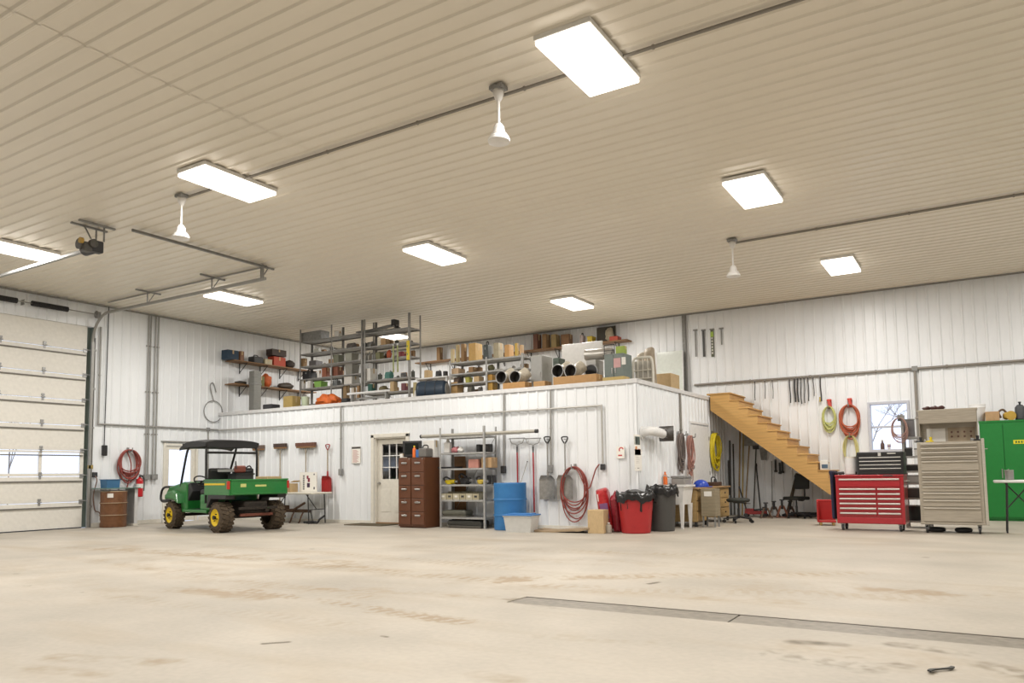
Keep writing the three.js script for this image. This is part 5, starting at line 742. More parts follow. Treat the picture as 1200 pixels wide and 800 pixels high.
// ================= THE LOFT =================
const DK = HB - 0.029;                               // top of the loft deck
function span(u0, u1, v, z, dmax = 0.36) {           // front-left x, width and depth of a box whose picture spans u0..u1 (front and right side both show)
  const a = pZ(u0, v, z), b = pZ(u1, v, z), S = b.x - a.x, k = Math.abs(b.x) / Math.abs(z), d = Math.min(dmax, 0.5 * S / Math.max(k, 0.3)), w = Math.max(0.06, S - Math.abs(b.x) * d / (Math.abs(z) + d));
  return { x: a.x + w / 2, w, d, y: a.y, z: z - d / 2 };
}
function loftItem(kind, label, u0, u1, vt, base, z, m, dmax, opt = {}) {
  const s = span(u0, u1, vt, z, dmax), h = Math.max(0.05, (opt.h || s.y - base)), P = [s.x, base + 0.001, s.z], { w, d } = s;
  const nm = opt.name;
  if (kind === 'carton') return carton(label, P, w, h, d, m, opt.turn || 0, false, opt.group);
  if (kind === 'open') return carton(label, P, w, h, d, m, opt.turn || 0, true, opt.group);
  if (kind === 'case') { const t = thing(nm || 'tool_case', label, opt.cat || 'case', P, 0, opt.group); mesh('case_body', rb(w, h * 0.82, d, 0.03, 0, h * 0.41, 0), m, t); mesh('handle', tube([[-w * 0.2, h * 0.8, 0], [-w * 0.16, h * 0.98, 0], [w * 0.16, h * 0.98, 0], [w * 0.2, h * 0.8, 0]], 0.014, 14), M.dark, t); mesh('latch', rb(w * 0.12, h * 0.14, 0.012, 0.004, 0, h * 0.6, d / 2 + 0.004), M.galv, t); return t; }
  if (kind === 'tub') { const t = thing(nm || 'plastic_tub', label, opt.cat || 'tub', P, 0, opt.group); mesh('tub_body', put(warp(new THREE.BoxGeometry(w, h * 0.9, d), q => { if (q.y < 0) { q.x *= 0.86; q.z *= 0.86; } }), 0, h * 0.45, 0), m, t); mesh('tub_rim', rb(w + 0.02, h * 0.12, d + 0.02, 0.01, 0, h * 0.94, 0), opt.lid || m, t); return t; }
  if (kind === 'can') { const r = Math.min(w, d) / 2 + 0.02; return can(label, P, r, h, m, nm || 'metal_can', opt.group); }
  if (kind === 'bucket') { const r = w / 2 + 0.03, t = thing('bucket', label, 'bucket', P, 0); mesh('pail', lathe([[0.001, 0], [r * 0.82, 0], [r * 0.95, h * 0.9], [r, h * 0.9], [r, h], [r * 0.93, h], [r * 0.8, 0.02], [0.001, 0.02]], 26), m, t); mesh('handle', to(r, 0.006, 0, h * 0.9, 0, 0.6, 0, 0, Math.PI), M.galv, t); return t; }
  if (kind === 'lump') { return single(nm || 'tarp_heap', label, opt.cat || 'tarp', [put(lumpy(new THREE.SphereGeometry(0.5, 34, 22), opt.amp || 0.13, 4.2, opt.seed || 1).scale(w * 1.05, h * 1.0, d), 0, h * 0.5, 0)].map(g => warp(g, q => { if (q.y < 0.004) q.y = 0.004; })), m, opt.group, P); }
  if (kind === 'machine') { const t = thing(nm || 'machine_part', label, opt.cat || 'machine', P, 0, opt.group); mesh('casing', [rb(w * 0.8, h * 0.6, d * 0.8, 0.02, 0, h * 0.3, 0), cy(d * 0.25, d * 0.25, w * 0.9, 0, h * 0.62, 0, 0, 0, Math.PI / 2)], m, t); mesh('fitting', [cy(w * 0.12, w * 0.1, h * 0.4, w * 0.22, h * 0.79, 0), rb(w, h * 0.08, d, 0.01, 0, h * 0.04, 0)], M.grey, t); return t; }
  if (kind === 'flat') return single(nm || 'flat_pack', label, opt.cat || 'box', [rb(w, h, d, 0.008, 0, h / 2, 0), rb(w * 0.9, 0.006, d * 0.9, 0.002, 0, h + 0.002, 0)], m, opt.group, P);
}
const C = (r, g, b, o) => mat(lin(r, g, b), o);
// ---- shelves on the left wall ----
function wallShelfX(label, y, z0, z1, d) { const t = thing('wall_shelf', label, 'shelf', [XL + 0.024, y, 0]); mesh('board', rb(d, 0.03, z0 - z1, 0.006, d / 2, -0.015, (z0 + z1) / 2), M.woodD, t); const n = 4; for (let k = 0; k < n; k++) { const z = z0 - 0.5 - k * (z0 - z1 - 0.9) / (n - 1); mesh('bracket', [bx(0.012, 0.3, 0.03, 0.012, -0.18, z), bx(d - 0.06, 0.012, 0.03, d / 2 - 0.03, -0.037, z), beam([0.015, -0.3, z], [d - 0.08, -0.04, z], 0.02, 0.01)], M.dark, t); } }
const ys1 = 4.5, ys2 = 3.83;
wallShelfX('upper wall shelf on the left wall of the loft', ys1, -14.15, -17.3, 0.42); wallShelfX('lower wall shelf on the left wall of the loft', ys2, -14.15, -17.3, 0.42);
function shelfX(kind, label, u0, u1, vt, y, m, opt = {}) {     // item on a left-wall shelf: spans along z, front faces +x
  const xf = XL + 0.4, a = pX(u0, vt, xf), b = pX(u1, vt, xf), w = Math.abs(a.z - b.z), h = Math.max(0.06, a.y - y), P = [XL + 0.24, y + 0.001, (a.z + b.z) / 2], d = 0.28;
  if (kind === 'carton') return carton(label, P, d, h, w * 0.92, m, 0, false);
  if (kind === 'case') { const t = thing('tool_case', label, 'case', P, Math.PI / 2); mesh('case_body', rb(w * 0.92, h * 0.82, d, 0.03, 0, h * 0.41, 0), m, t); mesh('handle', tube([[-w * 0.2, h * 0.8, 0], [-w * 0.16, h, 0], [w * 0.16, h, 0], [w * 0.2, h * 0.8, 0]], 0.014, 14), M.dark, t); return t; }
  return single(opt.name || 'shelf_clutter', label, opt.cat || 'tool', [put(lumpy(new THREE.SphereGeometry(0.5, 20, 12), 0.12, 3.4, u0).scale(d, h, w * 0.95), 0, h / 2, 0)].map(g => warp(g, q => { if (q.y < 0.004) q.y = 0.004; })), m, undefined, P);
}
shelfX('carton', 'navy blue box at the end of the upper left-wall shelf', 267, 281, 409, ys1, C(0.02, 0.05, 0.09)); shelfX('carton', 'slim brown box beside the navy box on the left-wall shelf', 282, 287, 411, ys1, C(0.25, 0.12, 0.06, { t: 'card' }));
shelfX('case', 'dark grey tool case on the upper left-wall shelf', 298, 310, 415, ys1, C(0.05, 0.05, 0.055)); shelfX('carton', 'flat cream box on the upper left-wall shelf', 311, 320, 420, ys1, C(0.6, 0.52, 0.35, { t: 'card' }));
shelfX('carton', 'bright red box on the upper left-wall shelf', 321, 336, 417, ys1, C(0.5, 0.06, 0.02)); { const q = pX(328, 417, XL + 0.4); const top = q.y + 0.002; shelfX('carton', 'dark brown patterned box stacked on the red box', 319, 337, 408, top, C(0.07, 0.045, 0.035, { t: 'grime' })); }
shelfX('lump', 'dark bundle of parts beside the red box on the left-wall shelf', 338, 349, 421, ys1, C(0.06, 0.05, 0.05, { t: 'rust' }), { name: 'parts_bundle', cat: 'parts' });
shelfX('lump', 'dark flat bundle at the end of the lower left-wall shelf', 280, 293, 445, ys2, C(0.08, 0.07, 0.06, { t: 'cloth' }), { name: 'cloth_bundle', cat: 'bundle' }); shelfX('carton', 'olive green box on the lower left-wall shelf', 303, 311, 440, ys2, C(0.16, 0.16, 0.03));
shelfX('lump', 'orange bag on the lower left-wall shelf', 311, 322, 437, ys2, C(0.75, 0.16, 0.04, { t: 'cloth' }), { name: 'orange_bag', cat: 'bag' }); shelfX('lump', 'dark tools lying on the lower left-wall shelf', 330, 348, 447, ys2, C(0.07, 0.06, 0.05, { t: 'rust' }), { name: 'loose_tools', cat: 'tools' });
{ const a = pX(297, 440, XL + 0.5), t = thing('grey_duct', 'tall grey sheet metal duct standing on the loft against the left wall', 'duct', [XL + 0.58, DK, a.z]); mesh('duct_body', [rb(0.22, a.y - DK + 0.12, 0.26, 0.012, 0, (a.y - DK + 0.12) / 2, 0)], C(0.3, 0.3, 0.28, { t: 'brushed', metal: 0.3 }), t); mesh('duct_collar', [rb(0.24, 0.05, 0.28, 0.01, 0, 0.9, 0)], M.grey, t); }
// ---- steel racks ----
const zA = -15.3, zA2 = -15.78, postsA = [351, 387.5, 424.5, 480].map(u => pZ(u, 440, zA).x);
const lvA = [5.03, 4.66, 4.3, 3.93, 3.66, 3.2], lvA2 = [5.0, 4.62, 4.25, 3.7, 3.35];
rack('steel_rack', 'tall grey steel rack at the back of the loft next to the left wall', postsA[0], postsA[2], zA, zA2, lvA.map(y => y - DK), 5.38 - DK, M.rackG, DK, 0.05, 'steel racks in the loft', [postsA[1]]);
rack('steel_rack', 'tall grey steel rack on the loft under a ceiling light', postsA[2] + 0.06, postsA[3], zA, zA2, lvA2.map(y => y - DK), 5.38 - DK, M.rackG, DK, 0.05, 'steel racks in the loft');
const zi = zA - 0.06;
loftItem('flat', 'long grey panel lying on top of the steel rack', 353, 386, 390, lvA[0], zi, M.grey, 0.34, { name: 'grey_slab', cat: 'panel' }); loftItem('carton', 'small white box on top of the steel rack', 392, 401, 388, lvA[0], zi, M.label, 0.2);
loftItem('machine', 'pale plastic fitting on the second shelf of the steel rack', 366, 378, 408, lvA[1], zi, C(0.5, 0.5, 0.45), 0.2); loftItem('machine', 'dark pump on the second shelf of the steel rack', 404, 420, 402, lvA[1], zi, C(0.12, 0.11, 0.1), 0.3);
loftItem('carton', 'small brown box on the third shelf of the steel rack', 352, 360, 420, lvA[2], zi, M.cardD, 0.2); loftItem('flat', 'dark flat tray on the third shelf of the steel rack', 362, 378, 423, lvA[2], zi, C(0.1, 0.09, 0.09), 0.3, { name: 'metal_tray', cat: 'tray' });
loftItem('tub', 'grey-green tub on the third shelf of the steel rack', 390, 403, 416, lvA[2], zi, C(0.2, 0.21, 0.15), 0.28); loftItem('tub', 'light grey tub with a lid on the third shelf of the steel rack', 404, 420, 414, lvA[2], zi, C(0.33, 0.33, 0.28), 0.3);
loftItem('case', 'black tool case on the fourth shelf of the steel rack', 354, 371, 433, lvA[3], zi, M.black, 0.26); loftItem('carton', 'small white box beside the black tool case', 371.5, 376.5, 434, lvA[3], zi, M.label, 0.12); loftItem('carton', 'rust red box beside the rack post in the loft', 377, 387, 431, lvA[3], zi, C(0.3, 0.1, 0.05, { t: 'card' }), 0.2); loftItem('carton', 'long dull red box on the fourth shelf of the steel rack', 389, 402, 430, lvA[3], zi, C(0.24, 0.085, 0.05, { t: 'card' }), 0.25); loftItem('tub', 'shallow grey bin on the fourth shelf of the steel rack', 404, 421, 427, lvA[3], zi, C(0.26, 0.25, 0.22), 0.3);
loftItem('carton', 'white carton at the end of the fifth shelf of the steel rack', 352, 358.5, 445, lvA[4], zi, M.label, 0.15); loftItem('flat', 'white wedge of packing foam on the fifth shelf', 360, 367, 446, lvA[4], zi, M.label, 0.2, { name: 'foam_block', cat: 'foam' }); loftItem('tub', 'pair of bright green trays on the fifth shelf of the steel rack', 368, 384, 447, lvA[4], zi, C(0.25, 0.48, 0.1), 0.28); loftItem('case', 'grey case on the fifth shelf of the steel rack', 389, 400, 444, lvA[4], zi, C(0.16, 0.17, 0.17), 0.24); loftItem('carton', 'white carton with black print on the fifth shelf of the steel rack', 403, 421, 441, lvA[4], zi, C(0.62, 0.6, 0.55), 0.3);
loftItem('carton', 'tan carton on the lowest shelf of the steel rack', 402, 410, 451, lvA[5], zi, C(0.3, 0.2, 0.1, { t: 'card' }), 0.2); loftItem('carton', 'pale carton on the lowest shelf of the steel rack', 411.5, 417.5, 454, lvA[5], zi, C(0.55, 0.5, 0.42), 0.16); loftItem('carton', 'brown carton by the post on the lowest shelf of the steel rack', 418, 424, 452, lvA[5], zi, M.cardD, 0.12);
{ const g = []; for (let k = 0; k < 7; k++) g.push(bar([-0.75 + rnd(-0.05, 0.05), 0.03 + (k % 3) * 0.04, -0.12 + (k % 4) * 0.07], [0.7 + rnd(-0.1, 0.1), 0.05 + (k % 3) * 0.045 + 0.06 * (k % 2), -0.12 + (k % 4) * 0.07], 0.022)); const p = pZ(450, 385, zA - 0.25), t = thing('pipe_bundle', 'bundle of dark pipes lying on top of the rack under the ceiling light', 'pipes', [p.x - 0.2, lvA2[0] + 0.005, zA - 0.24]); each('pipe', g, M.grey, t); mesh('carton_end', rb(0.12, 0.2, 0.2, 0.01, 0.6, 0.2, 0), M.dark, t); }
loftItem('carton', 'pale brown carton on the rack just below the ceiling light', 446, 457, 397, lvA2[1], zi, M.card, 0.2); loftItem('machine', 'grey metal blower on the second shelf of the rack under the light', 428, 441, 400, lvA2[1], zi, C(0.2, 0.2, 0.19), 0.3);
loftItem('machine', 'shiny metal coupling on the middle shelf of the rack under the light', 427, 437, 412, lvA2[2], zi, C(0.4, 0.39, 0.36, { metal: 0.4 }), 0.26); loftItem('lump', 'orange rag on the middle shelf of the rack under the light', 452, 460, 410, lvA2[2], zi, C(0.65, 0.14, 0.06, { t: 'cloth' }), 0.16, { name: 'orange_rag', cat: 'rag' }); loftItem('carton', 'dark red carton at the end of the middle rack shelf', 467, 477, 412, lvA2[2], zi, C(0.25, 0.04, 0.05), 0.2);
loftItem('tub', 'olive green tub on the middle shelf of the rack under the light', 440, 450, 413, lvA2[2], zi, C(0.17, 0.17, 0.08), 0.22);
loftItem('carton', 'big white carton on the rack under the ceiling light', 426, 442, 432, lvA2[3], zi, C(0.68, 0.66, 0.62), 0.3); loftItem('machine', 'teal green machine on the rack under the ceiling light', 449, 463, 434, lvA2[3], zi, C(0.06, 0.2, 0.17), 0.26); loftItem('machine', 'dark grey motor at the right end of the rack shelf', 468, 478, 436, lvA2[3], zi, C(0.1, 0.1, 0.1), 0.2);
loftItem('carton', 'dark teal carton on the low shelf of the rack under the light', 431, 440, 450, lvA2[4], zi, C(0.02, 0.1, 0.075), 0.2); loftItem('lump', 'olive brown sack on the low shelf of the rack under the light', 442, 457, 452, lvA2[4], zi, C(0.24, 0.2, 0.1, { t: 'cloth' }), 0.3, { name: 'sack', cat: 'sack' }); loftItem('carton', 'tan carton near the right end of the low rack shelf', 457, 466, 447, lvA2[4], zi, M.cardL, 0.2); loftItem('carton', 'maroon carton at the right end of the low rack shelf', 470, 479, 449, lvA2[4], zi, C(0.16, 0.04, 0.05), 0.16);
// deck in front of the racks
const zd0 = -14.6;
loftItem('flat', 'dark wedge shaped panel on the loft edge next to the left wall', 308, 328, 474, DK, zd0, C(0.05, 0.05, 0.06), 0.4, { name: 'dark_sheet', cat: 'panel', h: 0.26 }); loftItem('carton', 'tan carton on the loft edge beside the orange tarpaulin', 332, 352, 464.5, DK, zd0, C(0.5, 0.36, 0.12, { t: 'card' }), 0.3); loftItem('bucket', 'pale green bucket on the loft edge', 353, 363, 465, DK, zd0, C(0.5, 0.58, 0.42), 0.3);
loftItem('lump', 'bright orange tarpaulin heaped on the loft edge', 366, 404, 462.5, DK, zd0, C(0.8, 0.17, 0.02, { t: 'cloth', rough: 0.6 }), 0.5, { seed: 4, amp: 0.2 }); loftItem('flat', 'dark folded sheet beside the orange tarpaulin', 400, 412, 467, DK, zd0, M.dark, 0.4, { name: 'folded_sheet', cat: 'sheet' });
for (const [k, v] of [[0, 462.5], [1, 464], [2, 466]]) { const a = pZ(412 + k * 6, v + 2, -14.75), b = pZ(462 - k * 3, v - 2, -14.75); const t = thing('metal_channel', ['long pale metal channel lying topmost along the loft edge', 'long dark metal channel lying along the loft edge between two pale ones', 'long pale metal channel lying lowest along the loft edge'][k], 'channel', [(a.x + b.x) / 2, DK + 0.32 - k * 0.13, -14.62 - k * 0.12]); mesh('channel', [bx(b.x - a.x, 0.05, 0.006, 0, 0.025, 0.04), bx(b.x - a.x, 0.006, 0.08, 0, 0.003, 0)], k === 1 ? M.grey : M.trimW, t); each('support', [-0.4, 0.4].map(q => bx(0.05, 0.32 - k * 0.13, 0.08, q * (b.x - a.x), -(0.32 - k * 0.13) / 2, 0)), M.grey, t); }
{ const p = pZ(483, 420, zA + 0.05), y0 = pZ(483, 421, zA + 0.05).y, h = pZ(483, 398, zA + 0.05).y - y0, t = thing('spirit_level', 'yellow spirit level hanging on the end post of the steel racks', 'level', [postsA[3] - 0.025, y0, zA + 0.03]); mesh('level_body', rb(0.075, h, 0.05, 0.01, 0, h / 2, 0), M.yellow, t); each('vial', [0.3, 0.7].map(q => rb(0.05, 0.06, 0.054, 0.008, 0, h * q, 0)), C(0.3, 0.4, 0.1), t); }
for (const [u, l] of [[461, 'pale green strap hanging from the rack under the light'], [466, 'yellow green strap hanging beside the pale green one']]) { const p = pZ(u, 430, zA + 0.03); const t = thing('hanging_strap', l, 'strap', [p.x, 4.0, zA + 0.03]); mesh('strap', [warp(bx(0.045, 0.72, 0.008), q => { q.z += 0.02 * Math.sin(q.y * 8); }).translate(0, 0.2, 0)], C(0.45, 0.5, 0.2, { t: 'cloth' }), t); mesh('buckle', rb(0.06, 0.05, 0.02, 0.005, 0, 0.57, 0.0), M.galv, t); }
// ---- white work shelf and blue barrel ----
const xs0 = pZ(484, 445, -15).x, xs1 = pZ(525, 438, -15).x, yS = 3.58;
{ const t = thing('white_shelf', 'white work shelf between the steel racks and the galvanised rack', 'shelf', [(xs0 + xs1) / 2, DK, -15.3]); const w = xs1 - xs0 - 0.1; mesh('shelf_board', rb(w, 0.035, 0.55, 0.006, 0, yS - DK - 0.0175, 0), M.white, t); for (const x of [-1, 1]) for (const z of [-1, 1]) mesh('leg', rb(0.05, yS - DK - 0.036, 0.05, 0.006, x * (w / 2 - 0.05), (yS - DK - 0.036) / 2, z * 0.22), M.white, t); }
loftItem('flat', 'pale brown carton lying on the white shelf', 497, 507, 434, yS, -15.05, M.cardL, 0.3); loftItem('machine', 'black power tool on the white shelf', 509, 519, 433, yS, -15.05, M.dark, 0.2, { name: 'power_tool', cat: 'tool' }); loftItem('flat', 'black boot tray on the white shelf', 519, 525, 435, yS, -15.05, M.black, 0.3, { name: 'boot_tray', cat: 'tray' });
{ const p = pZ(510, 456, -14.7), t = thing('barrel', 'dark blue barrel lying on its side below the white shelf', 'barrel', [p.x, DK + 0.245, -14.6], 0.35); mesh('barrel_body', put(lathe([[0.001, -0.36], [0.21, -0.36], [0.24, -0.28], [0.245, -0.1], [0.24, 0.28], [0.21, 0.36], [0.001, 0.36]], 28), 0, 0, 0, 0, 0, Math.PI / 2), C(0.025, 0.045, 0.075, { rough: 0.45 }), t); each('hoop', [to(0.246, 0.008, 0.12, 0, 0, 0, Math.PI / 2), to(0.246, 0.008, -0.12, 0, 0, 0, Math.PI / 2)], M.dark, t); mesh('end_disc', cy(0.18, 0.18, 0.02, 0.365, 0, 0, 0, 0, Math.PI / 2), M.grey, t); }
loftItem('carton', 'tan carton under the white shelf', 484, 496, 448, DK, -15.15, C(0.5, 0.42, 0.2, { t: 'card' }), 0.25); loftItem('carton', 'orange brown carton behind the dark blue barrel', 498, 508, 446, DK, -15.2, C(0.42, 0.2, 0.08, { t: 'card' }), 0.2);
loftItem('lump', 'white sack on the loft edge beside the dark blue barrel', 484, 493, 457, DK, -14.6, M.label, 0.25, { name: 'white_sack', cat: 'sack', seed: 7 });
// ---- galvanised rack with cartons on top ----
const zB = -15.0, zB2 = -15.55, pB = [526.5, 569, 613].map(u => pZ(u, 440, zB).x), lvB = [3.88, 3.6, 3.36, 3.1];
rack('galvanised_rack', 'low galvanised rack loaded with cartons in the middle of the loft', pB[0], pB[2], zB, zB2, lvB.map(y => y - DK), 3.93 - DK, M.rackL, DK, 0.05, undefined, [pB[1]]);
const zb = zB - 0.05;
for (const [u0, u1, v, m, l] of [[528, 533, 409, C(0.6, 0.5, 0.3), 'slim cream carton at the left end of the galvanised rack top'], [534, 539, 404, C(0.5, 0.4, 0.2, { t: 'card' }), 'slim tan carton with a dark slot on the galvanised rack'], [540, 547, 403, M.cardD, 'dark brown carton leaning beside the big tan carton'], [549, 565, 402.5, C(0.58, 0.36, 0.12, { t: 'card' }), 'big tan carton on top of the galvanised rack'], [578, 590, 402, C(0.5, 0.44, 0.3, { t: 'cloth' }), 'cream patterned carton on top of the galvanised rack'], [591, 602, 404, C(0.6, 0.34, 0.13, { t: 'card' }), 'orange brown carton on top of the galvanised rack'], [603, 607.5, 402, C(0.62, 0.42, 0.08, { t: 'card' }), 'tall yellow carton on top of the galvanised rack'], [608.5, 614, 404, C(0.62, 0.4, 0.22, { t: 'card' }), 'tan carton with a white rag at the right end of the galvanised rack']]) loftItem('carton', l, u0, u1, v, lvB[0], zb, m, 0.36);
loftItem('case', 'charcoal grey case between cartons on top of the galvanised rack', 565.5, 577, 400, lvB[0], zb, C(0.06, 0.07, 0.07), 0.3);
for (const [k, u0, u1, v, m, l] of [['flat', 529, 545, 432, C(0.6, 0.42, 0.26, { t: 'card' }), 'flat tan pack on the upper inner shelf of the galvanised rack'], ['carton', 549, 559, 430, M.cardD, 'small brown carton on the upper inner shelf of the galvanised rack'], ['lump', 570, 581, 427, C(0.16, 0.15, 0.07, { t: 'cloth' }), 'olive sack on the upper inner shelf of the galvanised rack']]) loftItem(k, l, u0, u1, v, lvB[1], zb, m, 0.3, { name: k === 'lump' ? 'olive_sack' : undefined, cat: k === 'lump' ? 'sack' : 'box' });
for (const [k, u0, u1, v, m, l] of [['machine', 530, 543, 441, C(0.12, 0.08, 0.06), 'dark machine part on the middle shelf of the galvanised rack'], ['tub', 545, 554, 442, C(0.42, 0.4, 0.08), 'yellow green tub on the middle shelf of the galvanised rack'], ['carton', 555, 567, 441, M.cardL, 'pale carton on the middle shelf of the galvanised rack'], ['carton', 571, 582, 439, C(0.55, 0.3, 0.06, { t: 'card' }), 'golden brown carton on the middle shelf of the galvanised rack']]) loftItem(k, l, u0, u1, v, lvB[2], zb, m, 0.28);
for (const [k, u0, u1, v, m, l] of [['carton', 528, 543, 448, C(0.58, 0.36, 0.15, { t: 'card' }), 'long tan carton on the bottom shelf of the galvanised rack'], ['machine', 546, 558, 451, C(0.16, 0.15, 0.12), 'grey gearbox on the bottom shelf of the galvanised rack'], ['machine', 559, 567, 452, C(0.1, 0.09, 0.08), 'black gearbox on the bottom shelf of the galvanised rack'], ['carton', 571, 583, 448, C(0.62, 0.36, 0.08, { t: 'card' }), 'orange carton on the bottom shelf of the galvanised rack']]) loftItem(k, l, u0, u1, v, lvB[3], zb, m, 0.28);
// ---- duct elbows, on cartons ----
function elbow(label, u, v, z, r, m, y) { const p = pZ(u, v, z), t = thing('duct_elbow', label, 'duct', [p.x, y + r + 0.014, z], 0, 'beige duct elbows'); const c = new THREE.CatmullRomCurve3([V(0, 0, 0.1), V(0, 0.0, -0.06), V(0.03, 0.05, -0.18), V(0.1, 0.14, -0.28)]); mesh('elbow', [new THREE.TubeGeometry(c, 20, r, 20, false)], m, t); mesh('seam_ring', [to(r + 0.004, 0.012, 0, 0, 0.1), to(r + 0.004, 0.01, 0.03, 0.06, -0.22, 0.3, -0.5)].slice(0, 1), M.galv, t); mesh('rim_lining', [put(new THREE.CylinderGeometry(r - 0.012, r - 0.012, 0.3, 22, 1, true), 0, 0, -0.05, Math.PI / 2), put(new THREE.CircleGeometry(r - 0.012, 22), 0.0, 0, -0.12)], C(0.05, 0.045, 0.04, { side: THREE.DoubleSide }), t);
  return t; }
const dm = C(0.58, 0.53, 0.43, { t: 'grime', rough: 0.5, side: THREE.DoubleSide });
for (const [u, l] of [[590, 'beige duct elbow with a dark mouth next to the galvanised rack'], [606, 'beige duct elbow with a dark mouth next to the grey metal cabinet'], [656, 'beige duct elbow with a dark mouth beside the green locker'], [671, 'beige duct elbow with a dark mouth beside the furnace box']]) elbow(l, u, 440, -14.46, 0.135, dm, pZ(u, u < 630 ? 449 : 442, -14.32).y);
for (const [u0, u1, v, m, l] of [[589, 623, 449, C(0.5, 0.28, 0.1, { t: 'card' }), 'long brown carton on the loft edge below the beige elbows'], [625, 646, 447, C(0.48, 0.28, 0.11, { t: 'card' }), 'long brown carton on the loft edge below the grey metal cabinet'], [648, 706, 442, C(0.48, 0.27, 0.1, { t: 'card' }), 'longest brown carton on the loft edge below the furnace box'], [706, 738, 442.5, C(0.55, 0.4, 0.14, { t: 'card' }), 'flat yellowish carton on the loft edge below the green cabinet']]) loftItem('carton', l, u0, u1, v, DK, -14.32, m, 0.3);
// ---- cabinets and appliances ----
function cabinet(name, label, u0, u1, vt, z, d, m, doors, extra) { const s = span(u0, u1, vt, z, d), h = s.y - DK, t = thing(name, label, 'cabinet', [s.x, DK, s.z]); mesh('cabinet_body', rb(s.w, h, s.d, 0.01, 0, h / 2, 0), m, t); for (let k = 0; k < doors; k++) { const dw = s.w / doors; const dr = mesh('door', rb(dw - 0.012, h - 0.05, 0.016, 0.004, -s.w / 2 + dw * (k + 0.5), h / 2, s.d / 2 + 0.006), m, t); mesh('handle', rb(0.018, 0.12, 0.02, 0.005, -s.w / 2 + dw * (k + 0.5) + (k ? -1 : 1) * (dw / 2 - 0.04), h * 0.5, s.d / 2 + 0.02), M.steel, dr); } if (extra) extra(t, s, h); return t; }
cabinet('metal_cabinet', 'pale grey metal cabinet in the middle of the loft', 622, 647, 417, -15.1, 0.5, C(0.42, 0.42, 0.4), 1);
cabinet('locker', 'dark green locker beside the beige elbows', 648, 662, 419.5, -15.15, 0.4, C(0.09, 0.12, 0.095), 1, (t, s, h) => mesh('vent_slots', [0.1, 0.14, 0.18].map(q => bx(s.w * 0.5, 0.012, 0.006, 0, h - q, s.d / 2 + 0.016)), M.black, t));
{ const s = span(661, 697, 404, -16.6, 0.1), h = s.y - DK; const t = thing('white_wallboard', 'large bright white panel standing behind the beige elbows', 'panel', [s.x + 0.1, DK, -16.6]); mesh('panel', rb(s.w + 0.3, h, 0.05, 0.006, 0, h / 2, 0), M.white, t); each('foot', [-0.4, 0.4].map(q => rb(0.06, 0.03, 0.4, 0.006, q * s.w, 0.015, 0)), M.white, t); }
{ const s = span(687, 707, 422, -15.0, 0.4), h = s.y - DK, t = thing('furnace', 'grey furnace box with a round duct hole on the loft', 'furnace', [s.x, DK, s.z]); mesh('furnace_body', rb(s.w, h, s.d, 0.012, 0, h / 2, 0), C(0.48, 0.47, 0.44, { t: 'brushed', metal: 0.2 }), t); mesh('duct_hole', [cy(0.15, 0.15, 0.02, 0, h * 0.62, s.d / 2 + 0.004, Math.PI / 2, 0, 0, 26)], M.black, t); mesh('collar', to(0.155, 0.018, 0, h * 0.62, s.d / 2 + 0.012), M.galv, t);
  const tp = thing('foil_insulation', 'roll of silver foil insulation on top of the furnace box', 'insulation', [s.x + 0.12, DK + h + 0.131, s.z + 0.03], 0.1); mesh('roll', [put(lumpy(new THREE.CylinderGeometry(0.125, 0.125, 0.62, 22, 6), 0.012, 9), 0, 0, 0, 0, 0, Math.PI / 2)], C(0.6, 0.58, 0.54, { t: 'brushed', metal: 0.5, rough: 0.35 }), tp); mesh('roll_end', to(0.07, 0.02, 0.31, 0, 0, 0, Math.PI / 2), M.grey, tp); }
cabinet('metal_cabinet', 'grey green two-door metal cabinet near the corner of the loft', 708, 740, 415.5, -14.8, 0.45, C(0.17, 0.21, 0.195), 2, (t, s, h) => { mesh('poster', [bx(0.16, 0.2, 0.004, s.w * 0.25 - 0.03, h * 0.72, s.d / 2 + 0.0165)], C(0.6, 0.35, 0.35), t); mesh('paper_note', bx(0.09, 0.16, 0.004, s.w * 0.25 + 0.12, h * 0.76, s.d / 2 + 0.0165), M.label, t);
  carton('small lime green box on top of the grey green cabinet', [s.x + 0.1, DK + h + 0.001, s.z + 0.05], 0.2, 0.17, 0.14, C(0.3, 0.4, 0.06)); const fr = thing('wire_stand', 'dark wire frame standing on the grey green cabinet', 'frame', [s.x - 0.2, DK + h + 0.001, s.z]); mesh('wire', [bar([-0.12, 0, 0], [-0.12, 0.24, 0], 0.01), bar([0.12, 0, 0], [0.12, 0.24, 0], 0.01), bar([-0.12, 0.24, 0], [0.12, 0.24, 0], 0.01), bar([-0.12, 0.12, 0], [0.12, 0.12, 0], 0.008)], M.dark, fr); mesh('base', rb(0.28, 0.012, 0.1, 0.004, 0, 0.006, 0), M.dark, fr); });
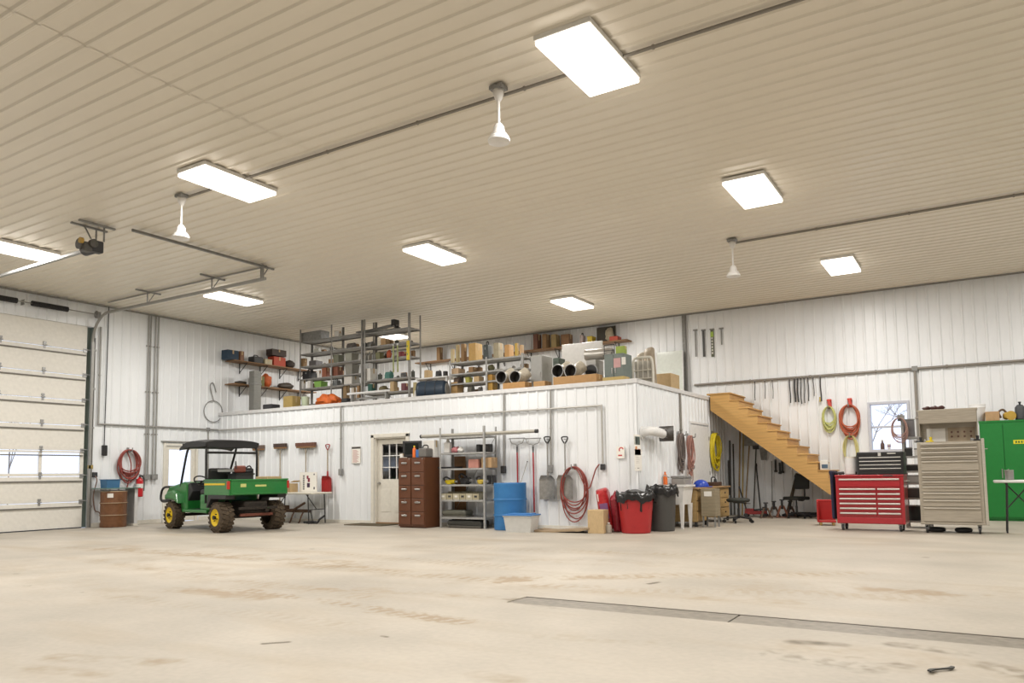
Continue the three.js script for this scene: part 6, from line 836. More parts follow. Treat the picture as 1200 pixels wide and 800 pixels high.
// ---- corner of the loft: frame, bags, glass sheet, timber box ----
{ const zc = -15.6, a = pZ(742, 440, zc), b = pZ(765, 440, zc), top = pZ(755, 418.5, zc).y - DK, w = b.x - a.x, t = thing('bed_frame_end', 'white tubular bed end standing at the corner of the loft', 'bed frame', [(a.x + b.x) / 2, DK, zc]); mesh('tube_frame', [tube([[-w / 2, 0, 0], [-w / 2, top * 0.7, 0], [-w / 2 + 0.03, top - 0.03, 0], [-w / 2 + 0.12, top, 0], [w / 2 - 0.12, top, 0], [w / 2 - 0.03, top - 0.03, 0], [w / 2, top * 0.7, 0], [w / 2, 0, 0]], 0.03, 60)], M.cream, t); each('cross_rail', [0.35, 0.6].map(q => bar([-w / 2, top * q, 0], [w / 2, top * q, 0], 0.016)), M.cream, t); each('spindle', [-0.25, 0, 0.25].map(q => bar([q * w, top * 0.35, 0], [q * w, top - 0.02, 0], 0.012)), M.cream, t);
  mesh('fabric_panel', lumpy(rb(w * 0.9, top * 0.86, 0.03, 0.012, 0, top * 0.46, -0.05), 0.02, 6), C(0.72, 0.69, 0.62, { t: 'cloth' }), t);
  const z2 = -16.4, s = span(752, 770, 408, z2, 0.3), h = s.y - DK; single('canvas_bag', 'tall tan canvas bag standing behind the white bed end', 'bag', [warp(lumpy(new RoundedBoxGeometry(s.w, h, 0.3, 8, 0.1), 0.05, 4, 3), q => { if (q.y > h * 0.35) { q.x *= 0.85; q.z *= 0.8; } }).translate(0, h / 2 + 0.02, 0)], C(0.5, 0.42, 0.31, { t: 'cloth' }), undefined, [s.x, DK, z2 - 0.16]);
  const s3 = span(744, 756, 413, z2 - 0.4, 0.3), h3 = s3.y - DK; single('canvas_bag', 'pale canvas bag slumped beside the tall tan one', 'bag', [lumpy(new RoundedBoxGeometry(s3.w, h3, 0.3, 8, 0.1), 0.05, 4, 8).translate(0, h3 / 2 + 0.02, 0)], C(0.62, 0.55, 0.45, { t: 'cloth' }), undefined, [s3.x, DK, z2 - 0.6]);
  const zg = ZB + 0.24, g0 = pZ(769, 420, zg), g1 = pZ(800, 420, zg), gt = pZ(784, 411.5, zg).y - DK, gl = thing('glass_sheet', 'large pale glass sheet leaning on the back wall of the loft', 'glass sheet', [(g0.x + g1.x) / 2, DK, zg]); mesh('pane', rb(g1.x - g0.x, gt, 0.012, 0.004, 0, gt / 2, 0, -0.03), C(0.68, 0.72, 0.68, { rough: 0.12 }), gl); mesh('edge_strip', [rb(0.03, gt, 0.03, 0.006, -(g1.x - g0.x) / 2, gt / 2, 0, -0.03), rb(0.03, gt, 0.03, 0.006, (g1.x - g0.x) / 2, gt / 2, 0, -0.03)], M.trimW, gl);
  const zt = -17.2, st = span(766, 795, 437, zt, 0.6), ht = pZ(775, 437, zt).y - DK; carton('timber coloured carton at the end wall side of the loft', [st.x, DK, zt - 0.4], st.w * 0.9, ht, 0.6, M.cardL, 0); }
// ---- long shelf on the back wall ----
{
  const y = 4.88, x0 = pZ(490, 424, ZB + 0.2).x, x1 = pZ(736, 397, ZB + 0.3).x, t = thing('wall_shelf', 'long timber shelf high on the back wall of the loft', 'shelf', [0, y, ZB + 0.024]);
  mesh('board', rb(x1 - x0, 0.035, 0.36, 0.006, (x0 + x1) / 2, -0.0175, 0.18), M.woodD, t); for (let k = 0; k < 8; k++) { const x = x0 + 0.4 + k * (x1 - x0 - 0.8) / 7; mesh('bracket', [bx(0.03, 0.34, 0.012, x, -0.2, 0.008), bx(0.03, 0.012, 0.3, x, -0.041, 0.16), beam([x, -0.34, 0.012], [x, -0.045, 0.28], 0.012, 0.02)], M.dark, t); }
  const zz = ZB + 0.36;
  for (const [k, u0, u1, v, m, l] of [['carton', 511.5, 519, 407, M.cardD, 'tall brown carton standing alone on the long back-wall shelf'], ['carton', 624.5, 634, 391.5, C(0.2, 0.09, 0.06, { t: 'card' }), 'dark brown carton at the start of the row on the long back-wall shelf'], ['carton', 635, 644.5, 391.5, M.cardD, 'brown carton second in the row on the long back-wall shelf'], ['carton', 645.5, 656, 392, C(0.36, 0.27, 0.12, { t: 'card' }), 'olive brown carton third in the row on the long back-wall shelf'], ['carton', 657, 671, 392, C(0.26, 0.14, 0.07, { t: 'card' }), 'brown carton with a white mark ending the row on the long shelf'], ['case', 679, 686, 390, C(0.5, 0.42, 0.42), 'pale pink case on the long back-wall shelf'], ['tub', 688, 698, 394, C(0.62, 0.46, 0.06), 'yellow tub on the long back-wall shelf'], ['flat', 714, 728, 394.5, C(0.5, 0.08, 0.05), 'flat red box at the end of the long back-wall shelf']]) loftItem(k, l, u0, u1, v, y, zz, m, 0.26);
  const s = pZ(709, 400, ZB + 0.12), a = pZ(699, 385, ZB + 0.12), b = pZ(721, 385, ZB + 0.12), hh = pZ(709, 378, ZB + 0.12).y - y; single('dark_board', 'dark charcoal board standing at the back of the long wall shelf', 'board', rb(b.x - a.x, Math.min(hh, H - y - 0.12), 0.03, 0.005, 0, Math.min(hh, H - y - 0.12) / 2, 0), C(0.06, 0.055, 0.045), undefined, [(a.x + b.x) / 2, y + 0.001, ZB + 0.1]);
  loftItem('lump', 'beige bag leaning on the dark board on the wall shelf', 708, 720, 384, y, ZB + 0.36, C(0.5, 0.44, 0.32, { t: 'cloth' }), 0.2, { name: 'beige_bag', cat: 'bag' });
}

// ---- small loose stock filling the rack shelves ----
{
  const kinds = [['metal_fitting', 'small grey metal fitting lying among the stock on the steel racks', 'fitting', (w, h) => [cy(w * 0.3, w * 0.3, w, 0, w * 0.3, 0, 0, 0, Math.PI / 2, 14), cy(w * 0.42, w * 0.42, w * 0.2, w * 0.3, w * 0.42, 0, 0, 0, Math.PI / 2, 14)], C(0.27, 0.26, 0.23, { t: 'grime', metal: 0.3 })],
    ['stock_carton', 'small brown stock carton among the parts on the steel racks', 'box', (w, h) => [rb(w, h, w * 0.9, 0.008, 0, h / 2, 0), rb(w * 1.01, 0.004, 0.04, 0.001, 0, h, 0)], M.cardD],
    ['oil_tin', 'small dark oil tin among the parts on the steel racks', 'tin', (w, h) => [cy(w * 0.4, w * 0.4, h, 0, h / 2, 0, 0, 0, 0, 16), cy(w * 0.15, w * 0.1, h * 0.2, 0, h * 1.1, 0, 0, 0, 0, 10)], C(0.07, 0.075, 0.06)],
    ['stock_tray', 'small pale stock tray among the parts on the steel racks', 'tray', (w, h) => [rb(w * 1.3, h * 0.5, w, 0.012, 0, h * 0.25, 0), rb(w * 1.36, 0.012, w * 1.05, 0.004, 0, h * 0.5, 0)], C(0.5, 0.48, 0.42)]];
  let k = 0;
  const fill = (x0, x1, y, z, n) => { for (let i = 0; i < n; i++) { const q = kinds[k++ % 4], w = rnd(0.11, 0.17), h = rnd(0.12, 0.2), x = x0 + (i + 0.5) / n * (x1 - x0) + rnd(-0.05, 0.05); single(q[0], q[1], q[2], q[3](w, h), q[4], 'small stock on the loft racks', [x, y + 0.001, z], rnd(-0.4, 0.4)); } };
  const zr = zA2 + 0.1;
  for (const y of [4.66, 4.3, 3.93, 3.66]) fill(postsA[0] + 0.15, postsA[2] - 0.1, y, zr, 7);
  for (const y of [4.62, 4.25, 3.7, 3.35]) fill(postsA[2] + 0.2, postsA[3] - 0.1, y, zr, 5);
  for (const y of [3.6, 3.36, 3.1]) fill(pB[0] + 0.1, pB[2] - 0.1, y, zB2 + 0.1, 6);
}
// ================= STAIRS =================
const sz0 = -18.6, sz1 = -19.98, sxTop = -5.43, rise = 0.1925, run = 0.2186, sTop = 3.06;
{
  const t = thing('wooden_staircase', 'open-backed wooden staircase rising along the back wall to the loft', 'staircase');
  const n = 16, wm = [C(0.62, 0.37, 0.12, { t: 'wood', rough: 0.55 }), C(0.57, 0.33, 0.105, { t: 'wood', rough: 0.55 }), C(0.66, 0.4, 0.14, { t: 'wood', rough: 0.55 })];
  for (let i = 0; i < n; i++) {
    const y = sTop - i * rise, x = sxTop + i * run;
    mesh('tread', rb(run + 0.035, 0.035, sz0 - sz1 + 0.03, 0.008, x + run / 2 + 0.012, y - 0.0175, (sz0 + sz1) / 2 + 0.0), wm[i % 3], t);
    if (y - rise > -0.02) mesh('riser', bx(0.02, rise - 0.037, sz0 - sz1 - 0.08, x + run - 0.012, y - 0.035 - (rise - 0.037) / 2, (sz0 + sz1) / 2), wm[(i + 1) % 3], t);
  }
  const pts = []; pts.push([sxTop - 0.26, sTop - 0.036]); for (let i = 0; i < n; i++) { const y = sTop - i * rise - 0.036, x = sxTop + i * run; pts.push([x + run - 0.002, Math.max(0.0, y)]); if (i < n - 1) pts.push([x + run - 0.002, Math.max(0, y - rise)]); }
  const xe = sxTop + n * run; pts.push([xe, 0]); pts.push([xe - 0.34, 0]); pts.push([sxTop - 0.26, sTop - 0.42]);
  for (const z of [sz0 - 0.02, sz1 + 0.02]) mesh('stringer', ext(pts, 0.04).translate(0, 0, z), wm[2], t);
  mesh('top_landing', rb(0.34, 0.04, sz0 - sz1 + 0.03, 0.006, sxTop - 0.17, sTop - 0.02, (sz0 + sz1) / 2), wm[0], t);
}
{ const y = sTop - 10 * rise, x = sxTop + 10 * run + 0.1; const p = pZ(962, 546, sz0 - 0.15), i = Math.max(0, Math.round((p.x - sxTop) / run - 0.5)); const t = thing('label_box', 'white box with a dark blue printed panel standing on a stair tread', 'box', [sxTop + (i + 0.5) * run + 0.0, sTop - i * rise + 0.001, sz0 - 0.2]); mesh('carton', rb(0.17, 0.22, 0.16, 0.008, 0, 0.11, 0), M.label, t); mesh('print', bx(0.13, 0.09, 0.003, 0.02, 0.08, 0.0815), C(0.08, 0.14, 0.22), t);
  const j = i + 2, q = thing('blue_jug', 'pale blue plastic bottle on a low stair tread behind the red chest', 'bottle', [sxTop + (j + 0.5) * run, sTop - j * rise + 0.001, sz0 - 0.2]); mesh('bottle_body', rb(0.13, 0.2, 0.1, 0.025, 0, 0.1, 0), C(0.3, 0.35, 0.55, { rough: 0.3 }), q); mesh('cap', cy(0.025, 0.025, 0.04, 0, 0.22, 0), M.label, q); }
// ---- rulers and straps hanging on the back wall ----
const wz = ZB + 0.05;
[[814.5, 384, 418, 0.035, M.grey, 'thin grey measuring stick at the end of the row beside the grey post'], [824, 384, 418, 0.06, C(0.08, 0.08, 0.08), 'wide dark measuring stick on the back wall'], [834, 383, 418, 0.075, C(0.1, 0.11, 0.07), 'black patterned stick with a green tip on the back wall'], [845, 382, 404, 0.035, M.grey, 'short grey measuring stick on the back wall']].forEach(([u, a, b, w, m, l], k) => {
  const p = pZ(u, a, wz), q = pZ(u, b, wz), L = p.y - q.y, t = thing('measuring_stick', l, 'measuring stick', [p.x, q.y, wz]); mesh('stick', rb(w, L - 0.08, 0.02, 0.005, 0, (L - 0.08) / 2, 0), m, t); mesh('hang_bracket', rb(0.12, 0.035, 0.05, 0.006, 0, L - 0.06, -0.012), M.grey, t);
  if (k === 2) { mesh('green_tip', rb(w + 0.006, 0.14, 0.024, 0.004, 0, L - 0.2, 0), C(0.35, 0.5, 0.08), t); each('marking', Array.from({ length: 6 }, (_, i) => rb(w * 0.5, 0.05, 0.004, 0.001, 0, 0.1 + i * 0.08, 0.0115)), M.label, t); }
});
[[885, 469, 0.02, 'twisted black strap hanging above the stairs'], [897, 467, 0.016], [906, 467, 0.016], [926.5, 472, 0.025], [932, 471, 0.04], [935.5, 471, 0.035], [939.5, 473, 0.022], [943.5, 472, 0.022], [948, 470, 0.022], [954, 464, 0.016], [962.5, 470, 0.03, 'doubled black and yellow strap at the end of the hanging row']].forEach(([u, b, w, l], k) => {
  const p = pZ(u, b, wz + 0.05), L = 3.44 - p.y, t = thing('hanging_belt', l || 'black rubber belt hanging from the back wall conduit', 'belt', [p.x, 3.44, wz + 0.045], 0, 'black belts hanging from the back wall conduit');
  mesh('belt', [put(warp(new THREE.BoxGeometry(w, L, 0.012, 1, 14, 1), q => { q.x += 0.008 * Math.sin(q.y * 9 + k); q.z += 0.008 * Math.sin(q.y * 5 + k); }), 0, -L / 2, 0)], M.dark, t); mesh('hook', to(0.022, 0.005, 0, 0.0, 0, 0, 0, 0), M.galv, t); if (k === 10) mesh('yellow_end', rb(w, 0.12, 0.016, 0.004, -0.03, -L + 0.05, 0), C(0.45, 0.35, 0.05), t);
});
{ const c = (u, v) => { const p = pZ(u, v, ZB); return [p.x, p.y, ZB]; };
  coil('extension_cord', 'yellow green cord coiled on a red hook beside the stairs', 'cord', c(972.5, 492), 0.36, 0.66, 8, 0.014, C(0.55, 0.58, 0.2), 'z'); coil('extension_cord', 'orange cord coiled on a red hook beside the window', 'cord', c(996.5, 495), 0.48, 0.86, 9, 0.016, C(0.55, 0.13, 0.06, { t: 'grime' }), 'z'); coil('extension_cord', 'pale yellow cord hanging in a long loop below the orange one', 'cord', c(998, 532), 0.36, 0.92, 4, 0.015, C(0.62, 0.58, 0.25), 'z');
  for (const [u, v, l] of [[972, 473, 'red plastic reel hook above the yellow green cord'], [996, 472, 'red plastic reel hook above the orange cord']]) { const p = pZ(u, v, ZB + 0.05), t = thing('reel_hook', l, 'hook', [p.x, p.y, ZB + 0.025]); mesh('hook_body', [cy(0.05, 0.03, 0.16, 0, 0, 0.05), rb(0.11, 0.05, 0.06, 0.015, 0, 0.09, 0.05), rb(0.12, 0.03, 0.05, 0.01, 0, -0.09, 0.04)], C(0.62, 0.07, 0.05), t); mesh('back_plate', rb(0.1, 0.22, 0.012, 0.004, 0, 0, 0.006), C(0.5, 0.06, 0.05), t); } }
// ---- long-handled tools under the stairs ----
function leaner(name, label, cat, u0, v0, u1, v1, z, m, parts, r = 0.016) { const a = pY(u0, v0), zz = z, A = [pZ(u0, v0, zz).x, 0.02, zz], b = pZ(u1, v1, ZB + 0.07), t = thing(name, label, cat, [A[0], 0, A[2]]); const B = [b.x - A[0], b.y, ZB + 0.06 - A[2]]; const B2 = [B[0], B[1], B[2]]; mesh('shaft', bar([0, 0.02, 0], B2, r), m, t); if (parts) parts(t, B2); return t; }
const hz = ZB + 0.42;
const woodH = C(0.3, 0.2, 0.09, { t: 'wood' }), darkH = C(0.05, 0.045, 0.04);
leaner('steel_post', 'dark steel post leaning beside the yellow cord under the stairs', 'post', 857, 606, 855, 516, hz, darkH, (t, B) => mesh('flange', bx(0.05, 0.9, 0.02, B[0] * 0.5 - 0.03, B[1] * 0.5, B[2] * 0.5 - 0.0, 0), darkH, t), 0.022);
leaner('steel_post', 'second dark steel post leaning under the stairs beside a wooden pole', 'post', 861, 606, 859, 520, hz, darkH, null, 0.02);
leaner('wooden_pole', 'pale wooden pole leaning under the stairs', 'pole', 866, 604, 867, 506, hz, woodH, (t, B) => mesh('tip', sp(0.022, ...B), woodH, t), 0.02);
leaner('wooden_pole', 'yellowish wooden pole leaning beside the pale one', 'pole', 870, 604, 871, 508, hz, C(0.4, 0.3, 0.08, { t: 'wood' }), null, 0.018);
leaner('spade', 'long-handled spade leaning blade up under the stairs', 'spade', 873, 606, 878, 520, hz, woodH, (t, B) => mesh('blade', [warp(bx(0.24, 0.34, 0.012), q => { if (q.y > 0) q.x *= 1 - q.y * 1.2; q.z += q.x * q.x; }).translate(B[0], B[1] + 0.12, B[2] + 0.05)], M.grey, t));
leaner('garden_hoe', 'dark garden hoe leaning beside the spade under the stairs', 'hoe', 883, 606, 886, 524, hz, darkH, (t, B) => mesh('blade', bx(0.16, 0.1, 0.012, B[0], B[1], B[2] + 0.05, 0.4), M.dark, t));
leaner('pry_bar', 'dark steel pry bar leaning between the hoe and the jack stands', 'pry bar', 892, 606, 886, 545, hz, M.dark, (t, B) => mesh('claw', sp(0.03, B[0], B[1], B[2] + 0.01, 1, 2, 0.6), M.dark, t), 0.018);
[[895, 532, 0.36, 'short shovel head hanging on the wall under the stairs'], [909, 545, 0.3, 'dark strap tool hanging under the stairs'], [914, 548, 0.26, 'pair of dark tongs hanging under the stairs'], [917, 546, 0.3, 'dark iron hook hanging lowest under the stairs']].forEach(([u, v, L, l], k) => { const p = pZ(u, v, wz), t = thing('hanging_tool', l, 'tool', [p.x, p.y, wz + 0.01]); mesh('tool_head', k === 0 ? [warp(bx(0.2, 0.3, 0.012), q => { if (q.y < 0) q.x *= 1 + q.y * 2; })] : [rb(0.05, L, 0.025, 0.01), rb(0.08, 0.05, 0.03, 0.01, 0, -L / 2, 0)], k === 0 ? M.grey : M.dark, t); mesh('peg', bar([0, L / 2 - 0.02, -0.05], [0, L / 2 - 0.02, 0.03], 0.008), M.grey, t); });
leaner('drain_rod', 'thin dark rod hanging by the wall behind the jack stands', 'rod', 905, 600, 904, 540, ZB + 0.16, M.grey, null, 0.01);
leaner('timber_prop', 'dark timber prop leaning behind the office chair', 'prop', 922, 604, 934, 555, ZB + 0.6, C(0.09, 0.07, 0.05, { t: 'wood' }), null, 0.04);
// ---- jack stands and floor jack ----
[[898, 607, 0.34, C(0.14, 0.1, 0.075, { t: 'rust' }), 'grey brown jack stand beside the floor jack'], [907.5, 606, 0.36, C(0.13, 0.1, 0.08, { t: 'rust' }), 'grey brown jack stand between its two neighbours'], [917, 606.5, 0.4, C(0.3, 0.13, 0.09, { t: 'rust' }), 'reddish jack stand in the middle of the row'], [926.5, 605, 0.36, C(0.12, 0.07, 0.055, { t: 'rust' }), 'dark brown jack stand beside the office chair']].forEach(([u, v, h, m, l]) => { const p = pY(u, v), z = Math.max(p.z, ZB + 0.7), t = thing('jack_stand', l, 'jack stand', [pZ(u, v, z).x, 0, z], 0.3, 'jack stands under the stairs'); for (const [x, q] of [[-1, -1], [1, -1], [1, 1], [-1, 1]]) mesh('leg', beam([x * 0.13, 0.01, q * 0.13], [x * 0.035, h * 0.72, q * 0.035], 0.04, 0.012), m, t); mesh('base_ring', [bx(0.28, 0.012, 0.03, 0, 0.02, 0.13), bx(0.28, 0.012, 0.03, 0, 0.02, -0.13), bx(0.03, 0.012, 0.28, 0.13, 0.02, 0), bx(0.03, 0.012, 0.28, -0.13, 0.02, 0)], m, t); mesh('ratchet_post', [cy(0.03, 0.028, h * 0.55, 0, h * 0.8, 0), rb(0.11, 0.03, 0.06, 0.01, 0, h * 1.07, 0)], M.dark, t); });
{ const z = ZB + 0.85, p = pZ(886, 603, z), t = thing('floor_jack', 'low red and black floor jack on the floor under the stairs', 'floor jack', [p.x, 0, z], 0.1); mesh('jack_frame', [rb(0.5, 0.08, 0.04, 0.01, 0, 0.11, 0.11), rb(0.5, 0.08, 0.04, 0.01, 0, 0.11, -0.11), rb(0.2, 0.1, 0.18, 0.02, -0.14, 0.16, 0)], C(0.3, 0.03, 0.03, { t: 'grime' }), t); mesh('lift_arm', [beam([-0.1, 0.16, 0], [0.2, 0.2, 0], 0.08, 0.04), cy(0.05, 0.05, 0.03, 0.2, 0.235, 0)], M.dark, t); for (const [x, q] of [[-0.22, 1], [-0.22, -1], [0.22, 1], [0.22, -1]]) mesh('wheel', cy(0.05, 0.05, 0.04, x, 0.05, q * 0.12, Math.PI / 2), M.dark, t); mesh('handle', bar([-0.22, 0.16, 0], [-0.4, 0.75, -0.1], 0.018), M.dark, t); }
{ const p = pZ(950, 605, ZB + 0.5); single('iron_bars', 'row of dark iron bars lying on the floor along the back wall', 'bars', [0, 1, 2].map(k => bar([-0.7 + 0.1 * k, 0.03, -0.06 * k], [0.8, 0.03, -0.06 * k + 0.03], 0.028)).concat(bar([-0.5, 0.085, -0.06], [0.6, 0.085, -0.03], 0.026)), M.dark, undefined, [p.x, 0, ZB + 0.34]); }
// ---- stool and office chair ----
function casterBase(t, r, y, m) { for (let k = 0; k < 5; k++) { const a = k * Math.PI * 0.4 + 0.3, x = Math.cos(a) * r, z = Math.sin(a) * r; mesh('base_arm', beam([0, y + 0.04, 0], [x, y, z], 0.035, 0.03), m, t); mesh('caster', [cy(0.032, 0.032, 0.022, x, 0.032, z, Math.PI / 2, 0, a, 14), cy(0.032, 0.032, 0.022, x + 0.02, 0.032, z + 0.015, Math.PI / 2, 0, a, 14), bar([x, 0.03, z], [x, y + 0.01, z], 0.012)], M.black, t); } }
{ const p = pY(866, 612), t = thing('rolling_stool', 'low rolling stool with a dark padded seat beside the desk', 'stool', [p.x, 0, p.z]); const st = C(0.045, 0.05, 0.042, { t: 'cloth', rough: 0.7 }); casterBase(t, 0.32, 0.085, M.dark); mesh('gas_column', [cy(0.026, 0.026, 0.22, 0, 0.2, 0), cy(0.018, 0.018, 0.2, 0, 0.36, 0)], M.dark, t); mesh('seat', [put(lathe([[0.001, -0.04], [0.22, -0.04], [0.255, -0.01], [0.25, 0.03], [0.2, 0.05], [0.001, 0.045]], 30), 0, 0.49, 0), cy(0.1, 0.14, 0.03, 0, 0.44, 0)], st, t); mesh('adjust_lever', bar([0.05, 0.43, 0], [0.28, 0.42, 0.06], 0.008), M.dark, t); }
{ const p = pY(934, 605.5), z = Math.max(p.z, ZB + 0.95), t = thing('office_chair', 'black office chair with backrest standing under the stairs', 'chair', [pZ(934, 604, z).x, 0, z], -0.5); const st = C(0.025, 0.027, 0.026, { t: 'cloth', rough: 0.7 }); casterBase(t, 0.31, 0.085, M.dark); mesh('gas_column', [cy(0.026, 0.026, 0.2, 0, 0.19, 0), cy(0.018, 0.018, 0.16, 0, 0.36, 0)], M.dark, t); mesh('seat', rb(0.46, 0.08, 0.44, 0.035, 0, 0.47, 0), st, t); mesh('backrest', [put(warp(new RoundedBoxGeometry(0.42, 0.36, 0.07, 6, 0.034), q => { q.z += q.x * q.x * 0.5; }), 0, 0.86, -0.24, -0.08)], st, t); mesh('back_post', [tube([[0, 0.42, -0.08], [0, 0.42, -0.26], [0, 0.55, -0.3], [0, 0.85, -0.29]], 0.02, 20)], M.dark, t); }
// ================= TOOL CHESTS =================
function casters(t, w, d, r, m) { for (const x of [-1, 1]) for (const z of [-1, 1]) { const c = mesh('caster', [cy(r, r, 0.035, x * (w / 2 - 0.09), r, z * (d / 2 - 0.08), 0, 0, Math.PI / 2)], M.dark, t); mesh('fork', [rb(0.07, 0.02, 0.09, 0.004, x * (w / 2 - 0.09), r * 2 + 0.012, z * (d / 2 - 0.08)), bx(0.008, r * 1.2, 0.05, x * (w / 2 - 0.09) + 0.026, r * 1.5, z * (d / 2 - 0.08)), bx(0.008, r * 1.2, 0.05, x * (w / 2 - 0.09) - 0.026, r * 1.5, z * (d / 2 - 0.08))], M.galv, c); } }
const pullM = C(0.74, 0.72, 0.68, { t: 'brushed', rough: 0.32, metal: 0.25 });
let redTop, redPose;
{
  const a = pY(984, 621.5), b = pY(1059, 622.5), ang = -0.04, d = 0.5, mid = a.clone().add(b).multiplyScalar(0.5), w = pZ(1060.5, 600, mid.z).x - pZ(980, 600, mid.z).x;
  const t = thing('tool_chest', 'wide red roller tool chest with two columns of drawers', 'tool chest', [mid.x, 0, mid.z], ang); t.translateZ(-d / 2 + 0.02); redPose = t;
  const top = pZ(1020, 556, mid.z).y, rm = C(0.4, 0.012, 0.022, { rough: 0.3, clearcoat: 0.5 }), y0 = 0.13; redTop = top;
  casters(t, w, d, 0.055, M.dark);
  mesh('chest_body', [rb(w, top - y0 - 0.03, d, 0.012, 0, (top - 0.03 + y0) / 2, -0.012), rb(w + 0.02, 0.035, d + 0.02, 0.01, 0, top - 0.0175, 0)], rm, t);
  const f = d / 2 - 0.012, dr = (x0, x1, ya, yb) => { const q = mesh('drawer', rb(x1 - x0 - 0.02, yb - ya - 0.018, 0.024, 0.004, (x0 + x1) / 2, (ya + yb) / 2, f + 0.006), rm, t); mesh('pull', rb(x1 - x0 - 0.03, 0.03, 0.036, 0.01, (x0 + x1) / 2, yb - 0.026, f + 0.03), pullM, q); };
  const H0 = top - 0.04, x0 = -w / 2 + 0.05, x1 = w / 2 - 0.05, xs = x0 + (x1 - x0) * 0.62, lo = y0 + 0.13; dr(x0, x1, H0 - 0.19, H0 - 0.02);
  const n = 6, dh = (H0 - 0.2 - lo) / n; for (let i = 0; i < n; i++) { dr(x0, xs, lo + i * dh, lo + (i + 1) * dh); dr(xs, x1, lo + i * dh, lo + (i + 1) * dh); }
  mesh('kick_panel', rb(w - 0.1, 0.1, 0.012, 0.004, 0, y0 + 0.06, f + 0.004), rm, t); mesh('side_handle', [tube([[w / 2, top - 0.12, -0.15], [w / 2 + 0.05, top - 0.12, -0.15], [w / 2 + 0.05, top - 0.12, 0.15], [w / 2, top - 0.12, 0.15]], 0.012, 20)], pullM, t); mesh('name_plate', rb(0.16, 0.02, 0.004, 0.001, w / 2 - 0.25, top - 0.018, d / 2 + 0.011), M.dark, t);
  t.updateMatrixWorld();
  const L = (x, y, z) => t.localToWorld(V(x, y, z));
  // black chest on top
  const bw = 0.78, bh = 0.42, bd = 0.4, q = thing('tool_box', 'black top tool box with bright drawer pulls standing on the red chest', 'tool chest', L(0.2, top + 0.001, 0.0), ang); 
  mesh('box_body', [rb(bw, bh - 0.05, bd, 0.01, 0, (bh - 0.05) / 2, 0), rb(bw + 0.01, 0.07, bd + 0.01, 0.02, 0, bh - 0.035, 0)], M.black, q); mesh('corner', [rb(0.03, bh - 0.05, 0.03, 0.006, -bw / 2 + 0.005, (bh - 0.05) / 2, bd / 2 - 0.005), rb(0.03, bh - 0.05, 0.03, 0.006, bw / 2 - 0.005, (bh - 0.05) / 2, bd / 2 - 0.005)].slice(0, 1), M.dark, q);
  for (let i = 0; i < 4; i++) { const y = 0.06 + i * 0.068, e = mesh('drawer', rb(bw - 0.06, 0.06, 0.016, 0.003, 0, y + 0.03, bd / 2 + 0.004), C(0.015, 0.015, 0.017), q); mesh('pull', rb(bw - 0.08, 0.016, 0.02, 0.006, 0, y + 0.05, bd / 2 + 0.016), pullM, e); } mesh('latch', [rb(0.05, 0.06, 0.012, 0.003, 0, bh - 0.05, bd / 2 + 0.012)], pullM, q); mesh('badge', [rb(0.14, 0.02, 0.004, 0.001, 0.2, bh - 0.035, bd / 2 + 0.007)], pullM, q);
  const cn = thing('white_canister', 'tall white canister standing on the red chest beside the black tool box', 'canister', L(-0.33, top + 0.001, 0.02)); mesh('canister_body', lathe([[0.001, 0], [0.1, 0], [0.105, 0.02], [0.105, 0.3], [0.095, 0.31], [0.095, 0.33], [0.001, 0.33]], 26), M.white, cn); mesh('lid', cy(0.1, 0.1, 0.03, 0, 0.33, 0), M.cream, cn);
  for (const [x, l, m] of [[-0.52, 'dark drill lying on the corner of the red chest', M.dark], [-0.19, 'dark socket driver lying between the canister and the black box', M.black]]) { const g = thing('hand_tool', l, 'tool', L(x, top + 0.001, 0.05), ang + 0.4); mesh('tool_body', [cy(0.03, 0.025, 0.13, 0, 0.035, 0, 0, 0, Math.PI / 2), rb(0.05, 0.03, 0.05, 0.01, 0, 0.015, 0)], m, g); mesh('bit', bar([0.06, 0.035, 0], [0.12, 0.035, 0], 0.008), M.galv, g); }
  const j = thing('work_jacket', 'dark blue jacket draped over the left side of the red chest', 'jacket', L(-w / 2 - 0.085, 0.2, -0.05), ang); mesh('cloth', [lumpy(new RoundedBoxGeometry(0.07, top - 0.12, 0.4, 8, 0.034), 0.03, 7, 3).translate(0, (top - 0.12) / 2, 0)], C(0.03, 0.03, 0.075, { t: 'cloth', rough: 0.9 }), j); mesh('collar', [lumpy(rb(0.12, 0.1, 0.3, 0.04, 0.0, top - 0.17, 0), 0.02, 9)], C(0.04, 0.03, 0.05, { t: 'cloth', rough: 0.9 }), j);
  const rc = pY(968, 616); const g = thing('red_cart', 'small red metal step cart standing behind the red chest', 'cart', [rc.x - 0.02, 0, rc.z - 0.25], 0.2); mesh('cart_panel', [rb(0.34, 0.4, 0.03, 0.006, 0, 0.3, -0.15), rb(0.03, 0.42, 0.36, 0.006, -0.17, 0.28, 0), rb(0.34, 0.03, 0.36, 0.006, 0, 0.08, 0)], C(0.5, 0.02, 0.02), g); mesh('cart_lip', rb(0.36, 0.04, 0.05, 0.012, 0, 0.5, -0.15), C(0.55, 0.03, 0.03), g); each('skid', [-0.12, 0.12].map(x => rb(0.05, 0.065, 0.36, 0.008, x, 0.0325, 0)), C(0.4, 0.28, 0.1, { t: 'wood' }), g);
}
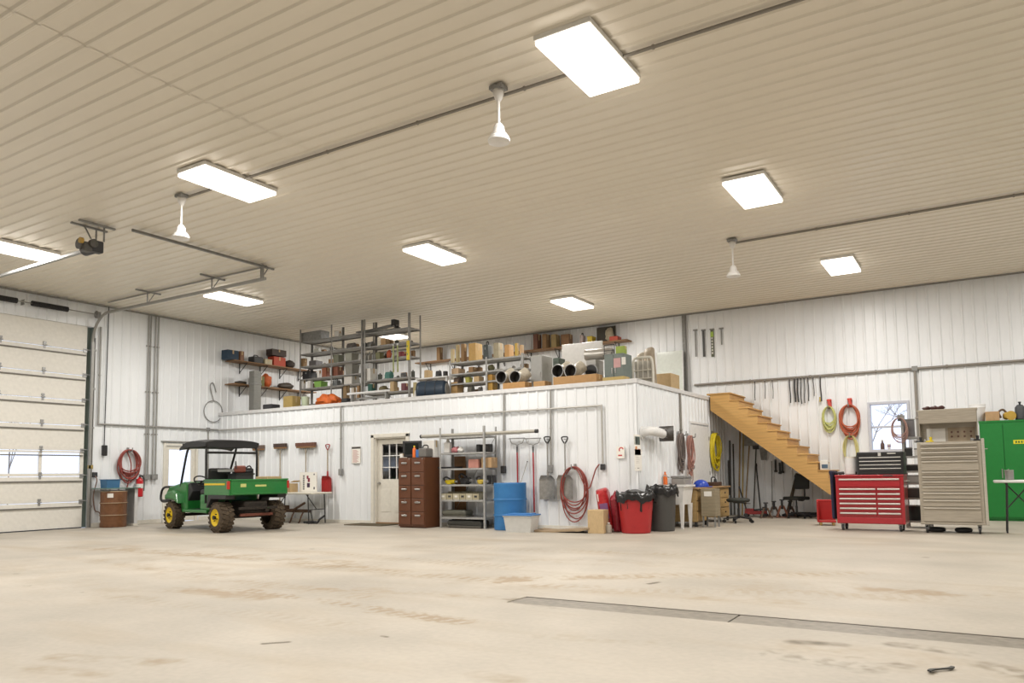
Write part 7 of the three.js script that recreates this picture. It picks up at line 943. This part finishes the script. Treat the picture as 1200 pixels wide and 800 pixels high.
// ---- stainless roller cabinet with open lid ----
{
  const a = pY(1080.5, 624.5), b = pY(1155, 625), ang = 0.0, mid = a.clone().add(b).multiplyScalar(0.5), w = pZ(1155, 600, mid.z).x - pZ(1079.5, 600, mid.z).x, d = 0.55, top = pZ(1118, 517, mid.z).y, t = thing('roller_cabinet', 'tall stainless steel roller cabinet with many drawers and its lid open', 'tool chest', [mid.x, 0, mid.z], ang); t.translateZ(-d / 2 + 0.05);
  const sm = C(0.5, 0.45, 0.37, { t: 'brushed', rough: 0.42, metal: 0.35 }), sm2 = C(0.68, 0.64, 0.56, { t: 'brushed', rough: 0.3, metal: 0.4 }), y0 = 0.15, f = d / 2 - 0.012;
  casters(t, w, d, 0.065, M.dark);
  mesh('cabinet_body', [rb(w, top - y0, d, 0.012, 0, (top + y0) / 2, -0.014), rb(w + 0.02, 0.03, d + 0.01, 0.008, 0, y0 + 0.02, 0)], sm, t);
  const hs = [0.42, 0.22, 0.2, 0.11, 0.11, 0.11, 0.11].reverse(); const total = top - y0 - 0.06;
  const rowsV = [[526, 534], [535, 542.5], [543.5, 551.5], [552.5, 561], [562, 575], [576, 578.5], [578, 585], [586, 594], [595, 604], [605, 613]];
  const n = [0.24, 0.12, 0.115, 0.1, 0.08, 0.08, 0.075, 0.17, 0.075, 0.07, 0.07, 0.07]; const sum = n.reduce((p, c) => p + c, 0); let y = y0 + 0.05;
  n.forEach((q, i) => { const h = q / sum * total, e = mesh('drawer', rb(w - 0.1, h - 0.02, 0.03, 0.004, 0, y + h / 2 - 0.005, f + 0.006), sm, t); mesh('pull', rb(w - 0.12, 0.028, 0.036, 0.01, 0, y + h - 0.028, f + 0.034), sm2, e); y += h; });
  mesh('side_post', [rb(0.05, top - y0 + 0.04, 0.06, 0.014, w / 2 + 0.028, (top + y0) / 2 + 0.02, d / 2 - 0.05)], sm2, t);
  // upright lid
  const lh = pZ(1118, 480, mid.z - 0.25).y - top; mesh('lid', [rb(w - 0.06, lh, 0.02, 0.006, 0, top + lh / 2, -d / 2 + 0.03), rb(w - 0.04, 0.03, d * 0.62, 0.008, 0, top + lh, -0.07), bx(0.012, lh, d * 0.4, -w / 2 + 0.04, top + lh / 2, -d / 2 + 0.14), bx(0.012, lh, d * 0.4, w / 2 - 0.04, top + lh / 2, -d / 2 + 0.14), rb(w - 0.08, lh * 0.42, 0.02, 0.006, 0, top + lh * 0.8, 0.1, 0.08)], sm, t);
  mesh('poster', [bx(0.3, lh * 0.42, 0.004, -0.2, top + lh * 0.24, -d / 2 + 0.044)], printed(0.3, lh * 0.42, (g, W, Hh) => { lines(g, W * 0.1, Hh * 0.15, W * 0.7, 6, Hh * 0.14, '#8a8478', 4); }), t).geometry; 
  mesh('sticker', [bx(0.42, lh * 0.44, 0.004, 0.2, top + lh * 0.24, -d / 2 + 0.044)], C(0.4, 0.32, 0.22, { t: 'card' }), t); each('sticker_dot', Array.from({ length: 8 }, (_, k) => cy(0.018, 0.018, 0.004, 0.05 + (k % 4) * 0.1, top + lh * (k < 4 ? 0.18 : 0.32), -d / 2 + 0.048, Math.PI / 2)), C(0.15, 0.07, 0.05), t);
  t.updateMatrixWorld(); const L = (x, yy, z) => t.localToWorld(V(x, yy, z));
  for (const [x, l, m] of [[-0.46, 'dark wrench lying in the open top of the steel cabinet', M.dark], [-0.3, 'yellow handled tool in the open top of the steel cabinet', M.yellow], [0.42, 'small dark vice in the open top of the steel cabinet', M.black]]) { const g = thing('hand_tool', l, 'tool', L(x, top + 0.001, 0.08), ang + x); mesh('tool_body', [rb(0.14, 0.03, 0.05, 0.01, 0, 0.016, 0), cy(0.02, 0.026, 0.07, 0.03, 0.06, 0)], m, g); mesh('jaw', rb(0.05, 0.05, 0.05, 0.01, -0.06, 0.026, 0), M.galv, g); }
  const gl = thing('work_gloves', 'dark red and black work gloves lying on top of the steel cabinet lid', 'gloves', L(-0.22, top + lh + 0.016, -0.06), ang); each('glove', [-0.1, 0.02, 0.12].map((x, k) => lumpy(sp(0.055, x, 0.035, 0, 1.3, 0.65, 1, 14), 0.02, 20, k)), C(0.08, 0.02, 0.015, { t: 'cloth' }), gl);
  const st = [1098, 1129].map((u, k) => { const p = pY(u, 621), z = mid.z - 0.28; const g = thing('tyre', k ? 'small black tyre lying under the steel cabinet near its right caster' : 'small black tyre lying under the steel cabinet near its left caster', 'tyre', [pZ(u, 616, z).x, 0.045, z]); mesh('tyre_ring', to(0.1, 0.04, 0, 0, 0, Math.PI / 2), M.dark, g); mesh('hub', cy(0.06, 0.06, 0.04, 0, 0, 0), M.grey, g); });
}
// ---- wire rack between the chests ----
{
  const z = -16.6, x0 = pZ(1058, 540, z).x, x1 = pZ(1088, 540, z).x, tp = pZ(1070, 484, z).y, lv = [610, 583, 565.5, 551.5, 534, 511.5].map(v => pZ(1070, v, z).y);
  rack('wire_shelving', 'grey wire shelving packed with parts between the two big tool chests', x0, x1, z, z - 0.45, lv, tp, M.rackL);
  const add = (u, k, label, m, w, h, kind) => { const p = pZ(u, 540, z - 0.16), t = thing(kind || 'parts_box', label, kind ? kind.replace('_', ' ') : 'box', [p.x, lv[k] + 0.001, z - 0.18]); mesh('body', kind ? [lathe([[0.001, 0], [w / 2, 0], [w / 2, h * 0.9], [w / 2 - 0.01, h], [0.001, h]], 20)] : [rb(w, h, 0.26, 0.012, 0, h / 2, 0)], m, t); mesh('lid', kind ? cy(w / 2 + 0.004, w / 2 + 0.004, 0.02, 0, h, 0) : rb(w + 0.01, 0.025, 0.27, 0.008, 0, h - 0.005, 0), M.grey, t); };
  add(1066, 5, 'tall grey canister on the top of the wire shelving', C(0.2, 0.19, 0.2, { metal: 0.3 }), 0.24, 0.34, 'canister'); add(1078, 4, 'white carton on the wire shelving beside the steel cabinet', M.label, 0.16, 0.14); add(1064, 4, 'black carton on the wire shelving beside the black tool box', M.dark, 0.16, 0.16); add(1068, 3, 'dark carton on the middle of the wire shelving', M.black, 0.28, 0.12); add(1069, 2, 'light grey carton on the wire shelving', C(0.4, 0.4, 0.38), 0.28, 0.14); add(1069, 1, 'dark grey carton low on the wire shelving', C(0.08, 0.08, 0.08), 0.3, 0.18); add(1069, 0, 'black pail on the lowest wire shelf', M.black, 0.26, 0.28, 'pail');
  const p = pZ(1057, 505, z - 0.1); coil('wire_coil', 'tangle of pale and red wire hanging in front of the window', 'wire', [x0 - 0.02, lv[5] + 0.12, z + 0.0], 0.3, 0.5, 6, 0.008, C(0.5, 0.3, 0.26), 'z');
}
{ const p = pZ(1034, 527, ZB + 0.06), t = thing('window_bottle', 'small dark bottle standing on the window ledge', 'bottle', [p.x, w1.y + 0.031, ZB - 0.02]); mesh('bottle_body', lathe([[0.001, 0], [0.045, 0], [0.045, 0.12], [0.02, 0.17], [0.02, 0.21], [0.001, 0.21]], 16), C(0.12, 0.07, 0.06), t); mesh('cap', cy(0.022, 0.022, 0.03, 0, 0.22, 0), M.label, t);
  const u = thing('window_cup', 'small white cup standing on the window ledge beside the bottle', 'cup', [p.x + 0.14, w1.y + 0.031, ZB - 0.02]); mesh('cup_body', lathe([[0.001, 0], [0.03, 0], [0.042, 0.13], [0.038, 0.13], [0.027, 0.01], [0.001, 0.01]], 16), M.label, u); mesh('cup_band', lathe([[0.037, 0.06], [0.0385, 0.06], [0.0405, 0.09], [0.039, 0.09]], 16), C(0.2, 0.1, 0.2), u); }
// ---- green cabinet and its load ----
{
  const zf = ZB + 0.75, x0 = pZ(1150, 540, zf).x, top = pZ(1170, 492.5, zf).y, w = 1.25, d = 0.62, gm = C(0.012, 0.2, 0.035, { rough: 0.35 }), t = thing('green_cabinet', 'bright green two-door steel cabinet with a yellow strip against the back wall', 'cabinet', [x0 + w / 2, 0, zf - d / 2]);
  mesh('cabinet_body', [rb(w, top - 0.04, d, 0.01, 0, top / 2 + 0.02, 0), rb(w + 0.02, 0.04, d + 0.02, 0.008, 0, top - 0.02, 0), rb(w - 0.04, 0.06, d - 0.06, 0.004, 0, 0.03, 0)], gm, t);
  for (const s of [-1, 1]) { const xo = s < 0 ? [-w / 2 + 0.02, -w / 2 + 0.42] : [-w / 2 + 0.43, w / 2 - 0.02]; const q = mesh('door', rb(xo[1] - xo[0], top - 0.16, 0.018, 0.005, (xo[0] + xo[1]) / 2, top / 2, d / 2 + 0.006), gm, t); mesh('handle', [rb(0.022, 0.2, 0.03, 0.008, (s < 0 ? xo[1] : xo[0]) - s * -0.05, top * 0.47, d / 2 + 0.025)], M.steel, q); }
  mesh('yellow_strip', rb(0.5, 0.085, 0.006, 0.002, w / 2 - 0.4, top * 0.78, d / 2 + 0.018), C(0.75, 0.66, 0.02), t); mesh('strip_lettering', Array.from({ length: 9 }, (_, k) => bx(0.03, 0.04, 0.003, w / 2 - 0.6 + k * 0.05, top * 0.78, d / 2 + 0.0225)), C(0.02, 0.12, 0.03), t); mesh('lock_badge', rb(0.06, 0.02, 0.008, 0.002, -w / 2 + 0.1, top * 0.72, d / 2 + 0.018), M.steel, t);
  const at = (u) => pZ(u, 490, zf - 0.25).x;
  const bk = thing('bucket', 'white plastic bucket with a rim standing on the green cabinet', 'bucket', [at(1146), top + 0.001, zf - 0.3]); mesh('pail', lathe([[0.001, 0], [0.13, 0], [0.15, 0.3], [0.162, 0.3], [0.162, 0.36], [0.001, 0.36]], 28), M.white, bk); mesh('lid', cy(0.165, 0.16, 0.03, 0, 0.372, 0), M.white, bk);
  carton('brown carton with a white label on the green cabinet', [at(1163), top + 0.001, zf - 0.18], 0.26, 0.2, 0.26, M.card, 0); const cl = thing('yellow_saw', 'yellow handheld power saw on top of the green cabinet', 'tool', [at(1183), top + 0.001, zf - 0.22], 0.3); mesh('saw_body', [rb(0.24, 0.16, 0.16, 0.06, 0, 0.1, 0), cy(0.1, 0.1, 0.02, 0, 0.101, 0.09, Math.PI / 2)], C(0.55, 0.36, 0.06, { rough: 0.4 }), cl); mesh('saw_handle', [tube([[-0.05, 0.17, 0], [-0.12, 0.24, 0], [-0.2, 0.18, 0], [-0.16, 0.06, 0]], 0.022, 18)], C(0.12, 0.07, 0.04), cl);
  const gs = thing('gas_bottle', 'dark grey gas bottle at the end of the green cabinet top', 'gas bottle', [at(1196), top + 0.001, zf - 0.25]); mesh('bottle_body', lathe([[0.001, 0], [0.09, 0], [0.095, 0.03], [0.095, 0.27], [0.05, 0.33], [0.001, 0.33]], 24), C(0.06, 0.065, 0.07), gs); mesh('valve', [cy(0.02, 0.02, 0.06, 0, 0.35, 0), cy(0.03, 0.03, 0.02, 0, 0.385, 0)], M.black, gs);
}
// ---- white folding table at the right ----
{
  const z = -15.9, top = 0.94 + 0.0, y = pZ(1178, 562.5, z).y, x0 = pZ(1164, 563, z).x, x1 = x0 + 0.72; foldingTable('white folding table in front of the green cabinet', x0, x1, z - 0.45, z + 0.12, y, M.white);
  const p = pZ(1183, 560, z - 0.15), t = thing('metal_cup', 'grey metal cup standing on the white folding table', 'cup', [p.x, y + 0.001, z - 0.15]); mesh('cup_body', lathe([[0.001, 0], [0.065, 0], [0.07, 0.17], [0.064, 0.17], [0.06, 0.01], [0.001, 0.01]], 22), C(0.33, 0.32, 0.3, { metal: 0.4, rough: 0.4 }), t); mesh('rim', to(0.068, 0.005, 0, 0.17, 0, Math.PI / 2), M.steel, t);
}
renderer.render(scene, camera);
